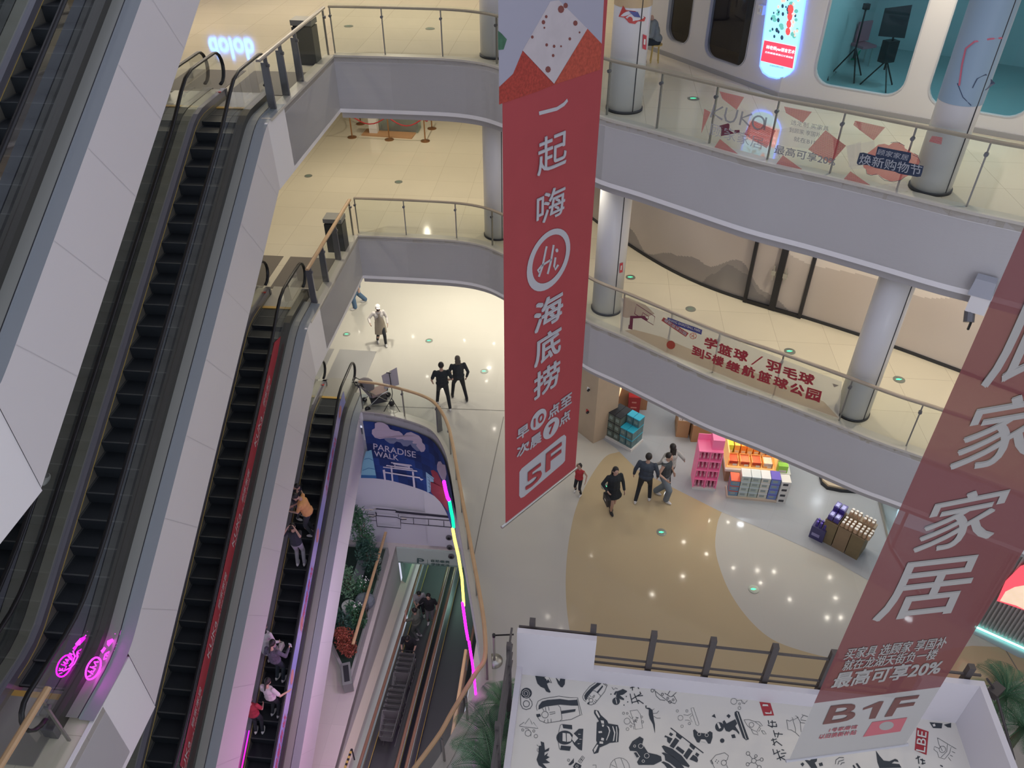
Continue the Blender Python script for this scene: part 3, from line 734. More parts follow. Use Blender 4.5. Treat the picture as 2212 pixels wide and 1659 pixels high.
mb = MB(); mb.box(TS(PITR-.1, 21.5, B1Z-3), (.1, 6.5, 4.2), -AZ); S(mb, 'wall_right', GRN)
lamp('tunnel_light', TS(-4.2, 20.5, B1Z-1.1), .5, 30, (.6, 1, .8))
# ---- wall art with eaves ----
t = thing('eaves_relief', TS(-4.2, SW, -5.0), -AZ, label='black outlined Chinese tiled eaves and beam painted across the basement wall', cat='wall art')
wa2, wb2 = TS(-12, SW-.1), TS(2, SW-.1); AH = lambda u, v: wallhit(u, v, wa2, wb2); INK = mat('ink_black', (.03, .03, .05), .6)
mb = MB()
def c3(x, y): return (700+x/4.1475, 850+y/4.1475)
for ln, w_ in (([(640, 1058), (1125, 1108)], 3.2), ([(260, 1068), (455, 1090)], 1.0), ([(258, 1120), (470, 1140)], .9), ([(340, 1075), (350, 1128)], .9), ([(690, 1160), (1138, 1200)], 1.0), ([(680, 1105), (1130, 1140)], 1.0),
               ([(800, 1118), (803, 1168)], .9), ([(935, 1130), (937, 1182)], .9), ([(1072, 1142), (1074, 1194)], .9), ([(462, 1060), (475, 1190), (688, 1208), (686, 1130)], 1.2), ([(460, 1035), (640, 1050), (680, 1072)], 1.0),
               ([(410, 1048), (440, 1042), (460, 1030), (640, 1046), (668, 1062), (700, 1072)], 1.1), ([(400, 1100), (440, 1106), (470, 1094), (650, 1110), (690, 1128), (740, 1128)], 1.2), ([(470, 1068), (472, 1094)], .9), ([(665, 1080), (668, 1108)], .9)):
    put_line(mb, [c3(*q) for q in ln], w_*1.5, AH)
mb.build('ink_lines', INK, t)
mb = MB()
for pl in ([(275, 1028), (395, 1040), (400, 1048), (275, 1036)], [(400, 1032), (440, 1038), (460, 1025), (470, 1028), (440, 1048), (410, 1050)], [(398, 1088), (440, 1096), (462, 1082), (468, 1090), (440, 1106), (400, 1098)], [(690, 1110), (735, 1116), (742, 1124), (700, 1126)]):
    put_poly(mb, [c3(*q) for q in pl], AH)
mb.build('roof_tips', mat('art_cream', (.72, .68, .60), .6), t)
# wall sockets: three round fittings on the white wall
for k, q in enumerate(((970, 1160.5), (971.5, 1181.5), (975, 1201))):
    p = AH(*q); t = thing('round_fitting', p, -AZ, label='small dark round wall fitting, %s of the column of three beside the light strip' % ('topmost', 'middle', 'lowest')[k], cat='fitting', group='round wall fittings')
    mb = MB(); mb.lathe([(.11, 0), (.11, .05), (.07, .06)], 14); mb.v = [p+Matrix.Rotation(-AZ, 4, 'Z') @ Vector((v.x, -v.z, v.y)) for v in mb.v]; mb.build('ring', DSTEEL, t)
    mb = MB(); mb.lathe([(.05, .06), (.05, .075)], 10); mb.v = [p+Matrix.Rotation(-AZ, 4, 'Z') @ Vector((v.x, -v.z, v.y)) for v in mb.v]; mb.build('core', BLACK, t)
# ---- blue cartoon banner hung on the ground-floor slab edge ----
FA = [p for p in L1E[1:34]]
FAo = []
for i, p in enumerate(FA):
    d = (FA[min(i+1, len(FA)-1)]-FA[max(i-1, 0)]).normalized(); FAo.append((p.x+d.y*.06, p.y-d.x*.06))
acc = [0]
for a, b in zip(FAo, FAo[1:]): acc.append(acc[-1]+hypot(b[0]-a[0], b[1]-a[1]))
def fat(s):
    for i in range(len(FAo)-1):
        if s <= acc[i+1] or i == len(FAo)-2: f = (s-acc[i])/(acc[i+1]-acc[i]); return (FAo[i][0]+f*(FAo[i+1][0]-FAo[i][0]), FAo[i][1]+f*(FAo[i+1][1]-FAo[i][1]))
BH = lambda u, v: curtainhit(u, v, FAo)
t = thing('cartoon_banner', (FAo[0][0], FAo[0][1], -2.85), 0, label='dark blue curved banner with cloud, gateway and PARADISE WALK lettering below the ground-floor edge', cat='banner')
mb = MB(); TOT = min(acc[-1], 5.2); n = 60; m_ = 24
for i in range(n):
    for j in range(m_):
        s0, s1 = TOT*i/n, TOT*(i+1)/n; z0, z1 = -.32-2.5*j/m_, -.32-2.5*(j+1)/m_
        k = (int(s0*3.2)*7+int((-z0)*3.2)*13) % 5
        mb.col = [(.014, .034, .15), (.018, .048, .21), (.013, .028, .12), (.020, .055, .24), (.016, .04, .18)][k]
        a, b = fat(s0), fat(s1); mb.face([(a[0], a[1], z1), (b[0], b[1], z1), (b[0], b[1], z0), (a[0], a[1], z0)])
mb.build('banner_fabric', attr_mat('banner_print', .6), t)
def bpart(name, cl, polys=(), lines=(), off=.01, w_=1):
    mb = MB()
    for q in polys: put_poly(mb, [c3(*p) for p in q], BH, off)
    for q in lines: put_line(mb, [c3(*p) for p in q], w_, BH, off)
    return mb.build(name, cl, t)
bpart('cloud', mat('print_lilac', (.60, .50, .60), .6), [
    [(455, 268), (490, 255), (530, 262), (570, 285), (592, 320), (640, 335), (672, 338), (700, 360), (712, 378), (740, 352), (780, 345), (815, 362), (850, 378), (875, 410), (880, 440), (903, 462), (908, 495), (895, 520), (872, 525), (845, 505), (800, 460), (740, 430), (690, 420), (600, 405), (560, 400), (500, 408), (455, 395), (428, 360), (430, 325), (455, 312)]], [], .01)
bpart('cloud_shade', mat('print_greyblue', (.22, .25, .38), .6), [
    [(490, 385), (520, 365), (522, 340), (560, 325), (600, 345), (635, 385), (690, 390), (715, 405), (755, 392), (800, 402), (840, 430), (865, 470), (862, 515), (830, 515), (790, 480), (775, 455), (745, 475), (710, 470), (685, 440), (650, 430), (625, 450), (590, 448), (550, 420), (535, 400)]], [], .014)
bpart('letters', mat('print_white', (.62, .58, .68), .6))
mb = MB(); put_text(mb, 'PARADISE', c3(443, 500), c3(823, 577), c3(441, 446), BH, .03, .012); put_text(mb, 'WALK', c3(452, 560), c3(668, 602), c3(448, 512), BH, .03, .012)
mb.build('letters', mat('print_white'), t)
gate = [[(525, 685), (545, 682), (555, 785), (540, 785)], [(595, 655), (610, 655), (622, 800), (608, 798)], [(788, 700), (803, 702), (818, 842), (800, 840)], [(530, 655), (830, 690), (838, 702), (528, 664)], [(560, 640), (790, 672), (800, 682), (555, 650)], [(620, 625), (770, 650), (768, 660), (620, 634)], [(600, 615), (780, 640), (790, 650), (600, 624)],
        [(628, 640), (640, 640), (640, 672), (630, 670)], [(755, 660), (768, 660), (768, 690), (756, 690)], [(640, 648), (755, 662), (755, 682), (640, 668)], [(545, 700), (860, 750), (860, 762), (545, 712)], [(850, 755), (892, 770), (870, 782)], [(612, 712), (790, 738), (790, 745), (612, 720)]]
bpart('gateway', mat('print_white'), gate, [], .012)
bpart('bus_red', mat('print_red', (.30, .03, .06), .6), [[(955, 690), (980, 685), (1015, 710), (1040, 760), (1080, 850), (1095, 900), (1112, 1060), (1060, 990), (1000, 930), (960, 890), (952, 790), (975, 800), (975, 760)]], [], .012)
bpart('building', mat('print_paleblue', (.26, .42, .62), .6), [[(912, 702), (1000, 768), (1010, 815), (960, 790), (955, 880), (925, 890)]], [], .013)
bpart('cloud', mat('print_lilac'), [[(1012, 640), (1022, 610), (1045, 608), (1062, 635), (1085, 640), (1098, 720), (1080, 800), (1050, 760), (1030, 720), (1012, 680)]], [], .014)
bpart('print_lines', mat('print_navy', (.01, .02, .09), .6), [], [[(925, 720), (1000, 790)], [(925, 745), (960, 772)], [(928, 770), (955, 790)], [(930, 800), (955, 815)], [(932, 830), (955, 845)], [(940, 725), (948, 880)], [(975, 750), (982, 790)], [(500, 290), (520, 272), (555, 290)], [(455, 335), (462, 320), (478, 322)], [(868, 395), (885, 425), (892, 450)], [(1022, 632), (1040, 624), (1058, 650)]], .016, .6)
t2 = thing('wave_banner', TS(-6.9, 18.1, -2.9), 0, label='pale turquoise wave print on the wall beside the dark blue banner', cat='banner')
mb = MB(); WH = lambda u, v: wallhit(u, v, TS(-9, 18.02), TS(-5, 18.02)); put_poly(mb, [c3(375, 520), c3(425, 505), c3(470, 760), c3(330, 757), c3(345, 620)], WH); mb.build('wave_print', mat('print_turquoise', (.22, .48, .62), .6), t2)
mb = MB(); put_poly(mb, [c3(332, 730), c3(466, 735), c3(470, 760), c3(330, 757)], WH, .01); put_line(mb, [c3(360, 590), c3(400, 580), c3(440, 600)], 1, WH, .01); put_line(mb, [c3(345, 690), c3(400, 668), c3(458, 680)], 1, WH, .01); mb.build('wave_lines', mat('print_deepblue', (.03, .14, .35), .6), t2)
# ---- LED strip along the opening ----
leds = [('magenta', (.9, .01, .95), 4, [(959, 1040), (963, 1060), (967, 1075), (970, 1080)]), ('green', (.0, .85, .30), 1.6, [(971, 1083), (974, 1100), (978, 1120), (980, 1139)]), ('yellow', (1, .70, .10), 3, [(978, 1142), (982, 1165), (990, 1200), (998, 1250), (1002, 1308)]),
        ('lower magenta', (.9, .01, .95), 4, [(999, 1302), (1007, 1360), (1011, 1382)]), ('lowest magenta', (.9, .01, .95), 4, [(1013, 1386), (1020, 1430), (1026, 1480), (1030, 1528)])]
E1o = [(p.x, p.y) for p in L1E]; E1o = [(a[0]-.035, a[1]) for a in E1o]
for nm, c, st, q in leds:
    pts = [curtainhit(u, v, E1o) for u, v in q]
    mb = MB(); mb.tube(pts, .028, 6); mb.build('light_strip', mat('led_'+nm.split()[-1], c, .5, emit=c, es=st), label='glowing %s segment of the light strip along the curved ground-floor edge' % nm, cat='light strip')
lamp('magenta_glow', TS(-3.4, 8.5, -2.2), 1.2, 60, (1, .12, .75), rot=(0, radians(75), 0))
lamp('violet_glow', TS(-3.0, 12.5, -1.6), .8, 45, (.62, .35, 1), rot=(0, radians(60), 0))
for s_, t_ in ((9.5, -4.6), (12.5, -4.2), (15.5, -4.2), (16.8, -6.9)): lamp('basement_light', TS(t_, s_, -1.35), .3, 30, (1, .92, .82))
mb = MB()
# ================= hanging banners =================
BZ = 6.06
RED = mat('banner_red', (.38, .055, .062), .7, noise=(3, .06)); BWHT = mat('banner_white', (.47, .47, .49), .7)
bA, bB = P(1092, 1130, BZ), P(1243, 1010, BZ)
def zof(u, v, a, b): return wallhit(u, v, a, b).z
def banner(a, b, z0, z1, m, t, name='banner_fabric', slope=0):
    d = (b-a).normalized(); n = Vector((d.y, -d.x, 0)); l = (b-a).length; mb = MB(); N = 10
    for i in range(N):
        for j in range(30):
            q = []
            for ii, jj in ((i, j), (i+1, j), (i+1, j+1), (i, j+1)):
                z = z0+(z1-z0)*jj/30; q.append(a+d*l*ii/N+Vector((0, 0, z-a.z))+n*0)
            mb.face(q)
    mb.build(name, m, t)
t = thing('hanging_banner', bA, 0, label='tall red hanging banner with white vertical Chinese lettering and 5F box, left of the two', cat='banner')
banner(bA, bB, BZ, 17.5, RED, t)
d = (bB-bA).normalized()
mb = MB(); mb.tube([bA-d*.09-Vector((0, 0, .03)), bB+d*.03-Vector((0, 0, .03))], .028, 10); mb.build('bottom_pole', STEEL, t)
mb = MB(); mb.tube([bA-d*.09+Vector((0, 0, 17.5-BZ)), bB+d*.09+Vector((0, 0, 17.5-BZ))], .03, 10); mb.build('top_pole', STEEL, t)
HB = lambda u, v: wallhit(u, v, bA, bB)
to, fr, l_, d_, n_ = plane_map(bA.to_2d(), bB.to_2d())
def ptext(mb, body, cu, cv, wpx, hpx, bold=.03, to=to, fr=fr, off=.008):
    x0 = to((cu-wpx/2, cv))[0]; x1 = to((cu+wpx/2, cv))[0]; z1 = to((cu, cv-hpx/2))[1]; z0 = to((cu, cv+hpx/2))[1]
    if x0 > x1: x0, x1 = x1, x0
    vs, fs = glyphs(body, 0)
    for i_, (dx, dy) in enumerate(((0, 0),) if not bold else ((0, 0), (1, 1), (-1, 1), (1, -1), (-1, -1))): mb.mesh([fr(x0+(a+dx*bold*.4)*(x1-x0), z0+(b+dy*bold*.4)*(z1-z0), off+.0025*i_) for a, b in vs], fs)
for ch, cu, cv, w_, h_, bd in (('起', 1191, 328, 62, 77, .02), ('嗨', 1188, 441, 60, 64, .02), ('海', 1183, 672, 60, 61, .05), ('底', 1181.5, 747, 55, 57, .05), ('捞', 1179.5, 819, 53, 53, .05),
                           ('早', 1128, 932.5, 25, 23, .06), ('点', 1195, 885.5, 23, 23, .06), ('至', 1221.5, 866, 23, 22, .06), ('次', 1128.5, 968.5, 26, 22, .06), ('晨', 1156, 950, 24, 23, .05), ('点', 1219, 901.5, 22, 22, .06)):
    mb = MB(); ptext(mb, ch, cu, cv, w_, h_, bd); mb.build('lettering', BWHT, t)
mb = MB(); put_poly(mb, [(1164, 241), (1203, 231), (1218, 221), (1225, 213), (1227, 219), (1219, 229), (1203, 239), (1165, 249)], HB, .008); mb.build('lettering', BWHT, t)
def pcirc(mb, cu, cv, wpx, r_in=0, off=.008, fr=fr, to=to, n=36):
    x, z = to((cu, cv)); R = abs(to((cu+wpx/2, cv))[0]-to((cu-wpx/2, cv))[0])/2
    o = [fr(x+R*cos(2*pi*k/n), z+R*sin(2*pi*k/n), off) for k in range(n)]
    if r_in:
        i_ = [fr(x+.02*R+R*r_in*cos(2*pi*k/n), z+.03*R+R*r_in*sin(2*pi*k/n), off) for k in range(n)]; mb.mesh(o+i_, [(k, (k+1) % n, (k+1) % n+n, k+n) for k in range(n)])
    else: mb.face(o)
mb = MB(); pcirc(mb, 1185, 562, 92, .78); mb.build('round_logo', BWHT, t)
mb = MB()
for ln in ([(1164, 598), (1172, 575), (1179, 540), (1181, 532)], [(1183, 592), (1190, 565), (1195, 535), (1196, 529)], [(1166, 590), (1162, 584), (1170, 574), (1192, 560)], [(1200, 556), (1197, 575), (1199, 583), (1206, 572)]):
    put_line(mb, [(a, b) for a, b in ln], 4.2, HB, .009)
put_poly(mb, ring(1203, 541, 3.2, 4.2), HB, .009); mb.build('logo_script', BWHT, t)
mb = MB(); pcirc(mb, 1162.5, 905.5, 34); pcirc(mb, 1190, 924.5, 34); mb.build('number_discs', BWHT, t)
mb = MB(); ptext(mb, '10', 1162.5, 906, 21, 17, .05, off=.012); mb.build('disc_number', RED, t)
mb = MB(); ptext(mb, '7', 1190, 924.5, 12, 19, .07, off=.012); mb.build('disc_number', RED, t)
mb = MB(); q = [(1127, 1012), (1212, 943), (1219, 939), (1223, 943), (1220.5, 995), (1216, 1001), (1132, 1073), (1125, 1076), (1121.5, 1071), (1122, 1020)]; put_poly(mb, q, HB, .008); mb.build('floor_box', BWHT, t)
mb = MB(); ptext(mb, '5', 1151.5, 1028, 33, 34, .07, off=.012); ptext(mb, 'F', 1194, 987, 31, 37, .07, off=.012); mb.build('floor_number', RED, t)
# printed food photograph at the top of the banner
def zz(pts, m, name, off): mb = MB(); put_poly(mb, pts, HB, off); mb.build(name, m, t)
zz([(1075.5, -70), (1308, -70), (1300, 95), (1269, 62), (1207, 0), (1190, 3), (1129, 109), (1113, 155), (1078, 188)], mat('print_pale', (.36, .36, .43), .7), 'print_table', .005)
zz([(1078, 188), (1108, 160), (1129, 110), (1197, 183), (1160, 198), (1078, 226)], mat('print_sauce', (.36, .045, .03), .7, noise=(40, .7)), 'print_sauce', .006)
zz([(1269, 62), (1299.5, 94), (1297, 150), (1197, 183)], mat('print_sauce2', (.42, .07, .04), .7, noise=(30, .6)), 'print_sauce', .006)
zz([(1129, 109), (1189, 3), (1207, 0), (1269, 62), (1197, 181)], mat('print_dish', (.50, .46, .47), .7, noise=(6, .12)), 'print_dish', .007)
mb = MB()
for x, y, r in ((1212, 20, 7), (1222, 12, 5), (1174, 48, 4), (1180, 36, 3), (1243, 50, 5), (1231, 84, 3), (1181, 97, 3), (1197, 100, 3), (1212, 100, 2), (1195, 120, 3), (1150, 80, 3), (1252, 70, 2), (1184, 150, 6), (1176, 60, 2)): put_poly(mb, ring(x, y, r, r*1.2, 8), HB, .010)
mb.build('print_specks', mat('print_brown', (.20, .06, .05), .7), t, kind='stuff')
zz([(1075.5, 66), (1083, 72), (1095, 85), (1088, 107), (1076, 108)], mat('print_leaf', (.05, .14, .08), .7, noise=(20, .5)), 'print_leaves', .010)
# ---- right banner ----
RZ = 6.06
rA, rB = P(1704, 1643, RZ), P(1955, 1609, RZ)
t = thing('hanging_banner', rA, 0, label='large dark red hanging banner at the right with huge white characters ending in B1F', cat='banner')
def banner_mat(name, col):
    m = mat(name, col, .8); b = m.node_tree.nodes['Principled BSDF']; b.inputs['Alpha'].default_value = .90; return m
RR = banner_mat('mesh_banner_red', (.17, .045, .045)); RW = banner_mat('mesh_banner_white', (.40, .39, .37))
HR = lambda u, v: wallhit(u, v, rA, rB)
zw = (HR(1762, 1517).z+HR(2030, 1486).z)/2
banner(rA, rB, RZ, zw, RW, t, 'white_fabric'); banner(rA, rB, zw, 17.5, RR, t, 'red_fabric')
d = (rB-rA).normalized(); mb = MB(); mb.tube([rA-d*.04, rB+d*.04], .02, 10); mb.build('bottom_pole', BWHT, t)
mb = MB(); mb.tube([rA-d*.04+Vector((0, 0, 17.5-RZ)), rB+d*.04+Vector((0, 0, 17.5-RZ))], .02, 10); mb.build('top_pole', BWHT, t)
RT = mat('banner_letter_white', (.34, .33, .31), .8)
def rtext(body, BL, BR, h, name='lettering', m=RT, bold=.03, k=.45):
    mb = MB(); put_text(mb, body, BL, BR, (BL[0]+h*k, BL[1]-h), HR, bold, .012); mb.build(name, m, t)
rtext('顾', (2118, 838), (2345, 802), 200, bold=.022)
rtext('家', (2046, 1022), (2232, 990), 152, bold=.022); rtext('家', (1968, 1200), (2140, 1166), 122, bold=.022); rtext('居', (1884, 1343), (2068, 1322), 124, bold=.022)
rtext('买家具 选顾家 享国补', (1822, 1425), (2040, 1399), 24, bold=.04); rtext('就在龙湖天街负一楼', (1818, 1449), (2019, 1424), 23, bold=.04)
rtext('最高可享20%', (1795, 1487), (2026, 1456), 33, bold=.07)
BR_ = mat('banner_ink_brown', (.16, .07, .06), .8)
rtext('B', (1779, 1564), (1841, 1556), 38, 'floor_number', BR_, .06); mb = MB(); put_poly(mb, [(1660+x/6.506, 1440+y/6.506) for x, y in ((1410, 738), (1502, 728), (1622, 488), (1562, 490), (1332, 585), (1325, 612), (1468, 568))], HR, .012); mb.build('floor_number', BR_, t); rtext('F', (1913, 1547.5), (1962, 1541), 38, 'floor_number', BR_, .08, .58)
mb = MB(); put_poly(mb, [(1884, 1560), (1960, 1550), (1945, 1580), (1864, 1592)], HR, .012); mb.build('pink_tag', mat('tag_pink', (.48, .13, .15), .8), t)
mb = MB(); put_poly(mb, ring(1915, 1568, 16, 9, 18, rot=-.2), HR, .014); mb.build('tag_ring', RT, t)
rtext('1号家居馆', (1790, 1582), (1850, 1574), 8, 'small_print', mat('tag_pink'), .03); rtext('以旧换新补贴', (1768, 1597), (1848, 1587), 10, 'small_print', mat('tag_pink'), .03)
# ================= white exhibition booth with a drawn-on roof =================
RZ_ = 2.8
RH = lambda u, v: P(u, v, RZ_)
kA, kB = P(1128, 1457, RZ_), P(1700, 1521, RZ_)
kd = (kB-kA).normalized(); kn = Vector((-kd.y, kd.x, 0)); kn = kn if kn.y > 0 else -kn; krz = atan2(kd.y, kd.x)
kR = P(2064, 1530, RZ_); lenB = (wallhit(2110, 1540, kA, kB)-kA).dot(kd)
KB = lambda u, v: wallhit(u, v, kA, kB)
kl = P(1118, 1560, RZ_); 
lenB = (P(2062, 1556, RZ_)-kA).dot(kd)
booth = thing('exhibition_booth', kA-Vector((0, 0, RZ_)), krz, label='white open-topped exhibition booth with black and white drawings covering its roof', cat='booth')
BOO = mat('booth_white', (.70, .68, .72), .6); ART = mat('booth_roof', (.72, .70, .63), .6)
def kp(x, y, z=0): return kA+kd*x-kn*y+Vector((0, 0, z))
mb = MB(); mb.box(kp(lenB/2, 3.2, -.05), (lenB, 6.4, .1), krz); mb.build('roof_panel', ART, booth)
low = KB(1450, 1466).z-RZ_; 
def kx(u, v): return (KB(u, v)-kA).dot(kd)
xa = kx(1285, 1420); ztall = KB(1130, 1368).z-RZ_; xb = kx(1990, 1500)
zr = KB(2060, 1476).z-RZ_
mb = MB(); mb.box(kp((xa+lenB)/2, -.05, low/2), (lenB-xa, .1, low), krz); mb.build('low_wall', BOO, booth)
mb = MB(); mb.box(kp(xa/2-.05, -.051, ztall/2-.05), (xa+.1, .1, ztall+.1), krz); mb.build('tall_panel', BOO, booth)
mb = MB(); xb = lenB-.9; mb.box(kp((xb+lenB)/2+.05, -.051, zr/2-.05), (lenB-xb+.1, .1, zr+.1), krz); mb.build('tall_panel', BOO, booth)
mb = MB(); mb.box(kp(-.05, 3.2, .12-.3), (.1, 6.4, .84), krz); mb.build('side_wall', BOO, booth)
mb = MB(); mb.box(kp(lenB+.05, 3.2, zr/2-.2), (.1, 6.4, zr+.4), krz); mb.build('side_wall', BOO, booth)
for x, y, w_, dd in ((lenB/2, -.05, lenB+.2, .1), ):
    mb = MB(); mb.box(kp(x, y, -1.45), (w_, dd, 2.7), krz); mb.build('lower_wall', BOO, booth)
for x in (-.05, lenB+.05):
    mb = MB(); mb.box(kp(x, 3.2, -1.65), (.1, 6.4, 2.3), krz); mb.build('lower_wall', BOO, booth)
# steel rail frame standing on the back wall
RAILM = mat('rail_grey', (.10, .09, .09), .55, .3)
rf = thing('steel_rail_frame', kp(0, -.16, 0), krz, label='dark steel rail frame with upright posts standing behind the booth wall', cat='railing')
bA2, bB2 = kp(0, -.2), kp(1, -.2); KH = lambda u, v: wallhit(u, v, bA2, bB2)
zt1 = KH(1282, 1358).z; zt2 = KH(1671, 1408).z; ztop = (zt1+zt2)/2
def kx2(u, v): return (KH(u, v)-kA).dot(kd)
for (u, v), zt in (((1150, 1352), 0), ((1281, 1368), 0), ((1411, 1383), 0), ((1538, 1398), 0), ((1670, 1414), 0), ((1790, 1440), 0), ((1950, 1450), 0), ((2092, 1452), 0)):
    x = kx2(u, v); mb = MB(); mb.box(kp(x, -.2, (ztop-RZ_)/2+.06-.4), (.10, .10, ztop-RZ_+.12+.8), krz, ); mb.build('post', RAILM, rf)
x0_, x1_ = kx2(1121, 1345), kx2(2118, 1460)
mb = MB(); mb.box(kp((x0_+x1_)/2, -.2, ztop-RZ_-.10), (x1_-x0_, .035, .035), krz); mb.build('top_bar', RAILM, rf)
for (u, v) in ((1500, 1441), (1500, 1453), (1500, 1465)):
    z = KH(u, v).z-RZ_; xs = kx2(1160, 1400); mb = MB(); mb.box(kp((xs+x1_)/2, -.2, z), (x1_-xs-.3, .03, .03), krz); mb.build('lower_bar', RAILM, rf)
rf2 = thing('steel_rail_frame', kp(-.2, 0, 0), krz, label='dark steel side rail running along the left wall of the booth', cat='railing')
for y in (.3, 1.7, 3.1):
    mb = MB(); mb.box(kp(-.2, y, .2), (.08, .08, 2.3), krz); mb.build('post', RAILM, rf2)
for z in (.25, .5, .75, 1.22):
    mb = MB(); mb.box(kp(-.2, 1.9, z), (.035, 4.0, .035), krz); mb.build('side_bar', RAILM, rf2)
# ---- drawings ----
BI = mat('drawing_ink', (.035, .045, .055), .6); PAP = mat('booth_roof'); AR = mat('art_red', (.42, .035, .045), .6)
def a1(x, y): return (1100+x/7.373, 1440+y/7.373)
def a2(x, y): return (1380+x/6.9125, 1440+y/6.9125)
def a3(x, y): return (1660+x/6.506, 1440+y/6.506)
def a4(x, y): return (1900+x/6.404, 1400+y/6.404)
def art(name, f, fills=(), lines=(), cut=(), m=BI, w_=.9, rings=(), dots=(), white=()):
    mb = MB()
    for q in fills: put_poly(mb, [f(*p) for p in q], RH, .006)
    for q in lines: put_line(mb, [f(*p) for p in q], w_, RH, .006)
    for x, y, r in rings: put_line(mb, [f(*p) for p in ring(x, y, r, r, 16)], w_, RH, .007)
    for x, y, r in dots: put_poly(mb, [f(*p) for p in ring(x, y, r, r, 10)[:-1]], RH, .006)
    o = mb.build(name, m, booth)
    if cut or white:
        mb = MB()
        for q in cut: put_poly(mb, [f(*p) for p in q], RH, .012)
        for x, y, r in white: put_line(mb, [f(*p) for p in ring(x, y, r, r, 16)], w_, RH, .013)
        mb.build(name+'_highlight', PAP, o)
    return o
art('drawn_dinosaur', a1, [[(410, 128), (620, 150), (640, 180), (682, 262), (640, 250), (600, 270), (625, 340), (660, 402), (640, 415), (590, 395), (560, 345), (500, 320), (450, 270), (430, 210)], [(735, 165), (800, 235), (815, 180), (892, 185), (885, 280), (850, 330), (820, 325), (775, 270)]], cut=[[(560, 175), (600, 155), (630, 170), (665, 255), (650, 245), (620, 200), (600, 225), (590, 200)]])
sp = [(260+ (18+8.5*k)*cos(.9*k)*.5, 425+(18+8.5*k)*sin(.9*k)*.5) for k in range(2, 17)]
art('drawn_fossil', a1, [ring(273, 422, 88, 85, 20)[:-1]], [[(180, 430), (182, 600), (215, 665), (270, 684), (335, 665), (368, 610), (360, 560), (320, 505)]], rings=[(273, 592, 50)], w_=1.3)
mb = MB(); put_line(mb, [a1(*p) for p in sp], 1.0, RH, .014); mb.build('drawn_fossil_spiral', PAP, booth)
SAR = lambda f, k, ox, oy, rot: (lambda x, y: f(ox+k*((x)*cos(rot)-(y)*sin(rot)), oy+k*((x)*sin(rot)+(y)*cos(rot))))
def sarc(f, nm):
    art(nm, f, [[(35, 195), (40, 130), (90, 65), (180, 40), (380, 25), (520, 45), (650, 38), (672, 130), (560, 130), (380, 115), (150, 145)], [(400, 215), (630, 185), (620, 225), (405, 262)], [(0, 268), (60, 262), (75, 300), (20, 318), (5, 300)]],
        [[(15, 210), (0, 140), (30, 60), (110, 20), (360, -20), (540, 5), (660, 5), (730, 280), (690, 285), (560, 350), (390, 375), (160, 410), (60, 370), (20, 310)], [(350, 125), (385, 160), (400, 250), (410, 350), (380, 370)], [(650, 25), (700, 285)], [(95, 165), (125, 215)], [(145, 150), (155, 215)], [(195, 145), (205, 212)], [(120, 400), (140, 355)], [(190, 405), (185, 345)], [(240, 395), (235, 340)], [(210, 240), (300, 228), (300, 255), (215, 270)]], rings=[(140, 275, 52)], w_=.95)
def aA(x, y): return a1(430+x, 490+y)
sarc(aA, 'drawn_sarcophagus')
def aB(x, y): k, r = .60, -.74; return a1(1130+k*(x*cos(r)-y*sin(r)), 470+k*(x*sin(r)+y*cos(r)))
sarc(aB, 'drawn_sarcophagus')
art('drawn_mountain', a1, [], [[(160, 940), (235, 885), (250, 915), (320, 820), (350, 880), (365, 920), (385, 885), (460, 985), (160, 950)], [(250, 985), (300, 990), (350, 1050), (345, 1110)]], rings=[(215, 1008, 18), (425, 1107, 28), (300, 1060, 48), (392, 1025, 18)], w_=.8)
art('drawn_elder', a1, [ring(885, 1130, 135, 112, 20)[:-1], [(845, 915), (1000, 930), (1005, 1000), (860, 980)], [(825, 1255), (985, 1270), (965, 1342), (810, 1325)], [(1180, 990), (1160, 1335), (1110, 1320), (1030, 1240), (1000, 1180), (1010, 1080), (1110, 990)]],
    [[(845, 915), (815, 930), (790, 1030), (780, 1200), (800, 1310), (825, 1320)]], [[(850, 1055), (900, 1060), (905, 1195), (848, 1185)], [(915, 1060), (960, 1068), (1000, 1130), (980, 1190), (918, 1200)], [(1020, 1060), (1100, 1140), (1040, 1210), (1000, 1160)], [(1100, 1070), (1150, 1078), (1102, 1085)], [(1120, 1150), (1168, 1158), (1120, 1164)], [(1090, 1222), (1140, 1226), (1092, 1236)]], w_=1.0)
art('drawn_bronze_mask', a1, [[(1355, 690), (1420, 700), (1460, 770), (1560, 860), (1580, 905), (1730, 930), (1752, 1000), (1740, 1200), (1600, 1215), (1555, 1240), (1440, 1290), (1420, 1370), (1350, 1390), (1325, 1330), (1400, 1210), (1385, 1180), (1395, 890), (1430, 870), (1350, 740)]], [],
    [[(1375, 710), (1395, 700), (1445, 800), (1430, 820), (1380, 740)], [(1455, 855), (1505, 860), (1512, 910), (1470, 905)], [(1475, 920), (1515, 925), (1500, 960), (1480, 955)], [(1420, 1030), (1475, 1025), (1480, 1055), (1425, 1060)], [(1470, 1130), (1510, 1140), (1505, 1180), (1460, 1170)], [(1440, 1190), (1495, 1195), (1495, 1230), (1435, 1225)], [(1640, 950), (1655, 950), (1690, 1050), (1670, 1180), (1650, 1190), (1670, 1060)], [(1700, 950), (1715, 955), (1725, 1060), (1715, 1195), (1700, 1195), (1710, 1070)], [(1550, 940), (1590, 960), (1610, 1020), (1590, 1090), (1550, 1180), (1545, 1165), (1575, 1085), (1590, 1025), (1575, 975)], [(1345, 1320), (1400, 1240), (1420, 1250), (1380, 1340), (1355, 1370)]])
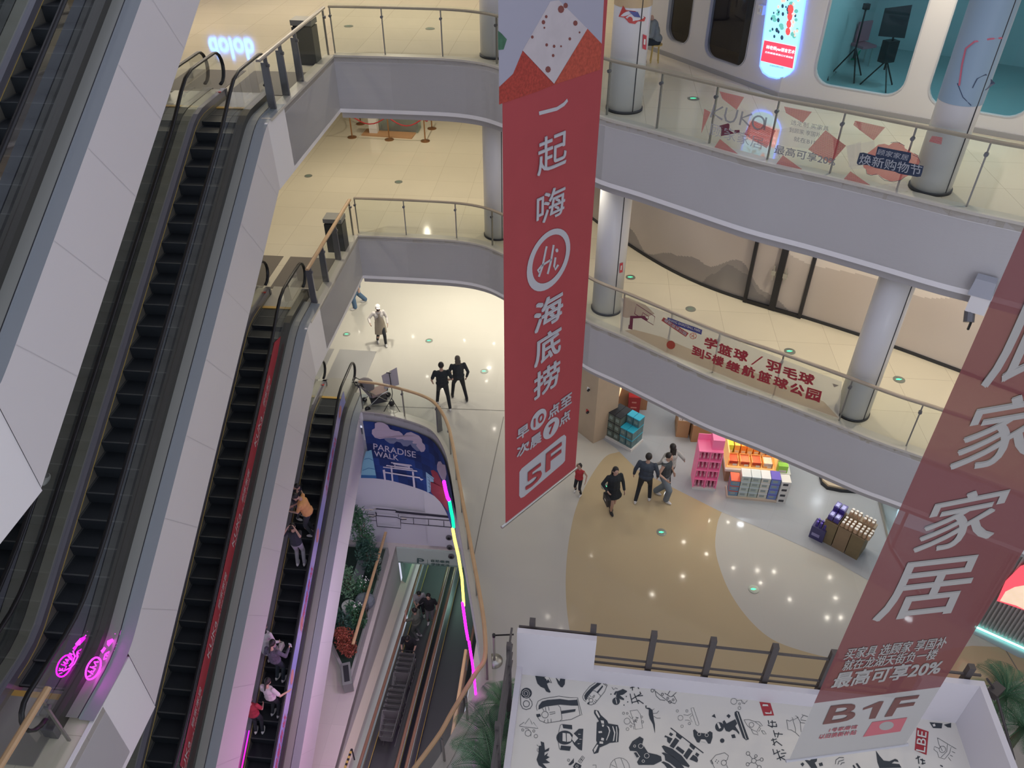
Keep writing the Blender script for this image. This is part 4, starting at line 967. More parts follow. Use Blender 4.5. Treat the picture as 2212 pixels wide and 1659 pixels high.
art('drawn_horned_dinosaur', a1, [[(500, 1190), (555, 1210), (570, 1330), (640, 1290), (630, 1340), (565, 1365), (560, 1420), (620, 1370), (600, 1420), (645, 1440), (600, 1470), (580, 1480), (650, 1530), (600, 1540), (530, 1540), (600, 1615), (540, 1615), (470, 1570), (435, 1480), (470, 1370), (465, 1310), (480, 1260), (510, 1260)]], [[(440, 1245), (475, 1275)], [(450, 1300), (445, 1340), (470, 1365)]])
art('drawn_satellite', a1, [[(940, 1565), (1030, 1460), (1030, 1530), (980, 1570)], [(1015, 1590), (1060, 1525), (1150, 1570), (1140, 1615), (1030, 1615)]], [[(1100, 1510), (1165, 1420), (1200, 1450), (1140, 1540), (1100, 1510)], [(1130, 1465), (1170, 1495)], [(1180, 1435), (1120, 1525)]], rings=[(945, 1490, 18)], white=[(1078, 1585, 20)])
art('drawn_vr_ride', a1, [], [[(1925, 705), (2040, 690), (2090, 760), (2125, 980), (2010, 1000), (1985, 880), (1925, 705)], [(1905, 780), (1950, 830), (1980, 800)], [(1925, 870), (1960, 910), (2010, 920)], [(1990, 1000), (1980, 950), (2010, 940)]], rings=[(1878, 868, 48), (1885, 995, 22), (1938, 948, 16), (1822, 742, 18), (1880, 745, 15), (2125, 880, 18), (2110, 800, 16)], w_=.7)
mb = MB(); put_text(mb, 'VR', a1(2075, 790), a1(2030, 890), a1(2015, 800), RH, .0); mb.build('drawn_letters', BI, booth)
pad = [(1905, 1290), (1960, 1190), (2080, 1112), (2140, 1150), (2120, 1230), (2212, 1370), (2350, 1400), (2420, 1430), (2430, 1500), (2300, 1565), (2060, 1565), (2035, 1520), (2085, 1430), (2020, 1345), (1925, 1340)]
art('drawn_controller', a1, [pad], [], [[(1975, 1365), (2030, 1352), (2085, 1435), (2035, 1465)]], white=[(2095, 1265, 38), (2190, 1420, 38), (2135, 1505, 20), (1998, 1265, 18)], w_=1.0)
mb = MB(); put_poly(mb, [a1(*p) for p in [(1985, 1372), (2025, 1362), (2070, 1435), (2032, 1450)]], RH, .018); mb.build('drawn_controller_pad', BI, booth)
art('drawn_globe', a1, [], [[(1680, 1485), (1720, 1615)], [(1780, 1460), (1840, 1615)], [(1620, 1560), (1700, 1600)], [(1325, 1570), (1385, 1565), (1385, 1615)]], rings=[(1760, 1610, 158)], w_=.7)
art('drawn_skater', a1, [[(1715, 395), (1780, 370), (1810, 355), (1880, 390), (1870, 405), (1825, 440), (1800, 450), (1760, 455), (1830, 510), (1825, 535), (1760, 515), (1700, 480)], ring(1703, 550, 62, 60, 14)[:-1], [(1665, 440), (1690, 395), (1720, 390), (1690, 455)]], [[(1635, 330), (1665, 370), (1690, 340), (1725, 355)]], [[(1690, 510), (1700, 505), (1720, 590), (1710, 592)]], dots=[(1620, 438, 10), (1865, 475, 10), (1888, 562, 10), (1828, 612, 10)])
for q in (([(1925, 340), (2000, 320)], [(1960, 320), (1965, 380)], [(2050, 325), (2065, 355)], [(1925, 430), (1960, 590)], [(1950, 520), (2100, 430)], [(1990, 430), (2060, 590)], [(2030, 470), (2130, 460)], [(1960, 570), (2080, 540)], [(2050, 530), (2140, 590)], [(2080, 400), (2100, 440)]),):
    art('drawn_calligraphy', a1, [], q, w_=2.0)
art('drawn_saucer', a2, [], [[(235, 335), (260, 440), (320, 495), (395, 505)], [(250, 370), (440, 520), (540, 552), (565, 510), (520, 430)], [(385, 395), (470, 450), (510, 440)], [(430, 420), (465, 360)], [(490, 450), (560, 385)]], rings=[(203, 357, 22), (352, 412, 16), (432, 472, 15), (512, 497, 15), (465, 528, 20)], w_=1.1)
art('drawn_longneck', a2, [[(95, 580), (118, 582), (112, 612), (160, 615), (205, 650), (225, 790), (240, 860), (242, 995), (232, 960), (210, 860), (165, 780), (148, 720), (148, 640), (100, 620)]], [[(215, 700), (270, 695), (298, 660)], [(220, 740), (270, 770), (325, 768)], [(200, 650), (232, 630)]], w_=.8)
art('drawn_surfer', a2, [], [[(780, 620), (815, 610), (900, 860), (885, 880), (855, 870), (780, 640), (780, 620)], [(665, 715), (730, 730), (785, 700)], [(690, 800), (740, 800), (800, 830), (760, 760), (800, 720)]], rings=[(622, 765, 38), (718, 662, 18), (755, 850, 18), (645, 890, 20), (575, 662, 18)], w_=.65)
mb = MB()
for q in ([(475, 915), (965, 1290), (955, 1300), (930, 1275), (920, 1300), (865, 1240), (880, 1215), (770, 1135), (755, 1180), (770, 1160), (840, 1215), (820, 1245), (755, 1185), (770, 1140), (640, 1050), (620, 1090), (550, 1040), (565, 1005), (480, 930)],): put_line(mb, [a2(475, 915), a2(965, 1290)], 2.2, RH, .006)
for q in ([(470, 980), (515, 1010), (485, 1040), (450, 1015)], [(395, 1025), (505, 1075), (460, 1150), (425, 1120), (420, 1060), (380, 1050)], [(545, 1060), (605, 1105), (520, 1222), (460, 1185)], [(580, 1185), (685, 1262), (655, 1308), (548, 1225)], [(745, 1215), (805, 1260), (718, 1388), (665, 1330)], [(560, 985), (650, 1055), (620, 1090), (553, 1035)], [(770, 1140), (850, 1200), (820, 1245), (755, 1185)], [(860, 1280), (905, 1310), (880, 1348), (838, 1315)], [(810, 1315), (870, 1350), (885, 1400), (870, 1430), (800, 1400), (755, 1385)], [(340, 1190), (370, 1175), (500, 1225), (640, 1330), (760, 1480), (745, 1505), (650, 1470), (540, 1370), (430, 1300), (395, 1280)], [(340, 1290), (370, 1280), (500, 1330), (620, 1440), (680, 1514), (560, 1514), (470, 1440), (395, 1400), (385, 1330)], [(335, 1425), (370, 1415), (450, 1450), (520, 1514), (420, 1514), (380, 1460)]): put_poly(mb, [a2(*p) for p in q], RH, .006)
mb.build('drawn_gate_tower', BI, booth)
art('drawn_controller', a2, [[(810, 950), (835, 935), (885, 985), (1010, 1000), (1060, 962), (1100, 985), (1100, 1060), (1070, 1150), (1035, 1150), (1000, 1095), (925, 1085), (905, 1135), (870, 1130), (820, 1040)]], [], [[(930, 1085), (990, 1088), (1000, 1128), (925, 1118)]], white=[(900, 1008, 24), (1013, 1022, 24)], w_=.9)
art('drawn_snowboarder', a2, [ring(1205, 900, 66, 70, 16)[:-1], [(1430, 680), (1460, 662), (1495, 675), (1645, 1085), (1600, 1098), (1555, 1060), (1430, 720)], [(1250, 820), (1280, 800), (1310, 850), (1440, 785), (1470, 850), (1440, 890), (1500, 980), (1500, 1015), (1450, 960), (1400, 940), (1350, 975), (1300, 960), (1270, 900)], [(1088, 740), (1130, 705), (1152, 768)], [(1308, 735), (1340, 708), (1372, 735), (1345, 772)], [(1378, 1020), (1430, 1008), (1448, 1062), (1395, 1068)]], [], [[(1165, 845), (1195, 838), (1228, 915), (1200, 928)], [(1460, 680), (1472, 680), (1608, 1085), (1598, 1085)]], dots=[(1245, 1105, 34)])
art('drawn_rocket', a2, [], [[(1570, 795), (1640, 790), (1730, 820), (1810, 880), (1760, 970), (1690, 940), (1620, 880), (1570, 795)], [(1740, 820), (1800, 825), (1850, 885), (1810, 890)], [(1680, 940), (1710, 1000), (1785, 1020), (1765, 975)], [(1800, 905), (1820, 925), (1795, 965), (1780, 960)], [(1830, 955), (1870, 960), (1905, 1008), (1860, 1005), (1830, 955)]], rings=[(1682, 868, 36)], w_=.8)
art('drawn_swimmer', a2, [], [[(1460, 510), (1530, 500), (1580, 550), (1622, 505)], [(1530, 500), (1545, 545), (1585, 555)]], rings=[(1418, 518, 45), (1505, 555, 15), (1502, 618, 22)], w_=.7)
art('drawn_red_seal', a2, [[(1800, 525), (1965, 545), (2020, 728), (1865, 732)]], [], [[(1880, 680), (1960, 690), (1975, 650), (1985, 705), (1895, 705)], [(1845, 590), (1850, 560), (1925, 565), (1935, 592), (1900, 590)]], m=AR)
ca = ([(1930, 800), (1945, 860)], [(1925, 870), (2000, 910)], [(1960, 830), (2050, 830)], [(1990, 800), (2000, 900)], [(2050, 850), (2060, 900)], [(1960, 890), (2060, 895)], [(2010, 950), (2040, 1050)], [(2020, 1000), (2150, 1010)], [(2090, 980), (2070, 1060)], [(1975, 1100), (2060, 1080)], [(2000, 1070), (2030, 1180)], [(2060, 1110), (2000, 1170)], [(2060, 1120), (2140, 1180)], [(2000, 1230), (2020, 1300)], [(2010, 1310), (2110, 1260)], [(2060, 1240), (2120, 1400)], [(2130, 1240), (2170, 1250)], [(2060, 1380), (2180, 1330)], [(2090, 1340), (2200, 1400)], [(2120, 1300), (2200, 1290)])
art('drawn_calligraphy', a2, [], ca, w_=2.0)
art('drawn_controller', a2, [], [[(1080, 1400), (1150, 1320), (1280, 1285), (1340, 1330), (1320, 1390), (1290, 1410)], [(1080, 1400), (1130, 1514)], [(1310, 1470), (1330, 1514)], [(1065, 1405), (1085, 1395), (1110, 1450), (1090, 1455), (1065, 1405)]], rings=[(1270, 1435, 40)], dots=[(1160, 1392, 7), (1145, 1415, 7), (1190, 1412, 7), (1172, 1438, 7)], w_=.9)
art('drawn_molecule', a2, [], [[(1650, 1320), (1695, 1375)], [(1735, 1355), (1725, 1380)], [(1755, 1400), (1815, 1392)], [(1690, 1425), (1648, 1448)], [(1740, 1435), (1775, 1480)]], rings=[(1718, 1405, 36), (1630, 1297, 27), (1748, 1335, 20), (1835, 1388, 24), (1625, 1458, 24), (1798, 1505, 30)], w_=.95)
art('drawn_temple', a3, [], [[(255, 750), (275, 885), (320, 890), (385, 930), (435, 980)], [(255, 750), (300, 765), (350, 740), (330, 715)], [(380, 690), (420, 710), (345, 755), (380, 870), (380, 920)], [(400, 700), (445, 770), (460, 920)], [(470, 670), (490, 690), (460, 725), (455, 750), (530, 760)], [(445, 785), (515, 795)], [(490, 680), (555, 705)]], w_=.9)
art('drawn_whale_and_marks', a3, [[(450, 1370), (480, 1345), (505, 1370), (480, 1405)], [(705, 1360), (755, 1345), (768, 1390), (720, 1400)], [(500, 1305), (580, 1320), (620, 1285), (685, 1285), (680, 1330), (650, 1350), (690, 1425), (600, 1425), (560, 1370)], [(1510, 1180), (1560, 1250), (1620, 1320), (1700, 1330), (1780, 1295), (1815, 1310), (1830, 1340), (1770, 1330), (1730, 1360), (1840, 1370), (1870, 1420), (1560, 1425), (1530, 1340)], [(1180, 1390), (1200, 1380), (1230, 1425), (1200, 1425)], [(1225, 1365), (1250, 1355), (1300, 1425), (1265, 1425)]],
    [[(940, 1370), (950, 1310), (1000, 1275), (1060, 1280)], [(975, 1375), (990, 1330), (1060, 1310)], [(1015, 1380), (1030, 1355), (1070, 1348)]], w_=1.3)
art('drawn_red_label', a4, [[(515, 1098), (680, 1155), (650, 1478), (485, 1410)]], m=AR)
mb = MB(); put_text(mb, 'LBE', a4(628, 1445), a4(650, 1165), a4(505, 1415), RH, .03, .012); mb.build('label_letters', PAP, booth)
art('drawn_mark', a4, [[(890, 1060), (990, 1035), (990, 1100), (940, 1095)]])
art('drawn_gate', a4, [[(690, 1025), (870, 1040), (860, 1110), (740, 1105)]], [[(800, 1240), (1060, 1395)], [(800, 1240), (820, 1330), (870, 1420)], [(990, 1370), (970, 1450), (900, 1535), (820, 1510), (800, 1440), (750, 1400), (760, 1360), (830, 1390)], [(940, 1330), (930, 1430), (850, 1510)], [(1000, 1430), (1045, 1450)], [(975, 1480), (1015, 1500)], [(950, 1510), (990, 1560)]], [[(730, 1055), (765, 1045), (775, 1080), (745, 1085)]], rings=[(870, 1400, 45)], w_=.8)
art('drawn_calligraphy', a4, [], [[(500, 1530), (560, 1500)], [(530, 1490), (545, 1600)], [(560, 1540), (630, 1560)], [(580, 1600), (635, 1590)], [(590, 1530), (600, 1610)], [(545, 1640), (560, 1655)], [(840, 1620), (875, 1640)]], w_=2.4)
# ================= advertising films on the glass balustrades =================
def inset_path(path, o):
    path = [Vector((p[0], p[1])) for p in path]; out = []
    for i, p in enumerate(path):
        d = (path[min(i+1, len(path)-1)]-path[max(i-1, 0)]).normalized(); out.append(Vector((p.x-d.y*o, p.y+d.x*o)))
    return out
GP = inset_path(EDGEW[20:], .032)
def GHz(u, v): return curtainhit(u, v, GP)
def film(name, col, a, spec=.2):
    m = mat(name, col, .5, spec=spec); m.node_tree.nodes['Principled BSDF'].inputs['Alpha'].default_value = a; return m
def stripes(name, col, a, sc=70):
    if name in MATS: return MATS[name]
    m = film(name, col, a); nt = m.node_tree; tc = nt.nodes.new('ShaderNodeTexCoord'); wv = nt.nodes.new('ShaderNodeTexWave'); wv.bands_direction = 'Z'; wv.inputs['Scale'].default_value = sc/10
    r = nt.nodes.new('ShaderNodeMapRange'); r.inputs[1].default_value = .35; r.inputs[2].default_value = .6; r.inputs[3].default_value = a*.55; r.inputs[4].default_value = min(1, a*1.3)
    nt.links.new(tc.outputs['Object'], wv.inputs[0]); nt.links.new(wv.outputs['Fac'], r.inputs[0]); nt.links.new(r.outputs[0], nt.nodes['Principled BSDF'].inputs['Alpha']); return m
FR = stripes('film_red', (.50, .10, .10), .72, 200); FG = film('film_grey', (.28, .28, .29), .85); FB = film('film_beige', (.62, .56, .50), .28); FN = film('film_navy', (.03, .05, .10), .95); FS = film('film_slate', (.20, .23, .28), .95)
FDR = film('film_maroon', (.14, .02, .05), .92)
def g5(x, y): return (1500+x/6.144, 130+y/6.144)
def g6(x, y): return (1800+x/6.144, 200+y/6.144)
tK = thing('furniture_advert_film', GHz(1600, 330), 0, label='furniture shop advert film with red diamonds and KUKa lettering on the third-floor glass', cat='advert')
def gpart(name, m, parent, polys=(), lines=(), texts=(), w_=1, hit=GHz, off=.008, bold=.02):
    mb = MB()
    for q in polys: put_poly(mb, q, hit, off, 9 if (hit is GHz and max(p[0] for p in q)-min(p[0] for p in q) > 14) else 0)
    for q in lines: put_line(mb, q, w_, hit, off)
    for b, BL, BR, TL in texts: put_text(mb, b, BL, BR, TL, hit, bold, off)
    return mb.build(name, m, parent)
for q in ([(130, 645), (215, 690), (90, 975)], [(335, 415), (660, 490), (560, 660), (370, 510)], [(340, 1045), (580, 1245), (560, 1275), (245, 1185)], [(770, 790), (1080, 935), (960, 1170), (660, 985)], [(1190, 615), (1560, 685), (1440, 830), (1215, 700)], [(1740, 930), (2012, 1135), (1800, 1370), (1510, 1185)], [(1175, 1262), (1438, 1455), (1410, 1485), (1060, 1410)], [(2130, 805), (2212, 820), (2212, 940), (2110, 860)]):
    gpart('red_diamond', FR, tK, [[g5(*p) for p in q]])
for q in ([(300, 375), (690, 460), (535, 635), (340, 490)], [(0, 590), (170, 705), (10, 890)], [(228, 1045), (515, 1245), (495, 1278), (105, 1185)], [(1310, 575), (1450, 595), (1435, 690), (1270, 650)]):
    gpart('red_diamond', FR, tK, [[g6(*p) for p in q]])
for q in ([(240, 780), (620, 620), (760, 700), (800, 780), (650, 1100), (250, 900)], [(1100, 930), (1330, 870), (1700, 900), (1520, 1180), (1130, 1130)], [(2020, 1140), (2212, 1080), (2212, 1400), (2050, 1420)]): gpart('beige_facet', FB, tK, [[g5(*p) for p in q]], off=.002)
for q in ([(170, 710), (540, 635), (600, 1000), (230, 1020)], [(540, 1250), (970, 1170), (1000, 1300), (800, 1350)]): gpart('beige_facet', FB, tK, [[g6(*p) for p in q]], off=.002)
K = lambda *q: [g5(*p) for p in q]
gpart('brand_lettering', FG, tK, lines=[K((270, 590), (215, 760)), K((380, 620), (235, 700), (370, 790)), K((430, 630), (405, 740), (420, 800), (470, 825), (520, 810), (550, 760), (575, 660)), K((640, 680), (600, 860)), K((765, 715), (625, 770), (735, 880)), [g5(*p) for p in ring(850, 830, 78, 88, 18)], K((955, 760), (925, 930))], w_=4)
gpart('brand_characters', film('film_palegrey', (.42, .42, .44), .8), tK, texts=[('顾家家居', g5(190, 990), g5(900, 1190), g5(215, 830))], bold=.0)
gpart('maroon_mark', FDR, tK, [K((330, 870), (450, 838), (500, 890), (490, 915), (460, 900), (455, 930), (600, 925), (600, 960), (460, 985), (350, 1010), (355, 900))])
gpart('slogan', FG, tK, texts=[('选定制 买家具', g5(1275, 855), g5(1775, 945), g5(1290, 790)), ('到顾家 享国补', g5(1255, 955), g5(1670, 1030), g5(1265, 890)), ('就在B1F', g5(1315, 1075), g5(1610, 1130), g5(1325, 1010))], bold=.0)
gpart('slogan', FG, tK, texts=[('最高可享20%', g5(1055, 1235), g5(1860, 1410), g5(1080, 1120))], bold=.02)
# shopping festival cloud sticker
tS = thing('festival_sticker', GHz(1910, 360), 0, label='cloud-shaped shopping festival sticker in navy and red on the third-floor glass', cat='sticker')
Q = lambda *q: [g6(*p) for p in q]
gpart('cloud_stripes', stripes('film_coral', (.62, .14, .12), .8, 260), tS, [Q((460, 800), (540, 740), (600, 690), (680, 680), (740, 700), (790, 665), (880, 660), (940, 700), (950, 740), (1050, 800), (1120, 830), (1150, 920), (1080, 1060), (940, 1130), (880, 1170), (760, 1180), (650, 1130), (600, 1090), (520, 1095), (450, 1080), (435, 1020), (400, 990), (390, 900))])
gpart('navy_block', FN, tS, [Q((590, 715), (1035, 800), (1030, 870), (1000, 930), (1200, 975), (1180, 1060), (1160, 1115), (1110, 1120), (870, 1075), (820, 1050), (560, 1000), (450, 960), (330, 960), (310, 935), (350, 800), (400, 795), (560, 840))], off=.012)
gpart('festival_title', film('film_pale', (.45, .48, .52), .98), tS, texts=[('顾家家居', g6(575, 820), g6(985, 905), g6(600, 745))], off=.016, bold=.0)
gpart('festival_title', film('film_pale', (.45, .48, .52), .98), tS, texts=[('焕新购物节', g6(335, 945), g6(1155, 1105), g6(365, 810))], off=.016, bold=.01)
gpart('cloud_outline', FN, tS, lines=[Q((435, 1020), (440, 1075), (500, 1100), (580, 1080)), Q((600, 1100), (680, 1165), (800, 1185), (900, 1160), (950, 1120)), Q((760, 665), (850, 655), (950, 705)), Q((1075, 805), (1135, 845)), Q((1050, 825), (1130, 860), (1155, 930))], w_=.8, off=.014)
# basketball advert on the second-floor glass
def b7(x, y): return (1320+x/6.9125, 620+y/6.9125)
def b8(x, y): return (1600+x/6.9125, 700+y/6.9125)
tB = thing('basketball_advert_film', GHz(1500, 780), 0, label='cream basketball school advert film with red Chinese lettering on the second-floor glass', cat='advert')
def L2g(mb_pts): return mb_pts
FC = film('film_cream', (.66, .62, .50), .5); FO = film('film_orange', (.55, .36, .18), .45); FT = film('film_tan', (.42, .30, .22), .6)
strip_top = [(1340, 642), (1420, 668), (1540, 712), (1620, 748), (1700, 780), (1819, 825)]
strip_bot = [(1812, 905), (1700, 866), (1620, 836), (1539, 803), (1436, 762), (1340, 720)]
gpart('cream_film', FC, tB, [strip_top+strip_bot], off=.002)
gpart('court_floor', FO, tB, [[(1349, 714), (1370, 712), (1430, 728), (1540, 775), (1660, 815), (1780, 868), (1812, 903), (1700, 864), (1620, 834), (1539, 801), (1436, 760)]], off=.004)
gpart('tan_corner', FT, tB, [[b7(190, 150), b7(260, 160), b7(520, 270), b7(650, 400), b7(560, 440), b7(220, 460), b7(170, 440)]], off=.005)
HP = film('film_plum', (.16, .03, .06), .95)
gpart('hoop_post', HP, tB, [[b7(*p) for p in [(285, 430), (500, 432), (545, 480), (550, 500), (520, 500), (450, 465), (330, 470), (318, 640), (255, 620), (262, 565), (275, 565)]]], off=.008)
gpart('hoop_backboard', HP, tB, lines=[[b7(*p) for p in [(350, 400), (380, 258), (655, 445), (632, 568), (350, 400)]], [b7(*p) for p in [(460, 430), (472, 382), (562, 440), (552, 485)]]], w_=1.3, off=.008)
gpart('ball', film('film_ball', (.42, .07, .04), .95), tB, [ring(*b7(893, 865), 9.6, 9.2, 16, rot=.6)[:-1]], off=.008)
gpart('blue_ribbon', film('film_blue', (.05, .06, .24), .95), tB, [[b7(845, 452), b7(1362, 640), b7(1348, 712), b7(838, 530)]], off=.008)
gpart('ribbon_letters', film('film_white', (.60, .58, .58), 1), tB, texts=[('JIHANG BASKETBALL PARK', b7(845, 512), b7(1328, 688), b7(858, 468))], off=.012)
RBN = film('film_red2', (.42, .07, .06), .95)
gpart('red_ribbon', RBN, tB, [[b7(785, 452), b7(1160, 690), b7(1115, 745), b7(750, 500)]], off=.010)
gpart('ribbon_letters', film('film_white', (.60, .58, .58), 1), tB, texts=[('继航篮球公园', b7(790, 510), b7(1110, 725), b7(810, 470))], off=.014)
gpart('small_ball', RBN, tB, lines=[ring(*b7(1225, 730), 7.2, 6.6, 14), [b7(1180, 700), b7(1265, 765)], [b7(1190, 750), b7(1265, 700)], [b7(1225, 690), b7(1230, 775)]], w_=1.1, off=.01)
RL = film('film_letters_red', (.40, .05, .06), .97)
gpart('slogan_lettering', RL, tB, texts=[('学', b7(1390, 900), b7(1570, 940), b7(1410, 750)), ('篮', b7(1595, 975), b7(1785, 1050), b7(1625, 835)), ('球', b7(1825, 1060), b7(2020, 1125), b7(1855, 910)),
    ('羽', b8(375, 670), b8(575, 740), b8(400, 525)), ('毛', b8(625, 765), b8(830, 845), b8(655, 620)), ('球', b8(855, 850), b8(1070, 920), b8(895, 705)),
    ('到', b7(1205, 1000), b7(1370, 1075), b7(1225, 870)), ('5', b7(1395, 1050), b7(1480, 1090), b7(1420, 965)), ('楼', b7(1500, 1130), b7(1660, 1195), b7(1530, 1000)), ('继', b7(1715, 1210), b7(1900, 1285), b7(1745, 1085)),
    ('航', b8(15, 750), b8(195, 810), b8(40, 605)), ('篮', b8(245, 830), b8(430, 895), b8(285, 690)), ('球', b8(480, 915), b8(680, 985), b8(515, 775)), ('公', b8(725, 1010), b8(920, 1080), b8(765, 870)), ('园', b8(970, 1105), b8(1170, 1165), b8(1005, 950))], off=.012, bold=.09)
gpart('slogan_lettering', RL, tB, [[b8(148, 605), b8(310, 482), b8(340, 488), b8(178, 608)]], off=.012)
gpart('dart', film('film_taupe', (.26, .22, .18), .9), tB, [[b8(1370, 888), b8(1465, 918), b8(1395, 945)]], off=.01)
# ================= ground floor finish and shop =================
def inlay(pts, z, name, m):
    mb = MB(); q = [P(u, v, z) if len(p_) == 2 else Vector(p_) for p_ in pts for u, v in [p_[:2]]] if 0 else [(P(*p, z) if not isinstance(p, Vector) else Vector((p.x, p.y, z))) for p in pts]
    t = tessellate_polygon([[Vector((p.x, p.y, 0)) for p in q]]); fs = []
    for a in t:
        A, B, C = q[a[0]], q[a[1]], q[a[2]]
        if (B.x-A.x)*(C.y-A.y)-(B.y-A.y)*(C.x-A.x) < 0: a = a[::-1]
        fs.append(tuple(a))
    mb.mesh(q, fs); return S(mb, name, m)
TAN = mat('floor_stone_tan', (.52, .42, .26), .06, noise=(.8, .04)); SHOPF = tile_mat('shop_floor_grey', (.42, .44, .47), (.36, .38, .41), 1.2, 1.2, .14, .5, .003, .03)
def curve_px(p, n=5): return [(a.x, a.y) for a in cr(p, n)]
inlay(curve_px([(1400, 950), (1340, 975), (1310, 985), (1282, 1020), (1255, 1070), (1238, 1120), (1226, 1190), (1222, 1260), (1226, 1330), (1240, 1420)])+[(1330, 1500), (1700, 1560), (2050, 1500), (2200, 1470)]+[(2600, 1700), (2700, 1400), (2212, 1400), (2100, 1395)]+curve_px([(2060, 1400), (1960, 1430), (1880, 1433), (1810, 1424), (1740, 1408), (1670, 1382), (1620, 1340), (1580, 1285), (1556, 1230), (1545, 1180), (1550, 1130), (1560, 1105)])+[(1453, 1053), (1400, 1000)], .003, 'floor', TAN)
sh = [(1298, 946), (1330, 968), (1377, 1015), (1453, 1053), (1554, 1104), (1674.7, 1154), (1801, 1211), (1874, 1252.5), (1990, 1310), (2200, 1420)]
inlay(sh+[Vector((16, 9)), Vector((18, 22)), Vector((6, 27)), Vector((3, 22))], .005, 'floor', SHOPF)
mb = MB()
for a, b in (((1088, 900), (1040, 1120)), ((1040, 1120), (1023, 1205)), ((792, 876), (1090, 887)), ((2170, 1400), (2230, 1500))):
    p, q = P(*a, .004), P(*b, .004); d = (q-p).normalized(); n = Vector((-d.y, d.x, 0))*.012; mb.face([p-n, q-n, q+n, p+n])
S(mb, 'trim_8', mat('joint_dark', (.18, .17, .15), .5))
WOODP = mat('wood_panel', (.46, .37, .27), .5, noise=(3, .08))
wp = [P(*q, 0) for q in ((1215, 905), (1246, 925), (1283.9, 954.4), (1301, 944), (1325, 931))]
mb = MB(); mb.sweep([Vector((p.x, p.y, 0)) for p in wp], [(0, 0), (0, 3.75), (.08, 3.75), (.08, 0)][::-1]); S(mb, 'wall_back', WOODP)
mb = MB()
for u, v in ((1262, 937), (1301, 944), (1246, 925)):
    p = P(u, v, 0); mb.box((p.x, p.y-.02, 1.87), (.03, .05, 3.74), .5)
S(mb, 'trim_9', DARK)
WPH = lambda u, v: wallhit(u, v, wp[1], wp[2])
for (u, v), nm, m, lb in (((1276, 838), 'security_camera', WHITE2, 'small white security camera on the wood-panelled wall'), ((1274, 886), 'alarm_call_point', mat('alarm_red', (.55, .05, .05), .5), 'small red alarm call point on the wood-panelled wall')):
    p = WPH(u, v); t = thing(nm, p, 0, label=lb, cat='camera' if 'cam' in nm else 'alarm'); mb = MB(); mb.box(p+Vector((-.03, -.04, 0)), (.14, .08, .12), -.6); mb.build('housing', m, t)
    mb = MB(); mb.tube([p+Vector((-.05, -.07, 0)), p+Vector((-.09, -.13, 0))], .035, 10); mb.build('lens' if 'cam' in nm else 'button', DARK, t)

def c4(x, y): return (1200+x/3.16, 800+y/3.16)
class FB:                                            # local frame of a front-bottom edge on a floor
    def __init__(s, a, b, z=0):
        s.a = P(*a, z); s.b = P(*b, z); s.d = (s.b-s.a); s.l = s.d.length; s.d.normalize(); s.n = Vector((-s.d.y, s.d.x, 0))
        if s.n.dot(s.a) < 0: s.n = -s.n
        s.rz = atan2(s.d.y, s.d.x); s.z = z
    def p(s, x, y, z): return s.a+s.d*x+s.n*y+Vector((0, 0, z))
def bx(mb, fb, x, y, z, w_, d, h): mb.box(fb.p(x+w_/2, y+d/2, z+h/2), (w_, d, h), fb.rz)
CARD = mat('cardboard', (.42, .25, .13), .7, noise=(4, .08)); WBOX = mat('white_board', (.74, .73, .70), .5)
def product_stack(fb, x, y, z, w_, d, hs, cols, label, group, cat='box', lid=None, band=None, nm='packaging_box'):
    for k, h in enumerate(hs):
        m = cols[k % len(cols)]; rank = ['lowest', 'second lowest', 'third lowest', 'fourth', 'fifth', 'sixth'][k] if k < len(hs)-1 or len(hs) == 1 else 'topmost'
        t = thing(nm, fb.p(x+w_/2, y+d/2, z), fb.rz, label=label+', '+rank+' in its stack', cat=cat, group=group)
        mb = MB(); bx(mb, fb, x, y, z, w_, d, h-.006); mb.build('carton', m, t)
        mb = MB(); bx(mb, fb, x+w_*.18, y-.004, z+h*.3, w_*.55, .004, h*.38); mb.build('printed_panel', band or WBOX, t)
        if lid: mb = MB(); bx(mb, fb, x-.004, y-.004, z+h-.03, w_+.008, d+.008, .028); mb.build('lid', lid, t)
        z += h
# 1 blue and patterned gift boxes on a white base
f = FB(c4(345, 460), c4(515, 553)); base = thing('display_plinth', f.p(0, 0, 0), f.rz, label='low white display base under the blue and dark gift boxes', cat='display base')
mb = MB(); bx(mb, f, -.02, -.03, 0, f.l+.04, .62, .08); mb.build('plinth', WBOX, base)
TE = mat('box_teal', (.10, .19, .21), .5, noise=(18, .5)); CY = mat('lid_cyan', (.04, .50, .72), .45); GD = mat('box_pattern', (.11, .14, .12), .5, noise=(22, .6)); PAT = mat('pattern_panel', (.22, .30, .28), .5, noise=(25, .5))
n = 4; ww = f.l/n
for i in range(n):
    for j in range(2):
        h = 3 if i < 2 else (3 if j else 2)
        product_stack(f, i*ww, .02+j*.28, .08, ww-.02, .27, [.30]*h, [GD if i < 2 else TE], 'gift box, column %d from left, %s row' % (i+1, 'front' if j == 0 else 'back'), 'gift boxes on the white base', lid=DARK if i < 2 else CY, band=PAT)
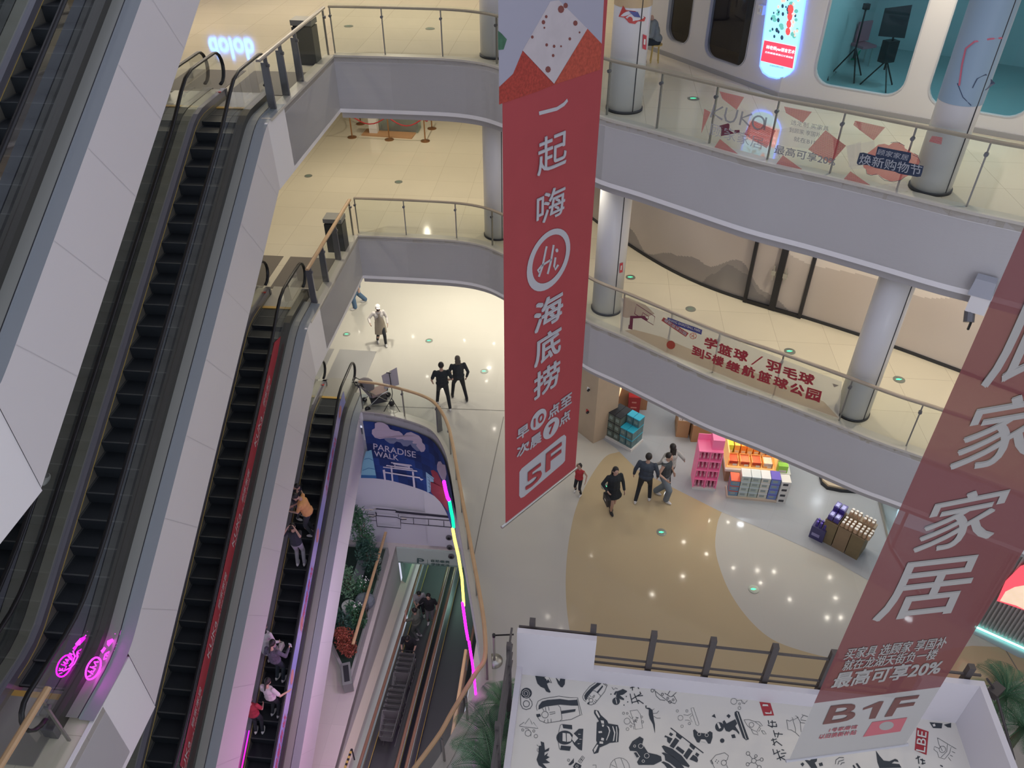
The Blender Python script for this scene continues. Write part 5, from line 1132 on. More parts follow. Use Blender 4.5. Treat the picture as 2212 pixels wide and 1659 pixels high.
# 2 red bin and tan kiosk
f = FB(c4(490, 290), c4(555, 294)); t = thing('red_bin', f.p(0, 0, 0), f.rz, label='bright red box-shaped bin standing before the tan counter', cat='bin')
mb = MB(); bx(mb, f, 0, 0, 0, .36, .30, .62); mb.build('body', mat('bin_red', (.34, .03, .035), .5), t); mb = MB(); bx(mb, f, -.01, -.01, .62, .38, .32, .05); mb.build('lid', mat('bin_lid', (.72, .06, .07), .4), t)
mb = MB(); bx(mb, f, .08, -.004, .2, .18, .004, .05); mb.build('front_print', mat('print_pink', (.6, .25, .22), .6), t); mb = MB(); bx(mb, f, .10, -.004, .40, .14, .004, .05); mb.build('front_print', mat('print_pink'), t)
f = FB(c4(397, 268), c4(620, 272)); t = thing('wooden_counter', f.p(0, 0, 0), f.rz, label='tan wooden counter in the shop behind the red bin', cat='counter')
mb = MB(); bx(mb, f, 0, 0, 0, f.l, .7, 1.1); mb.build('body', mat('counter_tan', (.36, .19, .10), .5), t); mb = MB(); bx(mb, f, -.03, -.03, 1.1, f.l+.06, .76, .05); mb.build('top', mat('counter_top', (.45, .27, .15), .4), t)
t = thing('food_poster', P(*c4(397, 268), 1.2), 0, label='small glowing picture panel of food at the left end of the tan counter', cat='poster')
FPH = lambda u, v: wallhit(u, v, f.p(0, -.05, 0), f.p(1, -.05, 0))
mb = MB(); put_poly(mb, [c4(405, 90), c4(440, 95), c4(455, 112), c4(435, 178), c4(398, 180)], FPH); mb.build('lit_picture', mat('food_lit', (.9, .62, .35), .5, emit=(1, .65, .35), es=1.2, noise=(9, .4)), t)
mb = MB(); put_poly(mb, [c4(*q) for q in ring(418, 120, 14, 18, 8)[:-1]], FPH, .008); mb.build('picture_food', mat('food_brown', (.25, .08, .04), .6), t)
# 4 cardboard dump bins
for i, (a, b, w_, d, h, lb) in enumerate(((c4(820, 455), c4(902, 462), .9, .75, .62, 'brown cardboard bin of white cartons, left of the two'), (c4(922, 490), c4(1110, 490), 1.1, .8, .62, 'brown cardboard bin of cartons beside the pink shelves'))):
    f = FB(a, b); w_ = f.l; t = thing('cardboard_bin', f.p(0, 0, 0), f.rz, label=lb, cat='display bin', group=None)
    mb = MB(); bx(mb, f, 0, 0, 0, w_, d, h); mb.build('tray', CARD, t); mb = MB(); bx(mb, f, -.01, -.01, h-.04, w_+.02, .03, .06); mb.build('front_rim', CARD, t); mb = MB(); bx(mb, f, -.01, d-.02, h-.04, w_+.02, .03, .2); mb.build('back_rim', CARD, t)
    nx = 3 if i == 0 else 4
    for x in range(nx):
        for y in range(3):
            t = thing('white_carton' if i == 0 else 'snack_carton', f.p(x*w_/nx+w_/nx/2, y*.24+.12, h), f.rz, label='small %s lying in the %s cardboard bin, row %s' % ('white carton' if i == 0 else 'orange and white carton', 'left' if i == 0 else 'right', ['nearest', 'middle', 'farthest'][y]), cat='carton', group='cartons in the %s cardboard bin' % ('left' if i == 0 else 'right'))
            mb = MB(); bx(mb, f, x*w_/nx+.01, y*.24+.01, h, w_/nx-.02, .22, .16); mb.build('carton', WBOX if (i == 0 or (x+y) % 3 == 0) else mat('carton_orange', (.62, .30, .12), .6), t)
            mb = MB(); bx(mb, f, x*w_/nx+.05, y*.24+.006, h+.05, w_/nx-.1, .004, .05); mb.build('label_strip', mat('strip_grey', (.4, .4, .4), .6), t)
# 5 pink shelves
PK = mat('pink_rack', (.80, .20, .38), .45, emit=(1, .15, .40), es=.10); PK2 = mat('pink_pack', (.62, .22, .33), .5, noise=(14, .35))
f = FB(c4(930, 812), c4(1090, 824)); t = thing('pink_display_rack', f.p(0, 0, 0), f.rz, label='bright pink tiered display rack of snacks left of the lit orange counter', cat='display rack')
W_ = f.l
mb = MB(); bx(mb, f, 0, 0, 0, W_, .5, .08); mb.build('base_board', WBOX, t)
for k in range(4): mb = MB(); bx(mb, f, 0, 0, .38+.34*k, W_, .5, .03); mb.build('shelf', PK, t)
for x in (0, W_/2-.012, W_-.024): mb = MB(); bx(mb, f, x, .0, .08, .024, .5, 1.34); mb.build('side_panel', PK, t)
mb = MB(); bx(mb, f, 0, .48, .08, W_, .02, 1.55); mb.build('back_panel', PK, t)
mb = MB(); bx(mb, f, W_*.52, .1, 1.42, W_*.48, .38, .34); mb.build('header_box', PK, t)
for k in range(4):
    for x in range(6):
        t = thing('pink_snack_pack', f.p((x+.5)*W_/6, .2, .08+.34*k), f.rz, label='pink snack pack on the %s tier of the pink rack' % ['lowest', 'second', 'third', 'top'][k], cat='snack pack', group='snack packs on the %s tier of the pink rack' % ['lowest', 'second', 'third', 'top'][k])
        mb = MB(); bx(mb, f, x*W_/6+.03, .05, .081+.34*k+(.03 if k else 0), W_/6-.05, .3, .24); mb.build('pack', PK2, t); mb = MB(); bx(mb, f, x*W_/6+.05, .046, .15+.34*k, W_/6-.09, .004, .07); mb.build('pack_window', mat('pack_pale', (.8, .55, .6), .5), t)
# 6 lit counter
f = FB(c4(1138, 762), c4(1580, 800)); L_ = f.l
t = thing('lit_display_counter', f.p(0, 0, 0), f.rz, label='white display counter with a glowing orange two-tier snack case', cat='counter')
mb = MB(); bx(mb, f, .05, .05, 0, L_-.1, 1.0, .42); mb.build('wooden_body', mat('counter_brown', (.34, .20, .12), .5), t)
mb = MB(); bx(mb, f, 0, 0, .42, L_, 1.1, .08); mb.build('white_top', WBOX, t)
cw = L_*.76
mb = MB(); bx(mb, f, 0.02, .08, .50, cw, .86, .04); bx(mb, f, 0.02, .9, .5, cw, .04, .95); bx(mb, f, .02, .08, .5, .03, .86, .55); bx(mb, f, cw-.01, .08, .5, .03, .86, .55); mb.build('case', mat('case_amber', (.85, .55, .25), .4, emit=(1, .55, .15), es=.35), t)
mb = MB(); bx(mb, f, .02, .86, 1.42, cw, .12, .06); mb.build('case_canopy', WBOX, t)
mb = MB(); bx(mb, f, .06, .82, 1.36, cw-.08, .03, .03); mb.build('case_light', mat('amber_tube', (1, .75, .4), .5, emit=(1, .62, .25), es=9), t)
lp = f.p(cw/2, .7, 1.3); lamp('case_glow', lp, .25, 14, (1, .60, .25))
OR = [mat('snack_orange', (.80, .28, .04), .45, noise=(20, .3)), mat('snack_amber', (.80, .42, .10), .45, noise=(20, .3)), mat('snack_lime', (.45, .60, .08), .45, noise=(20, .3))]
TR = mat('tray_amber', (.85, .42, .14), .3); RS = mat('snack_red', (.55, .07, .03), .5, noise=(30, .5))
for k in range(7):
    t = thing('snack_box', f.p(.1+k*(cw-.1)/7+.06, .62, .54), f.rz, label='orange snack box standing in the back row of the lit case' if k else 'lime and orange snack box at the left end of the lit case', cat='snack box', group='snack boxes in the back row' if k else None)
    mb = MB(); bx(mb, f, .07+k*(cw-.1)/7, .52, .54, (cw-.1)/7-.03, .3, .40); mb.build('box', OR[2] if k == 0 else OR[k % 2], t); mb = MB(); bx(mb, f, .09+k*(cw-.1)/7, .515, .62, (cw-.1)/7-.07, .004, .14); mb.build('box_label', mat('label_cream', (.85, .72, .45), .5), t)
for k in range(4):
    t = thing('snack_tray', f.p(.08+k*(cw-.08)/4+.15, .2, .54), f.rz, label='tray of %s snacks in the lit case, %s in the front row' % ('red' if k < 3 else 'white', ['first', 'second', 'third', 'rightmost'][k]), cat='snack tray')
    w4 = (cw-.1)/4
    mb = MB(); bx(mb, f, .08+k*w4, .12, .54, w4-.05, .32, .05); bx(mb, f, .08+k*w4, .12, .54, .015, .32, .18); bx(mb, f, .08+(k+1)*w4-.065, .12, .54, .015, .32, .18); bx(mb, f, .08+k*w4, .42, .54, w4-.05, .015, .2); mb.build('tray', TR, t)
    mb = MB(); bx(mb, f, .10+k*w4, .14, .59, w4-.09, .27, .11); mb.build('contents', RS if k < 3 else mat('snack_white', (.7, .62, .58), .5, noise=(30, .3)), t)
    mb = MB(); bx(mb, f, .10+k*w4+w4*.3, .11, .56, .11, .004, .07); mb.build('price_tag', WBOX, t)
for k, (x, y) in enumerate(((.25, .75), (.62, .8), (.2, .42), (.6, .45), (.45, .62))):
    p = f.p(cw+.06+x*.5, .12+y*.8, .5+(.02 if k < 4 else .26)); z0 = p.z
    t = thing('green_canister', p, 0, label='pale green canister %s right of the lit case' % ['at the back left', 'at the back right', 'at the front left', 'at the front right', 'stacked on the others'][k], cat='canister', group='green canisters')
    mb = MB(); mb.lathe([(.075, 0), (.075, .20)], 14, p); mb.build('can', mat('can_green', (.50, .68, .30), .4), t); mb = MB(); mb.lathe([(.078, .20), (.078, .225), (0, .226)], 14, p); mb.build('lid', mat('can_lid', (.62, .78, .45), .35), t)
mb = None
t = thing('lime_box', f.p(cw+.1, .05, .5), f.rz, label='bright lime box at the front right of the white counter', cat='box'); mb = MB(); bx(mb, f, cw+.06, .04, .5, .26, .16, .24); mb.build('carton', mat('lime_box', (.35, .70, .10), .4), t); mb = MB(); bx(mb, f, cw+.09, .035, .52, .2, .004, .08); mb.build('print', WBOX, t)
# 7 row of stacked product boxes
f = FB(c4(1172, 868), c4(1500, 900)); L7 = f.l
t = thing('display_plinth', f.p(0, 0, 0), f.rz, label='low pale pallet board under the row of stacked product boxes', cat='display base'); mb = MB(); bx(mb, f, -.03, -.03, 0, L7+.05, .42, .07); mb.build('board', mat('pallet_pale', (.60, .50, .40), .6), t)
BXW = [('red and blue', mat('box_redblue', (.16, .30, .45), .45), mat('lid_red', (.70, .10, .05), .45), 3), ('pale green', mat('box_palegreen', (.52, .60, .55), .45), mat('lid_paleblue', (.58, .68, .74), .4), 4), ('grey-green', mat('box_greygreen', (.45, .53, .48), .45), mat('lid_paleblue'), 4),
       ('white and yellow', mat('box_whiteyellow', (.66, .66, .58), .45), mat('lid_white', (.74, .78, .82), .4), 4), ('blue and white', mat('box_bluewhite', (.18, .28, .60), .45), mat('lid_violet', (.15, .12, .55), .4), 4)]
w5 = L7/5
for i, (nm, m, ld, k) in enumerate(BXW): product_stack(f, i*w5+.01, .02, .07, w5-.02, .32, [.19]*k, [m], nm+' product box in the pallet row', 'boxes stacked on the pale pallet', lid=None if 0 else ld, band=mat('print_dim', (.30, .36, .36), .5))
f = FB(c4(1505, 905), c4(1568, 910)); product_stack(f, 0, 0, 0, f.l, .3, [.2]*4, [WBOX], 'plain white product box in the rightmost stack', 'white boxes right of the pallet', band=mat('print_black', (.05, .05, .06), .5))
# 8 right-hand cartons with bottles
f = FB(c4(1725, 1135), c4(1785, 1165)); PU = mat('carton_purple', (.06, .055, .16), .5)
t = thing('purple_carton', f.p(0, 0, 0), f.rz, label='dark purple open carton left of the brown bottle cartons', cat='carton'); mb = MB(); bx(mb, f, 0, 0, 0, .36, .34, .42); mb.build('body', PU, t); mb = MB(); bx(mb, f, .05, -.004, .12, .2, .004, .1); mb.build('print', mat('print_lilac2', (.3, .28, .5), .5), t)
CAPP = mat('cap_purple', (.16, .10, .60), .35); PB = mat('bottle_purple', (.07, .05, .28), .3)
def bottles(f, x0, y0, z, nx, ny, sp, r, h, mb_, mc_, label, group, nm='bottle'):
    pr = None
    for i in range(nx):
        for j in range(ny):
            p = f.p(x0+i*sp, y0+j*sp, z)
            if pr is None:
                pr = thing(nm, p, f.rz, label=label, cat='bottle', group=group)
                mb = MB(); mb.lathe([(r, 0), (r, h*.7), (r*.55, h*.85)], 10, p); mb.build('body', mb_, pr); mb = MB(); mb.lathe([(r*.8, h*.82), (r*.8, h), (0, h+.001)], 10, p); mb.build('cap', mc_, pr)
            else: c = copy_tree(pr); c.location = p
bottles(f, .09, .08, .42, 3, 2, .10, .035, .16, PB, CAPP, 'purple bottle standing on the dark purple carton', 'purple bottles on the dark carton')
f = FB(c4(1795, 1155), c4(2060, 1300)); L8 = f.l/3
BRC = mat('carton_brown', (.22, .17, .09), .65, noise=(5, .15)); BRC2 = mat('carton_brown2', (.28, .20, .12), .65, noise=(5, .15))
for i in range(3):
    t = thing('brown_carton', f.p(i*L8, 0, 0), f.rz, label='tall brown carton %s' % ['topped with purple boxes', 'in the middle topped with white-capped bottles', 'at the right end topped with white-capped bottles'][i], cat='carton')
    mb = MB(); bx(mb, f, i*L8, 0, 0, L8-.02, .55, .78); mb.build('body', (BRC, BRC2, BRC)[i], t); mb = MB(); bx(mb, f, i*L8-.005, -.005, .74, L8-.01, .02, .04); mb.build('rim', BRC2, t)
for k in range(4):
    t = thing('purple_box', f.p(.02+(k % 2)*.2, .05+(k//2)*.24, .78), f.rz, label='small purple box with a shiny top on the left brown carton, %s' % ['front left', 'front right', 'back left', 'back right'][k], cat='box'); h = .15+.12*(k//2)
    mb = MB(); bx(mb, f, .02+(k % 2)*(L8/2-.02), .03+(k//2)*.25, .78, L8/2-.04, .22, h); mb.build('carton', PB, t); mb = MB(); bx(mb, f, .04+(k % 2)*(L8/2-.02), .06+(k//2)*.25, .78+h, L8/2-.09, .14, .01); mb.build('shiny_top', mat('shine', (.4, .38, .8), .2), t)
WB = mat('bottle_tan', (.55, .38, .25), .4); WC = mat('bottle_cap_white', (.85, .83, .78), .35)
bottles(f, L8+.06, .05, .78, 4, 3, .105, .042, .15, WB, WC, 'small white-capped bottle on the middle brown carton', 'bottles on the middle brown carton')
bottles(f, L8*2+.06, .05, .78, 4, 3, .105, .042, .15, WB, WC, 'small white-capped bottle on the right brown carton', 'bottles on the right brown carton')
for q in (0, 1):
    t = thing('bottle_crate', f.p(L8*(1.25+q)+.05, .38, .78), f.rz, label='small tan crate raised at the back of the %s brown carton' % ['middle', 'right'][q], cat='crate'); mb = MB(); bx(mb, f, L8*(1.12+q), .36, .78, .34, .18, .14); mb.build('tray', mat('crate_tan', (.6, .42, .26), .5), t); mb = MB(); bx(mb, f, L8*(1.12+q)-.004, .355, .89, .348, .19, .035); mb.build('tray_rim', WOODP, t)
    bottles(f, L8*(1.12+q)+.05, .40, .93, 3, 2, .10, .042, .13, WB, WC, 'white-capped bottle in the raised crate of the %s carton' % ['middle', 'right'][q], 'bottles in the raised %s crate' % ['middle', 'right'][q])
# 9 curved counter and shop glass wall
t = thing('curved_counter', P(*c4(1800, 740), 0), 0, label='low curved cream counter with a dark edge in the shop', cat='counter')
cp = [P(*c4(*q), 0) for q in ((1790, 700), (1810, 780), (1850, 815), (1950, 835), (2100, 845), (2190, 855))]; back = [p+Vector((.9, 1.2, 0)) for p in cp[::-1]]
mb = MB(); mb.prism([(p.x, p.y) for p in cp+back], 0, .10); mb.build('plinth', DARK, t); mb = MB(); mb.prism([(p.x+.03, p.y+.03) for p in cp+back], .10, .16); mb.build('top', mat('counter_cream', (.58, .47, .33), .4), t)
ga, gb = P(1916, 1080, 0), P(1905, 1180, 0)
fpts = [P(1896, 1070, 0), P(1925, 1185, 0), P(1990, 1290, 0)]
t = thing('shop_window', fpts[0], 0, label='steel-framed shop glass partition with a cool lit cabinet at the right of the shop', cat='partition')
for a, b in zip(fpts, fpts[1:]):
    mb = MB(); mb.face([a, b, b+Vector((0, 0, 3)), a+Vector((0, 0, 3))]); mb.build('glass_pane', GLASS, t); mb = MB(); mb.tube([a, a+Vector((0, 0, 3))], .04, 6); mb.build('frame_post', STEEL, t); mb = MB(); mb.tube([a+Vector((0, 0, .04)), b+Vector((0, 0, .04))], .05, 6); mb.build('sill', STEEL, t)
t = thing('lit_cabinet', P(1935, 1140, 0), .5, label='tall cool white lit cabinet behind the shop glass partition', cat='cabinet'); mb = MB(); mb.box(P(1950, 1130, 0)+Vector((.3, 0, 1.0)), (.9, .5, 2.0), -.5); mb.build('body', mat('cab_white', (.55, .68, .78), .4, emit=(.5, .8, 1), es=.7), t); mb = MB(); mb.box(P(1950, 1130, 0)+Vector((.3, 0, 2.03)), (.95, .55, .06), -.5); mb.build('top', WBOX, t)
# slatted kiosk wall with LED edge at the far right
ka_, kb_ = P(2105, 1352, 0), P(2240, 1412, 0); kdir = (kb_-ka_).normalized(); knn = Vector((-kdir.y, kdir.x, 0)); knn = knn if knn.y > 0 else -knn
t = thing('slatted_kiosk', ka_, atan2(kdir.y, kdir.x), label='grey ribbed kiosk wall with a red picture screen at the right edge', cat='kiosk')
mb = MB(); mb.box((ka_+kb_)/2+kdir*.3+knn*.5+Vector((0, 0, 1.6)), ((kb_-ka_).length+.9, 1.0, 3.2), atan2(kdir.y, kdir.x)); mb.build('body', mat('kiosk_grey', (.35, .34, .33), .6), t)
mb = MB(); n = 26; LL = (kb_-ka_).length+.8
for i in range(n): mb.box(ka_+kdir*(LL*i/n-.05)-knn*.02+Vector((0, 0, 1.65)), (.035, .05, 3.1), atan2(kdir.y, kdir.x))
mb.build('ribs', mat('rib_grey', (.44, .42, .40), .5), t)
mb = MB(); mb.tube([ka_-knn*.07+Vector((0, 0, .06)), kb_-knn*.07+Vector((0, 0, .06))], .025, 6); mb.build('light_strip', mat('led_ice', (.4, .95, .85), .5, emit=(.35, 1, .9), es=3.0), t)
KK = lambda u, v: wallhit(u, v, ka_-knn*.09, kb_-knn*.09)
mb = MB(); put_poly(mb, [(2153, 1298), (2172, 1255), (2205, 1222), (2290, 1200), (2290, 1360), (2212, 1318)], KK); mb.build('picture_screen', mat('screen_red', (.75, .08, .12), .5, emit=(1, .12, .16), es=.8), t)
mb = MB(); put_poly(mb, [(2160, 1298), (2172, 1278), (2192, 1268), (2215, 1264), (2240, 1290), (2230, 1325), (2195, 1308)], KK, .012); mb.build('screen_food', mat('screen_cream', (.9, .7, .5), .5, emit=(1, .75, .55), es=.7, noise=(8, .4)), t)

# ================= exit markers set in the floors =================
EMG = mat('marker_green', (.05, .8, .35), .4, emit=(.08, 1, .42), es=1.6); MRK = mat('marker_ring', (.30, .33, .30), .3, .5)
for z, pts, fl in ((L3Z, [(753, 56.5), (929, 62), (1498, 213)], 'third'), (L2Z, [(666, 380), (861, 393), (1362, 599), (1492, 667.6), (1706, 759), (1942, 820)], 'second'), (0, [(749, 722), (927, 736), (1046, 802), (1429, 1150), (1628, 1273), (1308, 1051)], 'ground')):
    for k, (u, v) in enumerate(pts):
        p = P(u, v, z+.004); t = thing('floor_exit_marker', p, .2, label='round green exit marker set in the %s floor, %s from the left' % (fl, ['first', 'second', 'third', 'fourth', 'fifth', 'sixth'][sorted(pts).index((u, v))]), cat='floor marker', group='exit markers in the %s floor' % fl)
        mb = MB(); mb.lathe([(.13, 0), (.13, .006), (.085, .008)], 20, p); mb.build('ring', MRK, t)
        mb = MB(); a = p+Vector((0, 0, .011)); mb.face([a+Vector(q) for q in ((-.07, -.015, 0), (.0, -.03, 0), (.07, 0, 0), (.0, .03, 0), (-.07, .015, 0))]); mb.build('arrow', EMG if z == 0 or k in (4, 5, 2) else mat('marker_dim', (.2, .36, .28), .4), t)
# ================= bins =================
for a, b, z, lb in (((642, 140), (672, 141), L3Z, 'grey box-shaped litter bin behind the third-floor glass'), ((709, 545), (731, 546), L2Z, 'grey and black litter bin behind the bright wood handrail')):
    f = FB(a, b, z); t = thing('litter_bin', f.p(0, 0, 0), f.rz, label=lb, cat='bin')
    mb = MB(); bx(mb, f, 0, 0, 0, .5, .4, .86); mb.build('body', mat('bin_black', (.04, .045, .045), .4), t); mb = MB(); bx(mb, f, -.01, -.01, .9, .52, .42, .12); mb.build('top', mat('bin_grey', (.24, .24, .22), .45), t); mb = MB(); bx(mb, f, .03, .02, .86, .44, .36, .04); mb.build('opening', BLACK, t)
# ================= rope barrier and display on the second floor =================
GOLD = mat('bronze_post', (.36, .19, .09), .3, .7); ROPE = mat('rope_red', (.45, .03, .04), .7)
st = [(760.7, 296.8), (841, 302), (918.6, 305), (779, 267.7), (933, 278)]; sp = [P(u, v, L2Z) for u, v in st]
for k, p in enumerate(sp):
    t = thing('rope_stanchion', p, 0, label='bronze rope barrier post on a round base, %s' % ['front left', 'front middle', 'front right', 'back left', 'back right'][k], cat='barrier post', group='bronze barrier posts')
    mb = MB(); mb.lathe([(.17, 0), (.17, .02), (.05, .05), (.03, .06)], 18, p); mb.build('base', GOLD, t); mb = MB(); mb.tube([p+Vector((0, 0, .05)), p+Vector((0, 0, .92))], .025, 8); mb.build('pole', GOLD, t); mb = MB(); mb.ell(p+Vector((0, 0, .95)), (.04, .04, .04), 8, 6); mb.build('finial', GOLD, t)
for k, (i, j) in enumerate(((0, 1), (1, 2), (0, 3), (2, 4))):
    a, b = sp[i]+Vector((0, 0, .86)), sp[j]+Vector((0, 0, .86)); pts = [a.lerp(b, q/8)-Vector((0, 0, .32*sin(pi*q/8))) for q in range(9)]
    mb = MB(); mb.s = True; mb.tube(pts, .022, 6); mb.build('barrier_rope', ROPE, label='red velvet rope sagging between barrier posts, %s span' % ['front left', 'front right', 'left side', 'right side'][k], cat='rope', group='red barrier ropes')
def c2(x, y): return (560+x/2.989, y/2.989)
t = thing('display_platform', P(*c2(660, 880), L2Z), 0, label='wooden platform with a white plinth and glass case behind the rope barrier', cat='display platform')
q = [P(*c2(*p), L2Z) for p in ((660, 876), (985, 898), (1012, 862), (695, 836))]; mb = MB(); mb.prism([(p.x, p.y) for p in q], L2Z, L2Z+.04); mb.build('platform', mat('platform_wood', (.46, .26, .13), .5, noise=(4, .1)), t)
f = FB(c2(712, 866), c2(768, 868), L2Z); mb = MB(); bx(mb, f, 0, 0, .04, .3, .3, .75); mb.build('plinth', WBOX, t)
f = FB(c2(780, 850), c2(1025, 862), L2Z); mb = MB(); bx(mb, f, 0, 0, .04, f.l, .55, .7); mb.build('glass_case', glass_mat('case_glass', (.62, .72, .68), .1, .15), t); mb = MB(); bx(mb, f, .1, .1, .05, f.l-.2, .35, .45); mb.build('model', mat('model_grey', (.22, .22, .18), .6), t)
# ================= third-floor right: lit screen, studio gear, stool =================
SCH = lambda u, v: wallhit(u, v, Vector((*W3B, 0))-Vector((*dB, 0))*.6-Vector((0, 0, 0)), Vector((*W3M, 0)))
sa = Vector((W3B[0]-.55, W3B[1]+.0, 0)); 
t = thing('lit_screen', wallhit(1690, 160, W3A, W3B), 0, label='tall glowing advertising screen with a rounded foot and red band on the white wall', cat='screen')
SHT = lambda u, v: wallhit(u, v, (W3B[0]-dA.x*.9-.10, W3B[1]-dA.y*.9-.12), (W3M[0]-.10, W3M[1]-.12))
scr = [(1664, -120), (1752, -120), (1738, 0), (1722, 100), (1714, 148)]+[(1706, 158), (1692, 166), (1678, 168), (1662, 164), (1650, 155), (1643, 142)]+[(1650, 80), (1660, 0)]
mb = MB(); put_poly(mb, [(1662, -120), (1757, -120), (1742, 0), (1726, 104), (1716, 150), (1706, 161), (1692, 169), (1677, 171), (1660, 167), (1647, 158), (1640, 143), (1647, 80), (1657, 0)], SHT, 0); mb.build('halo_frame', mat('screen_rim', (.2, .3, 1), .5, emit=(.15, .3, 1), es=2.2), t)
mb = MB(); put_poly(mb, scr, SHT, .03); mb.build('screen_glass', mat('screen_sky', (.35, .75, 1), .4, emit=(.32, .72, 1), es=1.3), t)
mb = MB(); put_poly(mb, [(1651, 87), (1719, 101), (1712, 148), (1643, 131)], SHT, .05); mb.build('red_band', mat('screen_band', (1, .05, .08), .4, emit=(1, .05, .09), es=1.4), t)
rnd = random.Random(3)
for nm, cl, n, box in (('crowd_green', (.12, .40, .36), 26, 0), ('crowd_dark', (.02, .05, .09), 30, 0), ('crowd_skin', (.75, .50, .42), 26, 0), ('crowd_red', (.85, .08, .08), 4, 1)):
    mb = MB()
    for k in range(n):
        v = rnd.uniform(-60, 84); u = rnd.uniform(1664-v*.10, 1728-v*.08)
        if box: u, v = 1708-k*2, 20+k*16
        r = rnd.uniform(2.0, 4.2)+(4 if box else 0); put_poly(mb, ring(u, v, r*(1.3 if nm == 'crowd_green' else .8), r*1.3, 8)[:-1], SHT, .05+.004*k/30+(.01 if nm == 'crowd_skin' else 0)+(.02 if box else 0))
    o = mb.build('photo_'+nm, mat('scr_'+nm, cl, .5, emit=cl, es=1.2), t); tag(o, kind='stuff')
mb = MB(); put_text(mb, '林老师yes语言艺术', (1654, 106), (1715, 118), (1656, 97), SHT, .04, .06); put_text(mb, '主持/朗诵/表演/口才演讲班', (1652, 114), (1712, 127), (1653, 110), SHT, .02, .06); mb.build('band_text', mat('scr_white', (1, 1, 1), .5, emit=(1, .8, .95), es=1.3), t)
mb = MB(); put_text(mb, '咨询热线预约试听', (1662, 143), (1692, 149), (1663, 139), SHT, .0, .06); mb.build('foot_text', mat('scr_navy', (.02, .08, .2), .5), t)
p = wallhit(1648, 20, W3A, W3B); t = thing('wall_box', p, 0, label='small white box fixed on the wall left of the lit screen', cat='wall box'); mb = MB(); mb.box(p+Vector((-.04, -.05, 0)), (.14, .10, .18), -1.0); mb.build('housing', WHITE2, t); mb = MB(); mb.box(p+Vector((-.10, -.10, 0)), (.06, .02, .06), -1.0); mb.build('sensor', mat('pale', (.6, .6, .62), .4), t)
def tripod(name, base, h, label, top=None, cat='tripod'):
    t = thing(name, base, 0, label=label, cat=cat)
    for k in range(3):
        a = .5+k*2*pi/3; mb = MB(); mb.tube([base+Vector((cos(a)*.42, sin(a)*.42, .02)), base+Vector((0, 0, h*.45))], .018, 6); mb.build('leg', BLACK, t)
    mb = MB(); mb.tube([base+Vector((0, 0, h*.3)), base+Vector((0, 0, h))], .02, 6); mb.build('column', BLACK, t); return t
b1 = P(1905, 206, L3Z)+Vector((.12, .5, 0)); t = tripod('softbox_light', b1, 1.35, 'large black softbox lamp on a tripod behind the studio window', cat='studio light')
mb = MB(); mb.v = []; q = b1+Vector((-.12, 0, 1.45)); mb.X = Matrix.Translation(q) @ Matrix.Scale(.75, 4) @ Matrix.Translation(-q); mb.mesh([q+Vector(v) for v in ((-.42, -.25, .35), (.30, -.30, .45), (.38, -.25, -.45), (-.38, -.2, -.40), (-.08, .35, .1), (.12, .35, .1), (.12, .35, -.1), (-.08, .35, -.1))], [(0, 1, 2, 3), (0, 4, 5, 1), (1, 5, 6, 2), (2, 6, 7, 3), (3, 7, 4, 0), (7, 6, 5, 4)]); mb.build('softbox', mat('softbox_black', (.02, .02, .025), .6), t)
mb = MB(); mb.box(q+Vector((.1, .0, -.65)), (.3, .2, .45), .4); mb.build('battery_bag', BLACK, t)
b2 = P(1845, 190, L3Z)+Vector((.1, .7, 0)); t = tripod('light_stand', b2, 1.5, 'thin black light stand left of the softbox tripod'); mb = MB(); mb.box(b2+Vector((0, 0, 1.55)), (.12, .1, .12), .3); mb.build('head', BLACK, t)
b3 = P(1776, 176, L3Z)+Vector((.15, .45, 0)); t = tripod('light_stand', b3, 1.1, 'short dark stand with a small box by the left edge of the studio window'); mb = MB(); mb.box(b3+Vector((-.12, 0, .75)), (.22, .16, .3), .3); mb.build('box', BLACK, t)
b4 = P(1858, 150, L3Z)+Vector((.1, .4, 0)); t = thing('pink_chair', b4, .4, label='pink studio chair behind the softbox tripod', cat='chair'); PKC = mat('chair_pink', (.50, .20, .24), .5)
mb = MB(); mb.box(b4+Vector((0, 0, .45)), (.42, .42, .06), .4); mb.build('seat', PKC, t); mb = MB(); mb.box(b4+Vector((.0, .2, .72)), (.40, .05, .45), .4); mb.build('backrest', PKC, t)
for a, b in ((-.17, -.17), (.17, -.17), (-.17, .17), (.17, .17)): mb = MB(); mb.tube([b4+Vector((a, b, 0)), b4+Vector((a, b, .43))], .015, 6); mb.build('leg', STEEL, t)
q = [P(u, v, L3Z+.012) for u, v in ((1768, 108), (1860, 108), (1850, 130), (1762, 128))]; t = thing('green_mat', q[0], 0, label='bright green floor cloth at the back of the studio', cat='cloth'); mb = MB(); mb.face(q[::-1]); mb.build('cloth', mat('chroma_green', (.02, .42, .22), .7), t)
lamp('studio_light', (8.6, 17.2, 13.4), .8, 34, (.62, .92, 1)); lamp('studio_light', (10.3, 15.8, 13.4), .6, 24, (.62, .95, 1)); lamp('store_light', (5.2, 20.6, 13.3), .4, 10, (1, .7, .5))
t = thing('display_table', P(1590, 60, L3Z)+Vector((.8, 1.0, 0)), -1.0, label='dark table with a pale edge seen through the second tinted window', cat='table'); b5 = P(1590, 60, L3Z)+Vector((.8, 1.0, 0)); mb = MB(); mb.box(b5+Vector((0, 0, .9)), (1.5, .6, .05), -1.0); mb.build('top', mat('pale_edge', (.5, .45, .4), .5), t)
for k in (-.6, .6): mb = MB(); mb.box(b5+Vector((k*cos(-1.0), k*sin(-1.0), .44)), (.06, .5, .88), -1.0); mb.build('leg', DARK, t)
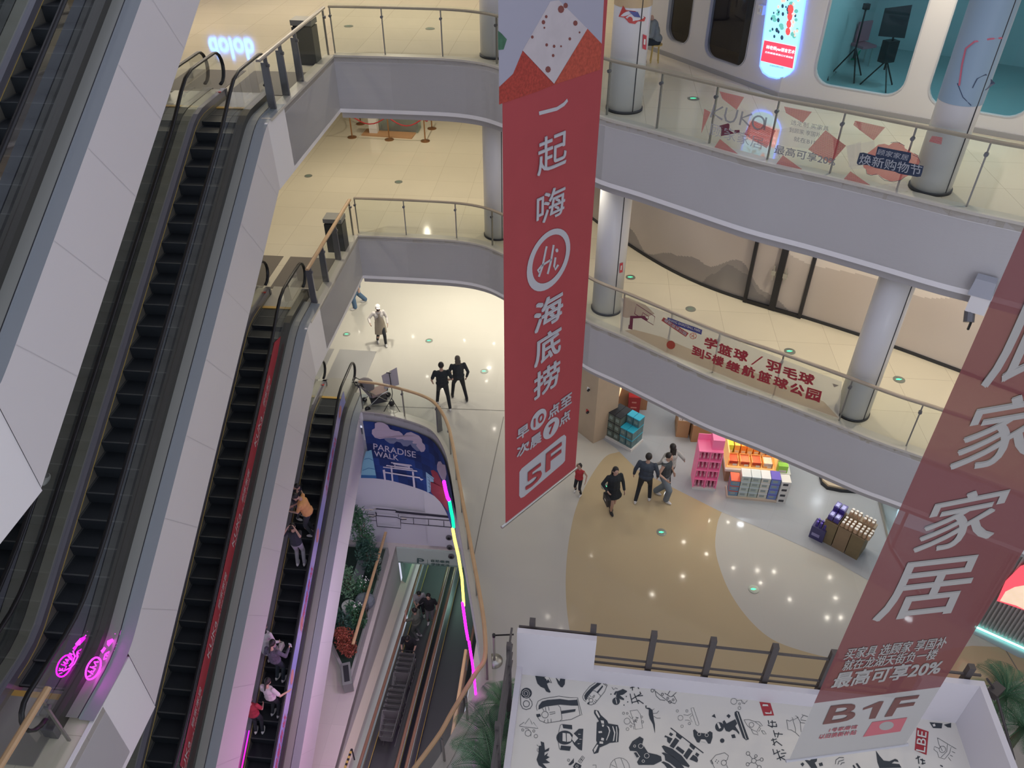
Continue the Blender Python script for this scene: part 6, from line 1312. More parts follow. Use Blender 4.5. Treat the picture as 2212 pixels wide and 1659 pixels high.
# printed wraps on the third-floor columns
def wrap(cx, cy, r, z0, z1, m, label, a0=0, a1=2*pi):
    t = thing('column_print', (cx, cy, z0), 0, label=label, cat='print'); mb = MB(); n = 40; mb.s = True
    vs = [(cx+r*cos(a0+(a1-a0)*k/n), cy+r*sin(a0+(a1-a0)*k/n), z) for z in (z0, z1) for k in range(n+1)]; mb.mesh(vs, [(k, k+1, k+n+2, k+n+1) for k in range(n)]); mb.build('wrap', m, t); return t
t = wrap(2.38, 16.72, .376, 12.05, 12.45, mat('wrap_sand', (.56, .42, .24), .5), 'sandy yellow band printed round the left third-floor column')
t = wrap(2.38, 16.72, .376, 12.45, 13.6, mat('wrap_pale', (.62, .60, .58), .5), 'pale print with a small red aeroplane on the left third-floor column')
CH = lambda u, v: cylhit(u, v, 2.38, 16.72, .385)
def cylhit(u, v, cx, cy, r):
    d = ray(u, v); a = d.x*d.x+d.y*d.y; b = -2*(d.x*cx+d.y*cy); c = cx*cx+cy*cy-r*r; D = max(0, b*b-4*a*c); k = (-b-sqrt(D))/(2*a); return Vector((d.x*k, d.y*k, CAMZ+d.z*k))
gpart('plane_body', mat('plane_red', (.55, .07, .06), .5), t, [[(1346, 12), (1352, 22), (1372, 24), (1395, 38), (1392, 46), (1378, 46), (1372, 52), (1360, 50), (1348, 38), (1336, 36)], ring(1361, 43, 6, 7, 10)[:-1]], hit=CH, off=.0)
gpart('plane_cabin', mat('plane_blue', (.08, .10, .30), .5), t, [[(1358, 24), (1378, 26), (1384, 38), (1370, 36)]], hit=CH, off=.004)
t = wrap(7.17, 12.66, .336, 11.5, 13.55, mat('wrap_sea', (.30, .42, .52), .5), 'blue sea print wrapped on the right third-floor column')
CH2 = lambda u, v: cylhit(u, v, 7.17, 12.66, .345)
gpart('print_curve', mat('print_rose', (.60, .16, .22), .5), t, [], [[(2072, 185), (2078, 140), (2086, 105), (2105, 90), (2140, 84), (2165, 82)]], w_=4, hit=CH2, off=0)
gpart('print_stroke', mat('print_deep', (.04, .07, .14), .5), t, [[(2100, 190), (2110, 170), (2130, 160), (2150, 180), (2130, 195)]], [[(2068, 180), (2080, 210), (2098, 228)]], w_=2, hit=CH2, off=.0)
p = cylhit(1392, 90, 2.38, 16.72, .38); t = thing('red_notice', p, 0, label='small red vertical notice on the left third-floor column', cat='notice'); gpart('notice_plate', mat('notice_red', (.55, .05, .07), .5), t, [[(1389, 74), (1397, 77), (1396, 108), (1388, 105)]], hit=CH, off=.0); gpart('notice_mark', WBOX, t, [[(1391, 84), (1395, 85), (1394, 97), (1390, 96)]], hit=CH, off=.006)
p = cylhit(1342, 576, 2.38, 16.72, .38); t = thing('red_notice', p, 0, label='small red vertical notice on the left second-floor column', cat='notice'); gpart('notice_plate', mat('notice_red'), t, [[(1339, 569), (1346, 567), (1345, 588), (1338, 590)]], hit=CH, off=.0); gpart('notice_mark', WBOX, t, [[(1341, 574), (1344, 573), (1343, 583), (1340, 584)]], hit=CH, off=.006)
# security camera pair under the third-floor edge
pE = [tuple(p)[:2] for p in inset_path(EDGEW[20:], -.05)]
p = curtainhit(2128, 612, pE); dirv = (Vector((p.x, p.y, 0))).normalized()
t = thing('ceiling_projector', p, 0, label='white wall-mounted projector with a small camera below, on the third-floor edge near the right banner', cat='projector')
q = p-dirv*.12; mb = MB(); mb.box(q+Vector((0, 0, .0)), (.36, .26, .30), -.6, .85); mb.build('housing', mat('device_grey', (.40, .42, .47), .4), t)
q2 = curtainhit(2118, 645, pE)-dirv*.12; mb = MB(); mb.box(q2, (.30, .24, .34), -.6); mb.build('mount', WHITE2, t)
q3 = curtainhit(2100, 672, pE)-dirv*.2; mb = MB(); mb.tube([q3+Vector((0, .06, .08)), q3-Vector((.02, .06, .08))], .085, 14); mb.build('camera_lens', mat('device_dark', (.16, .16, .17), .3, .4), t); mb = MB(); mb.box(q3+Vector((.02, -.06, -.15)), (.03, .03, .16), 0); mb.build('antenna', BLACK, t)
# neon sign far back on the third floor, its glow mirrored in the polished floor
t = thing('neon_sign', TS(-13.1, 29, 12.2), -AZ, label='blue neon lettering hung deep in the third-floor hall, mirrored in the polished floor', cat='sign')
vs, fs = glyphs('dolob', .03); mb = MB(); mb.mesh([TS(-13.9+1.7*a, 28.9, 11.9+.75*b) for a, b in vs], fs); mb.build('tube_letters', mat('neon_blue', (.1, .4, 1), .5, emit=(.08, .32, 1), es=9), t)
mb = MB(); mb.box(TS(-13.1, 29, 12.3), (2.1, .06, .9), -AZ); mb.build('back_plate', mat('plate_grey', (.4, .4, .4), .6), t)
# ================= ground floor: easel, pushchair, queue post =================
pb = P(838, 893, 0)
def lp(name): pass
t = thing('poster_easel', pb+Vector((.12, .12, 0)), 0, label='white poster board on a thin black easel beside the pushchair', cat='easel'); o = pb+Vector((.12, .12, 0))
b0 = P(847, 880, 0); hb = lambda u, v: wallhit(u, v, b0+Vector((-.5, .0, 0)), b0+Vector((.5, .0, 0)))
z_ = hb(862, 815).z
mb = MB(); q = [hb(824, 812), hb(857, 794), hb(862, 831), hb(831, 841)]; bk = [v+Vector((0, .02, 0)) for v in q]; mb.mesh(q+bk, [(0, 1, 2, 3), (7, 6, 5, 4), (0, 4, 5, 1), (1, 5, 6, 2), (2, 6, 7, 3), (3, 7, 4, 0)]); mb.build('poster_board', mat('poster_grey', (.50, .47, .50), .5), t)
mb = MB(); mb.tube([hb(840.5, 802)-Vector((0, .03, 0)), hb(848, 848)-Vector((0, .03, 0))], .012, 6); mb.build('board_spine', BLACK, t)
mb = MB(); mb.tube([hb(848, 848)-Vector((0, .03, 0)), b0+Vector((.02, -.02, .35))], .014, 6); mb.build('mast', BLACK, t)
for dx, dy in ((.3, -.28), (-.25, -.3), (.02, .3)): mb = MB(); mb.tube([b0+Vector((.02, -.02, .38)), b0+Vector((dx, dy, 0))], .012, 6); mb.build('leg', BLACK, t)
mb = MB(); mb.box(hb(840, 803)-Vector((0, .04, 0)), (.14, .03, .035)); mb.build('clip', BLACK, t)
# pushchair
PSG = mat('pram_grey', (.20, .18, .19), .8, noise=(30, .15)); PSP = mat('pram_rose', (.42, .30, .28), .8, noise=(30, .1))
pc = P(812, 880, 0)+Vector((.05, .18, 0)); rz = radians(20)
t = thing('pushchair', pc, rz, label='grey and rose folding pushchair parked behind the ground-floor glass railing', cat='pushchair')
def L(x, y, z): return pc+Matrix.Rotation(rz, 3, 'Z') @ Vector((x, y, z))
for x in (-.38, .38):
    for y in (-.24, .24):
        mb = MB(); mb.s = True; c = L(x, y, .085); ax = Matrix.Rotation(rz, 3, 'Z') @ Vector((0, .025, 0)); mb.tube([c-ax, c+ax], .085, 16); mb.build('wheel', BLACK, t)
for y in (-.22, .22):
    mb = MB(); mb.tube([L(-.38, y, .1), L(.12, y, .52), L(.34, y, .60)], .014, 6); mb.build('frame_tube', STEEL, t)
    mb = MB(); mb.tube([L(.38, y, .1), L(-.1, y, .55), L(-.52, y, 1.0)], .014, 6); mb.build('frame_tube', STEEL, t)
mb = MB(); mb.s = True; mb.tube([L(-.52, -.22, 1.0), L(-.62, -.2, 1.04), L(-.64, 0, 1.05), L(-.62, .2, 1.04), L(-.52, .22, 1.0)], .02, 8); mb.build('push_handle', BLACK, t)
mb = MB(); mb.mesh([L(*v) for v in ((-.18, -.2, .42), (.3, -.2, .5), (.3, .2, .5), (-.18, .2, .42), (-.18, -.2, .5), (.3, -.2, .56), (.3, .2, .56), (-.18, .2, .5))], [(0, 3, 2, 1), (4, 5, 6, 7), (0, 1, 5, 4), (1, 2, 6, 5), (2, 3, 7, 6), (3, 0, 4, 7)]); mb.build('seat', PSP, t)
mb = MB(); mb.mesh([L(*v) for v in ((-.18, -.2, .45), (-.42, -.19, .9), (-.42, .19, .9), (-.18, .2, .45), (-.24, -.2, .44), (-.48, -.19, .9), (-.48, .19, .9), (-.24, .2, .44))], [(0, 1, 2, 3), (7, 6, 5, 4), (0, 4, 5, 1), (1, 5, 6, 2), (2, 6, 7, 3), (3, 7, 4, 0)]); mb.build('backrest', PSG, t)
mb = MB(); mb.s = True; vs = []; n = 10
for i in range(6):
    a = radians(-20+i*26)
    for k in range(n+1):
        b = pi*k/n; r = .30; vs.append(L(-.36+.34*sin(a)*sin(b)*.9+.02, .24*cos(b), .78+.30*cos(a)*sin(b)))
mb.mesh(vs, [(i*(n+1)+k, i*(n+1)+k+1, (i+1)*(n+1)+k+1, (i+1)*(n+1)+k) for i in range(5) for k in range(n)]); mb.build('canopy', PSG, t)
mb = MB(); mb.box(L(.02, 0, .24), (.5, .38, .16), rz); mb.build('basket', mat('pram_black', (.04, .04, .045), .8), t)
mb = MB(); mb.tube([L(.3, -.2, .56), L(.36, 0, .62), L(.3, .2, .56)], .02, 6); mb.build('bumper_bar', BLACK, t)
# queue post
p = P(1068, 1428, 0); t = thing('queue_post', p, 0, label='silver belt barrier post on a round base beside the booth', cat='barrier post'); mb = MB(); mb.s = True; mb.lathe([(.19, 0), (.19, .015), (.06, .035), (.03, .05)], 24, p); mb.build('base', STEEL, t); mb = MB(); mb.tube([p+Vector((0, 0, .04)), p+Vector((0, 0, .92))], .03, 12); mb.build('pole', STEEL, t); mb = MB(); mb.tube([p+Vector((0, 0, .92)), p+Vector((0, 0, 1.0))], .036, 12); mb.build('head', BLACK, t)
mb = MB(); mb.box((p+kp(-.2, .1, 1-RZ_))/2+Vector((0, 0, .5)) if 0 else (p.x+.22, p.y+.02, .955), (.42, .008, .05), .05); mb.build('belt', BLACK, t)

# thin light lines in the third-floor ceiling, mirrored in its floor
for k, (a, b) in enumerate((((-13, 24), (-9.5, 27.5)), ((-12, 22.5), (-8.6, 25.5)), ((-9, 27), (-7.5, 29)), ((-6.8, 26.5), (-5.2, 28.5)))):
    mb = MB(); mb.tube([TS(*a, 13.62), TS(*b, 13.62)], .03, 6); mb.build('ceiling_light_line', mat('line_light', (1, .9, .75), .5, emit=(1, .85, .65), es=14), label='thin straight light line in the third-floor ceiling, mirrored in the floor', cat='ceiling light', group='light lines in the third-floor ceiling')

t = thing('lit_shopfront', TS(-18.5, 32, L3Z), -AZ, label='wide glowing shopfront deep in the third-floor hall, mirrored in the floor at the top left', cat='shopfront')
mb = MB(); mb.box(TS(-18.5, 32.3, L3Z+1.7), (7.5, .3, 3.4), -AZ); mb.build('frame', mat('shopfront_peach', (.6, .45, .33), .5), t)
mb = MB(); mb.box(TS(-19.2, 32.1, L3Z+1.6), (5.2, .06, 2.6), -AZ); mb.build('lit_window', mat('lit_window', (.9, .88, .84), .5, emit=(1, .93, .84), es=2.2), t)
mb = MB(); mb.box(TS(-17.8, 32.05, L3Z+1.3), (.35, .04, .9), -AZ); mb.build('red_display', mat('red_display', (.8, .1, .06), .5, emit=(1, .12, .08), es=1.0), t)
# ================= people =================
SKIN = mat('skin', (.52, .33, .25), .55); HAIR = mat('hair_black', (.015, .013, .013), .5); SHOEW = mat('shoe_white', (.68, .67, .65), .5); SHOEB = mat('shoe_black', (.02, .02, .022), .5)
def remesh(mb, vox, name, m, parent, smooth=2, **tg):
    me = bpy.data.meshes.new('r'); me.from_pydata([tuple(v) for v in mb.v], [], mb.f); o = bpy.data.objects.new('r', me); COL.objects.link(o)
    r = o.modifiers.new('r', 'REMESH'); r.mode = 'VOXEL'; r.voxel_size = vox
    s_ = o.modifiers.new('s', 'SMOOTH'); s_.factor = .5; s_.iterations = smooth
    n = bpy.data.meshes.new_from_object(o.evaluated_get(bpy.context.evaluated_depsgraph_get())); bpy.data.objects.remove(o); bpy.data.meshes.remove(me)
    inv = world_inv(parent); n.transform(inv); n.name = name; n.materials.clear(); n.materials.append(m)
    n.polygons.foreach_set('use_smooth', [True]*len(n.polygons)); ob = bpy.data.objects.new(name, n); COL.objects.link(ob); ob.parent = parent; WM[ob] = WM[parent]; return tag(ob, **tg)
def ik(a, b, l1, l2, bend):
    d = b-a; L_ = min(d.length, (l1+l2)*.999); d.normalize(); x = (l1*l1-l2*l2+L_*L_)/(2*L_); h = sqrt(max(0, l1*l1-x*x)); n = bend-d*bend.dot(d); n.normalize()
    return a+d*x+n*h, a+d*L_
def person(loc, face, H=1.70, label='', feet=((-.10, .0, 0), (.10, .0, 0)), hands=((-.26, .02, .80), (.26, .02, .80)), lean=0, side=0, nod=0, turn=0, top=('tee', (.1, .1, .1)), legs=('trousers', (.05, .05, .05)), shoe=SHOEW, hair='short', haircol=HAIR, sit=0, girth=1.0, extra=None, kid=0, group=None):
    rz = face; S_ = H/1.75; t = thing('person', loc, rz, label=label, cat='person', group=group); R = Matrix.Translation(Vector(loc)) @ Matrix.Rotation(rz, 4, 'Z') @ Matrix.Scale(S_, 4)
    V = Vector; g = girth*(1.08 if kid else 1)
    py = 0 if not sit else -.0
    pel = V((0, py, .93 if not sit else sit+.08)); 
    if not sit:
        mid = (V(feet[0])+V(feet[1]))/2; pel.y = mid.y*.9; pel.x = mid.x; st = hypot(feet[0][0]-feet[1][0], feet[0][1]-feet[1][1]); pel.z = .94-.05*min(1, st/.7)
    RL = Matrix.Rotation(-lean, 3, 'X') @ Matrix.Rotation(side, 3, 'Y')
    def up(x, y, z): return pel+RL @ V((x, y, z))
    chest = up(0, .0, .36); neck = up(0, .0, .53); sh = [up(-.175*g, 0, .475), up(.175*g, 0, .475)]; head = neck+(RL @ Matrix.Rotation(-nod, 3, 'X')) @ V((0, .03, .165 if not kid else .17))
    HR = RL @ Matrix.Rotation(turn, 3, 'Z') @ Matrix.Rotation(-nod, 3, 'X'); hk = 1.18 if kid else 1
    hips = [pel+V((-.085, 0, -.02)), pel+V((.085, 0, -.02))]
    fw = V((0, 1, 0)); kn = []; an = []
    for h, f_ in zip(hips, feet):
        k, a = ik(h, V(f_)+V((0, -.03, .085)), .44, .43, V((0, 1, .15))); kn.append(k); an.append(a)
    el = []; wr = []
    for s_, h in zip(sh, hands):
        k, w_ = ik(s_, V(h), .285, .25, V(((-.5 if s_.x < pel.x else .5), -.6, -.5))); el.append(k); wr.append(w_)
    def limb(mb, a, b, r0, r1, n=10):
        mb.ell(a, (r0,)*3, n, 7); mb.ell(b, (r1,)*3, n, 7); mb.tube([a, b], [r0, r1], n)
    # body
    b = MB(); b.X = R
    def bod(mb, e, arms=1):
        mb.ell(pel+V((0, 0, .02)), (.155*g+e, .115*g+e, .13+e)); mb.ell(up(0, 0, .20), (.135*g+e, .105*g+e, .17+e)); mb.ell(up(0, .0, .37), (.165*g+e, .115*g+e, .15+e)); mb.ell(up(0, 0, .455), (.185*g+e, .075+e, .065+e))
    bod(b, 0); limb(b, up(0, 0, .47), neck+V((0, 0, .05)), .055, .05)
    b.ell(head, (.078*hk, .095*hk, .115*hk), 14, 10, HR); b.ell(head+HR @ V((0, .045, -.045)), (.055*hk, .05*hk, .06*hk), 10, 8, HR); b.ell(head+HR @ V((0, .10*hk, -.012)), (.013, .018, .022), 8, 6, HR)
    for q in (-1, 1): b.ell(head+HR @ V((q*.08*hk, -.005, -.01)), (.012, .022, .032), 8, 6, HR)
    for i in (0, 1):
        limb(b, hips[i], kn[i], .078*g, .052); limb(b, kn[i]+V((0, -.01, -.08)), kn[i]*.5+an[i]*.5, .053, .048); limb(b, kn[i], an[i], .05, .034); b.ell(an[i]+V((0, .06, -.045)), (.04, .115, .04), 10, 7)
        limb(b, sh[i], el[i], .048, .036); limb(b, el[i], wr[i], .036, .024)
        d = (wr[i]-el[i]).normalized(); sx = -1 if i == 0 else 1; inw = V((-sx, 0, 0)); inw = (inw-d*inw.dot(d)).normalized(); fr_ = d.cross(inw)*(-sx); 
        if fr_.y < 0 and abs(d.z) > .5: fr_ = -fr_
        pm = wr[i]+d*.05; Q = Matrix((fr_, inw, d)).transposed(); b.ell(pm, (.038, .017, .052), 10, 7, Q)
        for k in range(4):
            o = fr_*(-.027+.018*k); p0 = pm+d*.038+o; ln = (.062, .075, .07, .055)[3-k if 0 else k]; p1 = p0+d*ln*.5+inw*.006; p2 = p1+(d*.75+inw*.65).normalized()*ln*.5; b.tube([p0-d*.02, p0, p1, p2], [.010, .010, .0095, .008], 7)
        th0 = pm-d*.02+fr_*.030; th1 = th0+(d*.6+fr_*.75+inw*.3).normalized()*.035; th2 = th1+(d*.85+fr_*.2+inw*.35).normalized()*.03; b.tube([th0-fr_*.015, th0, th1, th2], [.012, .012, .011, .009], 7)
    remesh(b, .0095*S_, 'body', SKIN, t, 1)
    for q in (-1, 1): m_ = MB(); m_.X = R; m_.ell(head+HR @ V((q*.031, .088*hk, .012)), (.012, .006, .007), 8, 5, HR); m_.build('eye', BLACK, t)
    m_ = MB(); m_.X = R; m_.ell(head+HR @ V((0, .092*hk, -.058)), (.022, .006, .006), 8, 5, HR); m_.build('mouth', mat('lips', (.40, .14, .12), .5), t)
    # clothes
    def cloth(c, n): k = 'cloth_%02d%02d%02d' % tuple(int(x*99) for x in c); return mat(k, c, .85, noise=n)
    kind, tc = top[0], top[1]; cm = top[2] if len(top) > 2 else cloth(tc, (9, .08))
    m_ = MB(); m_.X = R; e = .018 if kind != 'coat' else .032
    m_.ell(up(0, 0, .20), (.15*g+e, .115*g+e, .19+e)); m_.ell(up(0, 0, .36), (.17*g+e, .118*g+e, .15+e)); m_.ell(up(0, 0, .455), (.188*g+e*.6, .08+e*.6, .06+e*.5)); m_.ell(pel+V((0, 0, .05)), (.165*g+e, .125*g+e, .11+e))
    for i in (0, 1):
        if kind == 'vest': limb(m_, up((-1, 1)[i]*.12, 0, .44), sh[i], .06, .05)
        elif kind == 'tee': limb(m_, sh[i], sh[i].lerp(el[i], .75), .062, .058)
        else: limb(m_, sh[i], el[i], .062, .052); limb(m_, el[i], wr[i].lerp(el[i], .08), .052, .040)
    if kind in ('coat', 'dress'):
        z1 = .32 if kind == 'dress' else .22; vs = []; n = 18; prof = [(.15, .10), (.19, -.08), (.235, -.22), (.26, -z1-.05)]
        for r_, z_ in prof:
            for k in range(n): a = 2*pi*k/n; vs.append(pel+V((cos(a)*r_*g, sin(a)*r_*.8*g, z_)))
        fs = [(i*n+k, i*n+(k+1) % n, (i+1)*n+(k+1) % n, (i+1)*n+k)[::-1] for i in range(3) for k in range(n)]+[tuple(range(n)), tuple(range(3*n, 4*n))[::-1]]; m_.mesh(vs, fs)
    remesh(m_, .014*S_, {'tee': 'shirt', 'shirt': 'shirt', 'coat': 'coat', 'vest': 'vest', 'dress': 'dress'}[kind], cm, t)
    lk, lc = legs[0], legs[1]
    if lk != 'bare':
        m_ = MB(); m_.X = R; e = {'trousers': 0, 'wide': .035, 'shorts': .02}[lk]; m_.ell(pel, (.165*g, .125*g, .12))
        for i in (0, 1):
            if lk == 'shorts': limb(m_, hips[i], hips[i].lerp(kn[i], .85), .09*g, .085)
            else: limb(m_, hips[i], kn[i], .088*g+e*.5, .064+e*.8); limb(m_, kn[i], an[i]+V((0, 0, .02)), .064+e*.8, .05+e)
        remesh(m_, .014*S_, 'shorts' if lk == 'shorts' else 'trousers', cloth(lc, (9, .08)), t)
    for i in (0, 1):
        m_ = MB(); m_.X = R; m_.ell(an[i]+V((0, .05, -.045)), (.05, .145, .045)); m_.ell(an[i]+V((0, -.02, -.02)), (.045, .06, .06)); remesh(m_, .012*S_, 'shoe', shoe, t)
    if hair != 'none':
        m_ = MB(); m_.X = R; m_.ell(head+HR @ V((0, -.020, .028)), (.090*hk, .100*hk, .105*hk), 14, 10, HR)
        if hair in ('long', 'bob'):
            L_ = .30 if hair == 'long' else .14; m_.ell(head+HR @ V((0, -.06, -.05)), (.085, .06, .12), 12, 8, HR)
            for q in (-1, 0, 1): limb(m_, head+HR @ V((q*.045, -.065, -.05)), head+HR @ V((q*.055, -.075, 0))+V((0, -.02, -L_)), .052, .035)
        if hair == 'ponytail': limb(m_, head+HR @ V((0, -.11, .02)), head+HR @ V((0, -.13, -.22)), .035, .02)
        if hair == 'bun': m_.ell(head+HR @ V((0, -.06, .12)), (.04, .04, .04))
        remesh(m_, .011*S_, 'hair', haircol, t)
    if extra: extra(t, R, dict(pel=pel, up=up, head=head, HR=HR, sh=sh, el=el, wr=wr, kn=kn, limb=limb, S=S_, neck=neck))
    return t
def face_to(dx, dy): return atan2(dy, dx)-pi/2          # local +y looks along (dx, dy)
def apron(t, R, J):
    m_ = MB(); m_.X = R; up, pel = J['up'], J['pel']; vs = []; n = 8
    for z_, w_, y_ in ((.46, .09, .125), (.30, .12, .15), (.12, .17, .15), (-.10, .20, .17), (-.38, .22, .18)):
        for k in range(n+1): a = -1+2*k/n; vs.append(up(a*w_, y_-.09*a*a, z_) if z_ > 0 else pel+Vector((a*w_, y_-.09*a*a, z_)))
    vs += [v+Vector((0, -.012, 0)) for v in vs]; q = 5*(n+1); f_ = []
    for i in range(4):
        for k in range(n): a = i*(n+1)+k; f_ += [(a, a+1, a+n+2, a+n+1), (a+q, a+q+n+1, a+q+n+2, a+q+1)]
    m_.mesh(vs, f_); m_.build('apron', mat('apron_beige', (.36, .31, .24), .85), t)
    m_ = MB(); m_.X = R; m_.ell(J['head']+J['HR'] @ Vector((0, -.01, .05)), (.095, .105, .085), 14, 8, J['HR']); m_.ell(J['head']+J['HR'] @ Vector((0, .09, .055)), (.07, .06, .012), 12, 6, J['HR']); m_.build('cap', mat('cap_white', (.72, .70, .68), .7), t)
    m_ = MB(); m_.X = R; m_.ell(J['head']+J['HR'] @ Vector((0, .055, -.05)), (.062, .055, .055), 12, 8, J['HR']); m_.build('face_mask', mat('mask_black', (.03, .03, .035), .8), t)
def handbag(c, w_=.34, h=.26, side_=1, mark=None):
    def f_(t, R, J):
        w0 = J['wr'][side_]; m_ = MB(); m_.X = R; q = w0+Vector((0, .03, -.30)); m_.box(q, (.10, w_, h)); m_.build('handbag', mat('bag_%d' % int(c[0]*1000), c, .5), t)
        m_ = MB(); m_.X = R; m_.tube([q+Vector((0, -.1, h/2)), w0+Vector((0, 0, -.06)), q+Vector((0, .1, h/2))], .009, 6); m_.build('bag_strap', BLACK, t)
        if mark: m_ = MB(); m_.X = R; m_.box(q+Vector(((.052 if side_ else -.052), 0, 0)), (.004, .1, .05)); m_.build('bag_mark', WBOX, t)
    return f_
def phone(t, R, J):
    m_ = MB(); m_.X = R; m_.box((J['wr'][1]+J['wr'][0])/2+Vector((.02, .10, .03)) if J['wr'][0].z > 1.0 and 0 else J['wr'][1]+Vector((0, .08, .03)), (.075, .015, .15)); m_.build('phone', mat('phone_white', (.7, .75, .8), .3), t)
def midp(a, b, z): return (P(*a, z)+P(*b, z))/2
G0 = 0.0
def lf(loc, face, pts):            # foot pixels -> local foot offsets
    out = []
    for q in pts: d = P(*q, loc[2])-Vector(loc); d = Matrix.Rotation(-face, 3, 'Z') @ d; out.append((max(-.3, min(.3, d.x)), max(-.38, min(.38, d.y)), 0))
    return tuple(sorted(out))
def walker(fa, fb_, face, z=0, **k):
    loc = midp(fa, fb_, z); return person(loc, face, feet=lf(loc, face, (fa, fb_)), **k)
DK = (.022, .026, .032)
walker((816, 739), (834.6, 747.6), face_to(.35, -1), H=1.66, label='person in a white cap, white shirt and beige apron walking on the ground floor', hands=((-.25, .22, .98), (.36, .22, 1.12)), top=('shirt', (.60, .57, .54)), legs=('trousers', DK), hair='none', extra=apron, nod=.15)
walker((766, 669), (787.7, 652), face_to(-.9, -.5), H=1.74, label='person in blue jeans and white shoes half hidden behind the second-floor edge', top=('tee', DK), legs=('wide', (.07, .13, .22)))
walker((945, 870.7), (972.7, 886), face_to(-.1, 1), H=1.74, label='person in all black with white shoes, left of the black-clad couple', hands=((-.30, .10, .92), (.24, .10, .98)), top=('tee', (.02, .025, .03)), legs=('trousers', DK), girth=1.15)
walker((976.8, 856), (1009, 865), face_to(-.2, 1), H=1.68, label='person in a black hooded top and black shoes, right of the black-clad couple', hands=((-.25, .12, 1.0), (.26, -.05, .9)), top=('shirt', (.03, .035, .04)), legs=('trousers', (.018, .02, .024)), shoe=SHOEB, haircol=mat('hair_ash', (.10, .085, .07), .6), girth=1.15, hair='bob')
walker((1239.6, 1058), (1257, 1074), face_to(-.5, -1), H=1.12, kid=1, label='small child in a red vest with pale sleeves beside the tip of the red banner', hands=((-.34, .10, .95), (-.02, .14, 1.75)), top=('vest', (.45, .04, .05)), legs=('trousers', DK), hair='bun')
walker((1320, 1110), (1319, 1098), face_to(.25, -1), H=1.64, label='person with long dark hair in a black coat and boots carrying a black bag', hands=((-.28, .12, .9), (.27, .22, 1.10)), top=('coat', (.02, .022, .028)), legs=('bare', DK), shoe=SHOEB, hair='long', extra=handbag((.02, .02, .025), mark=1), girth=1.05)
walker((1372.5, 1085), (1402.5, 1078.5), face_to(.3, 1), H=1.76, label='person in a dark blue jacket, black trousers and pale shoes walking away', hands=((-.32, .05, .88), (.30, .10, .9)), top=('shirt', (.045, .06, .085)), legs=('trousers', DK), girth=1.15)
def hood(t, R, J): m_ = MB(); m_.X = R; m_.ell(J['neck']+Vector((0, -.05, -.02)), (.13, .10, .06)); m_.build('hood', mat('hood_white', (.60, .60, .58), .8), t)
walker((1440, 1086), (1418, 1066), face_to(.7, -.6), H=1.70, label='person in wide grey-blue jeans with a white hood round the neck', hands=((-.26, .1, .9), (.24, .16, 1.0)), top=('vest', (.05, .06, .07)), legs=('wide', (.17, .21, .25)), extra=hood, girth=1.05)
walker((1443.7, 1059.5), (1434, 1052), face_to(-.3, 1), H=1.66, label='person with long black hair in a pale grey shirt behind the jeans wearer', hands=((-.42, .1, 1.0), (.46, .05, .98)), top=('shirt', (.42, .42, .42)), legs=('trousers', DK), hair='long')
# --- riders on the busy escalator ---
def tplane(u, v, t_):
    d = ray(u, v); k = t_/(d.x*CA-d.y*SA); return d.x*SA*k+d.y*CA*k
pfC = C_[1]; combC = C_[2]+.85
def stepat(u, v, t_):
    s = tplane(u, v, t_); i = round((combC-.2-s)/.385); c = combC-.2-i*.385; return TS(t_, c+.02, pfC(c)+.004)
def rider(u, v, t_, face, **k):
    return person(stepat(u, v, t_), face-AZ, **k)
rider(674, 1177, -7.22, face_to(-1, -.1), H=1.74, label='person in a light orange T-shirt leaning to a companion on the busy escalator', lean=.22, nod=.5, hands=((-.1, .42, 1.05), (.15, .40, 1.05)), top=('tee', (.70, .36, .14)), legs=('trousers', (.04, .045, .05)), girth=1.2)
rider(657, 1162, -7.66, face_to(.9, -.3), H=1.50, label='person in dark clothes with a raised pale sleeve beside the orange shirt', nod=.5, lean=.1, hands=((-.1, .25, 1.15), (.12, .22, 1.42)), top=('tee', (.03, .03, .045)), legs=('trousers', (.06, .065, .075)))
rider(655, 1256, -7.38, face_to(-.1, 1), H=1.70, label='person with both hands behind the head, black top and pale grey trousers on the escalator', hands=((-.12, -.12, 1.66), (.12, -.12, 1.66)), top=('tee', (.03, .035, .045)), legs=('trousers', (.32, .32, .34)), girth=1.0)
rider(596, 1440, -7.66, face_to(.2, 1), H=1.62, label='person with dark hair in a loose white dress on the escalator', top=('dress', (.56, .54, .56)), legs=('bare', DK), hair='long', hands=((-.22, .1, .9), (.30, .1, .95)), extra=handbag((.6, .58, .56), .24, .2), nod=.3)
PLAID = mat('plaid_cloth', (.10, .09, .13), .85, noise=(40, .8))
rider(617, 1492, -7.35, face_to(.25, 1), H=1.68, label='person in a dark plaid shirt holding a white phone on the escalator', top=('shirt', (.1, .09, .12), PLAID), legs=('trousers', (.02, .03, .04)), hair='ponytail', hands=((-.2, .2, 1.0), (.28, .32, 1.18)), extra=phone, nod=.4)
rider(566, 1578, -7.66, face_to(-.1, 1), H=1.60, label='person in a red T-shirt at the left edge of the escalator, lowest group', top=('tee', (.34, .03, .05)), legs=('trousers', DK), hands=((-.22, .1, .9), (.22, .25, 1.0)), nod=.3)
rider(600, 1576, -7.30, face_to(.25, 1), H=1.60, label='person in a white T-shirt reaching for the right handrail, lowest group on the escalator', top=('tee', (.60, .54, .58)), legs=('trousers', DK), hair='ponytail', hands=((-.22, .12, .9), (.46, .22, 1.12)), nod=.4)
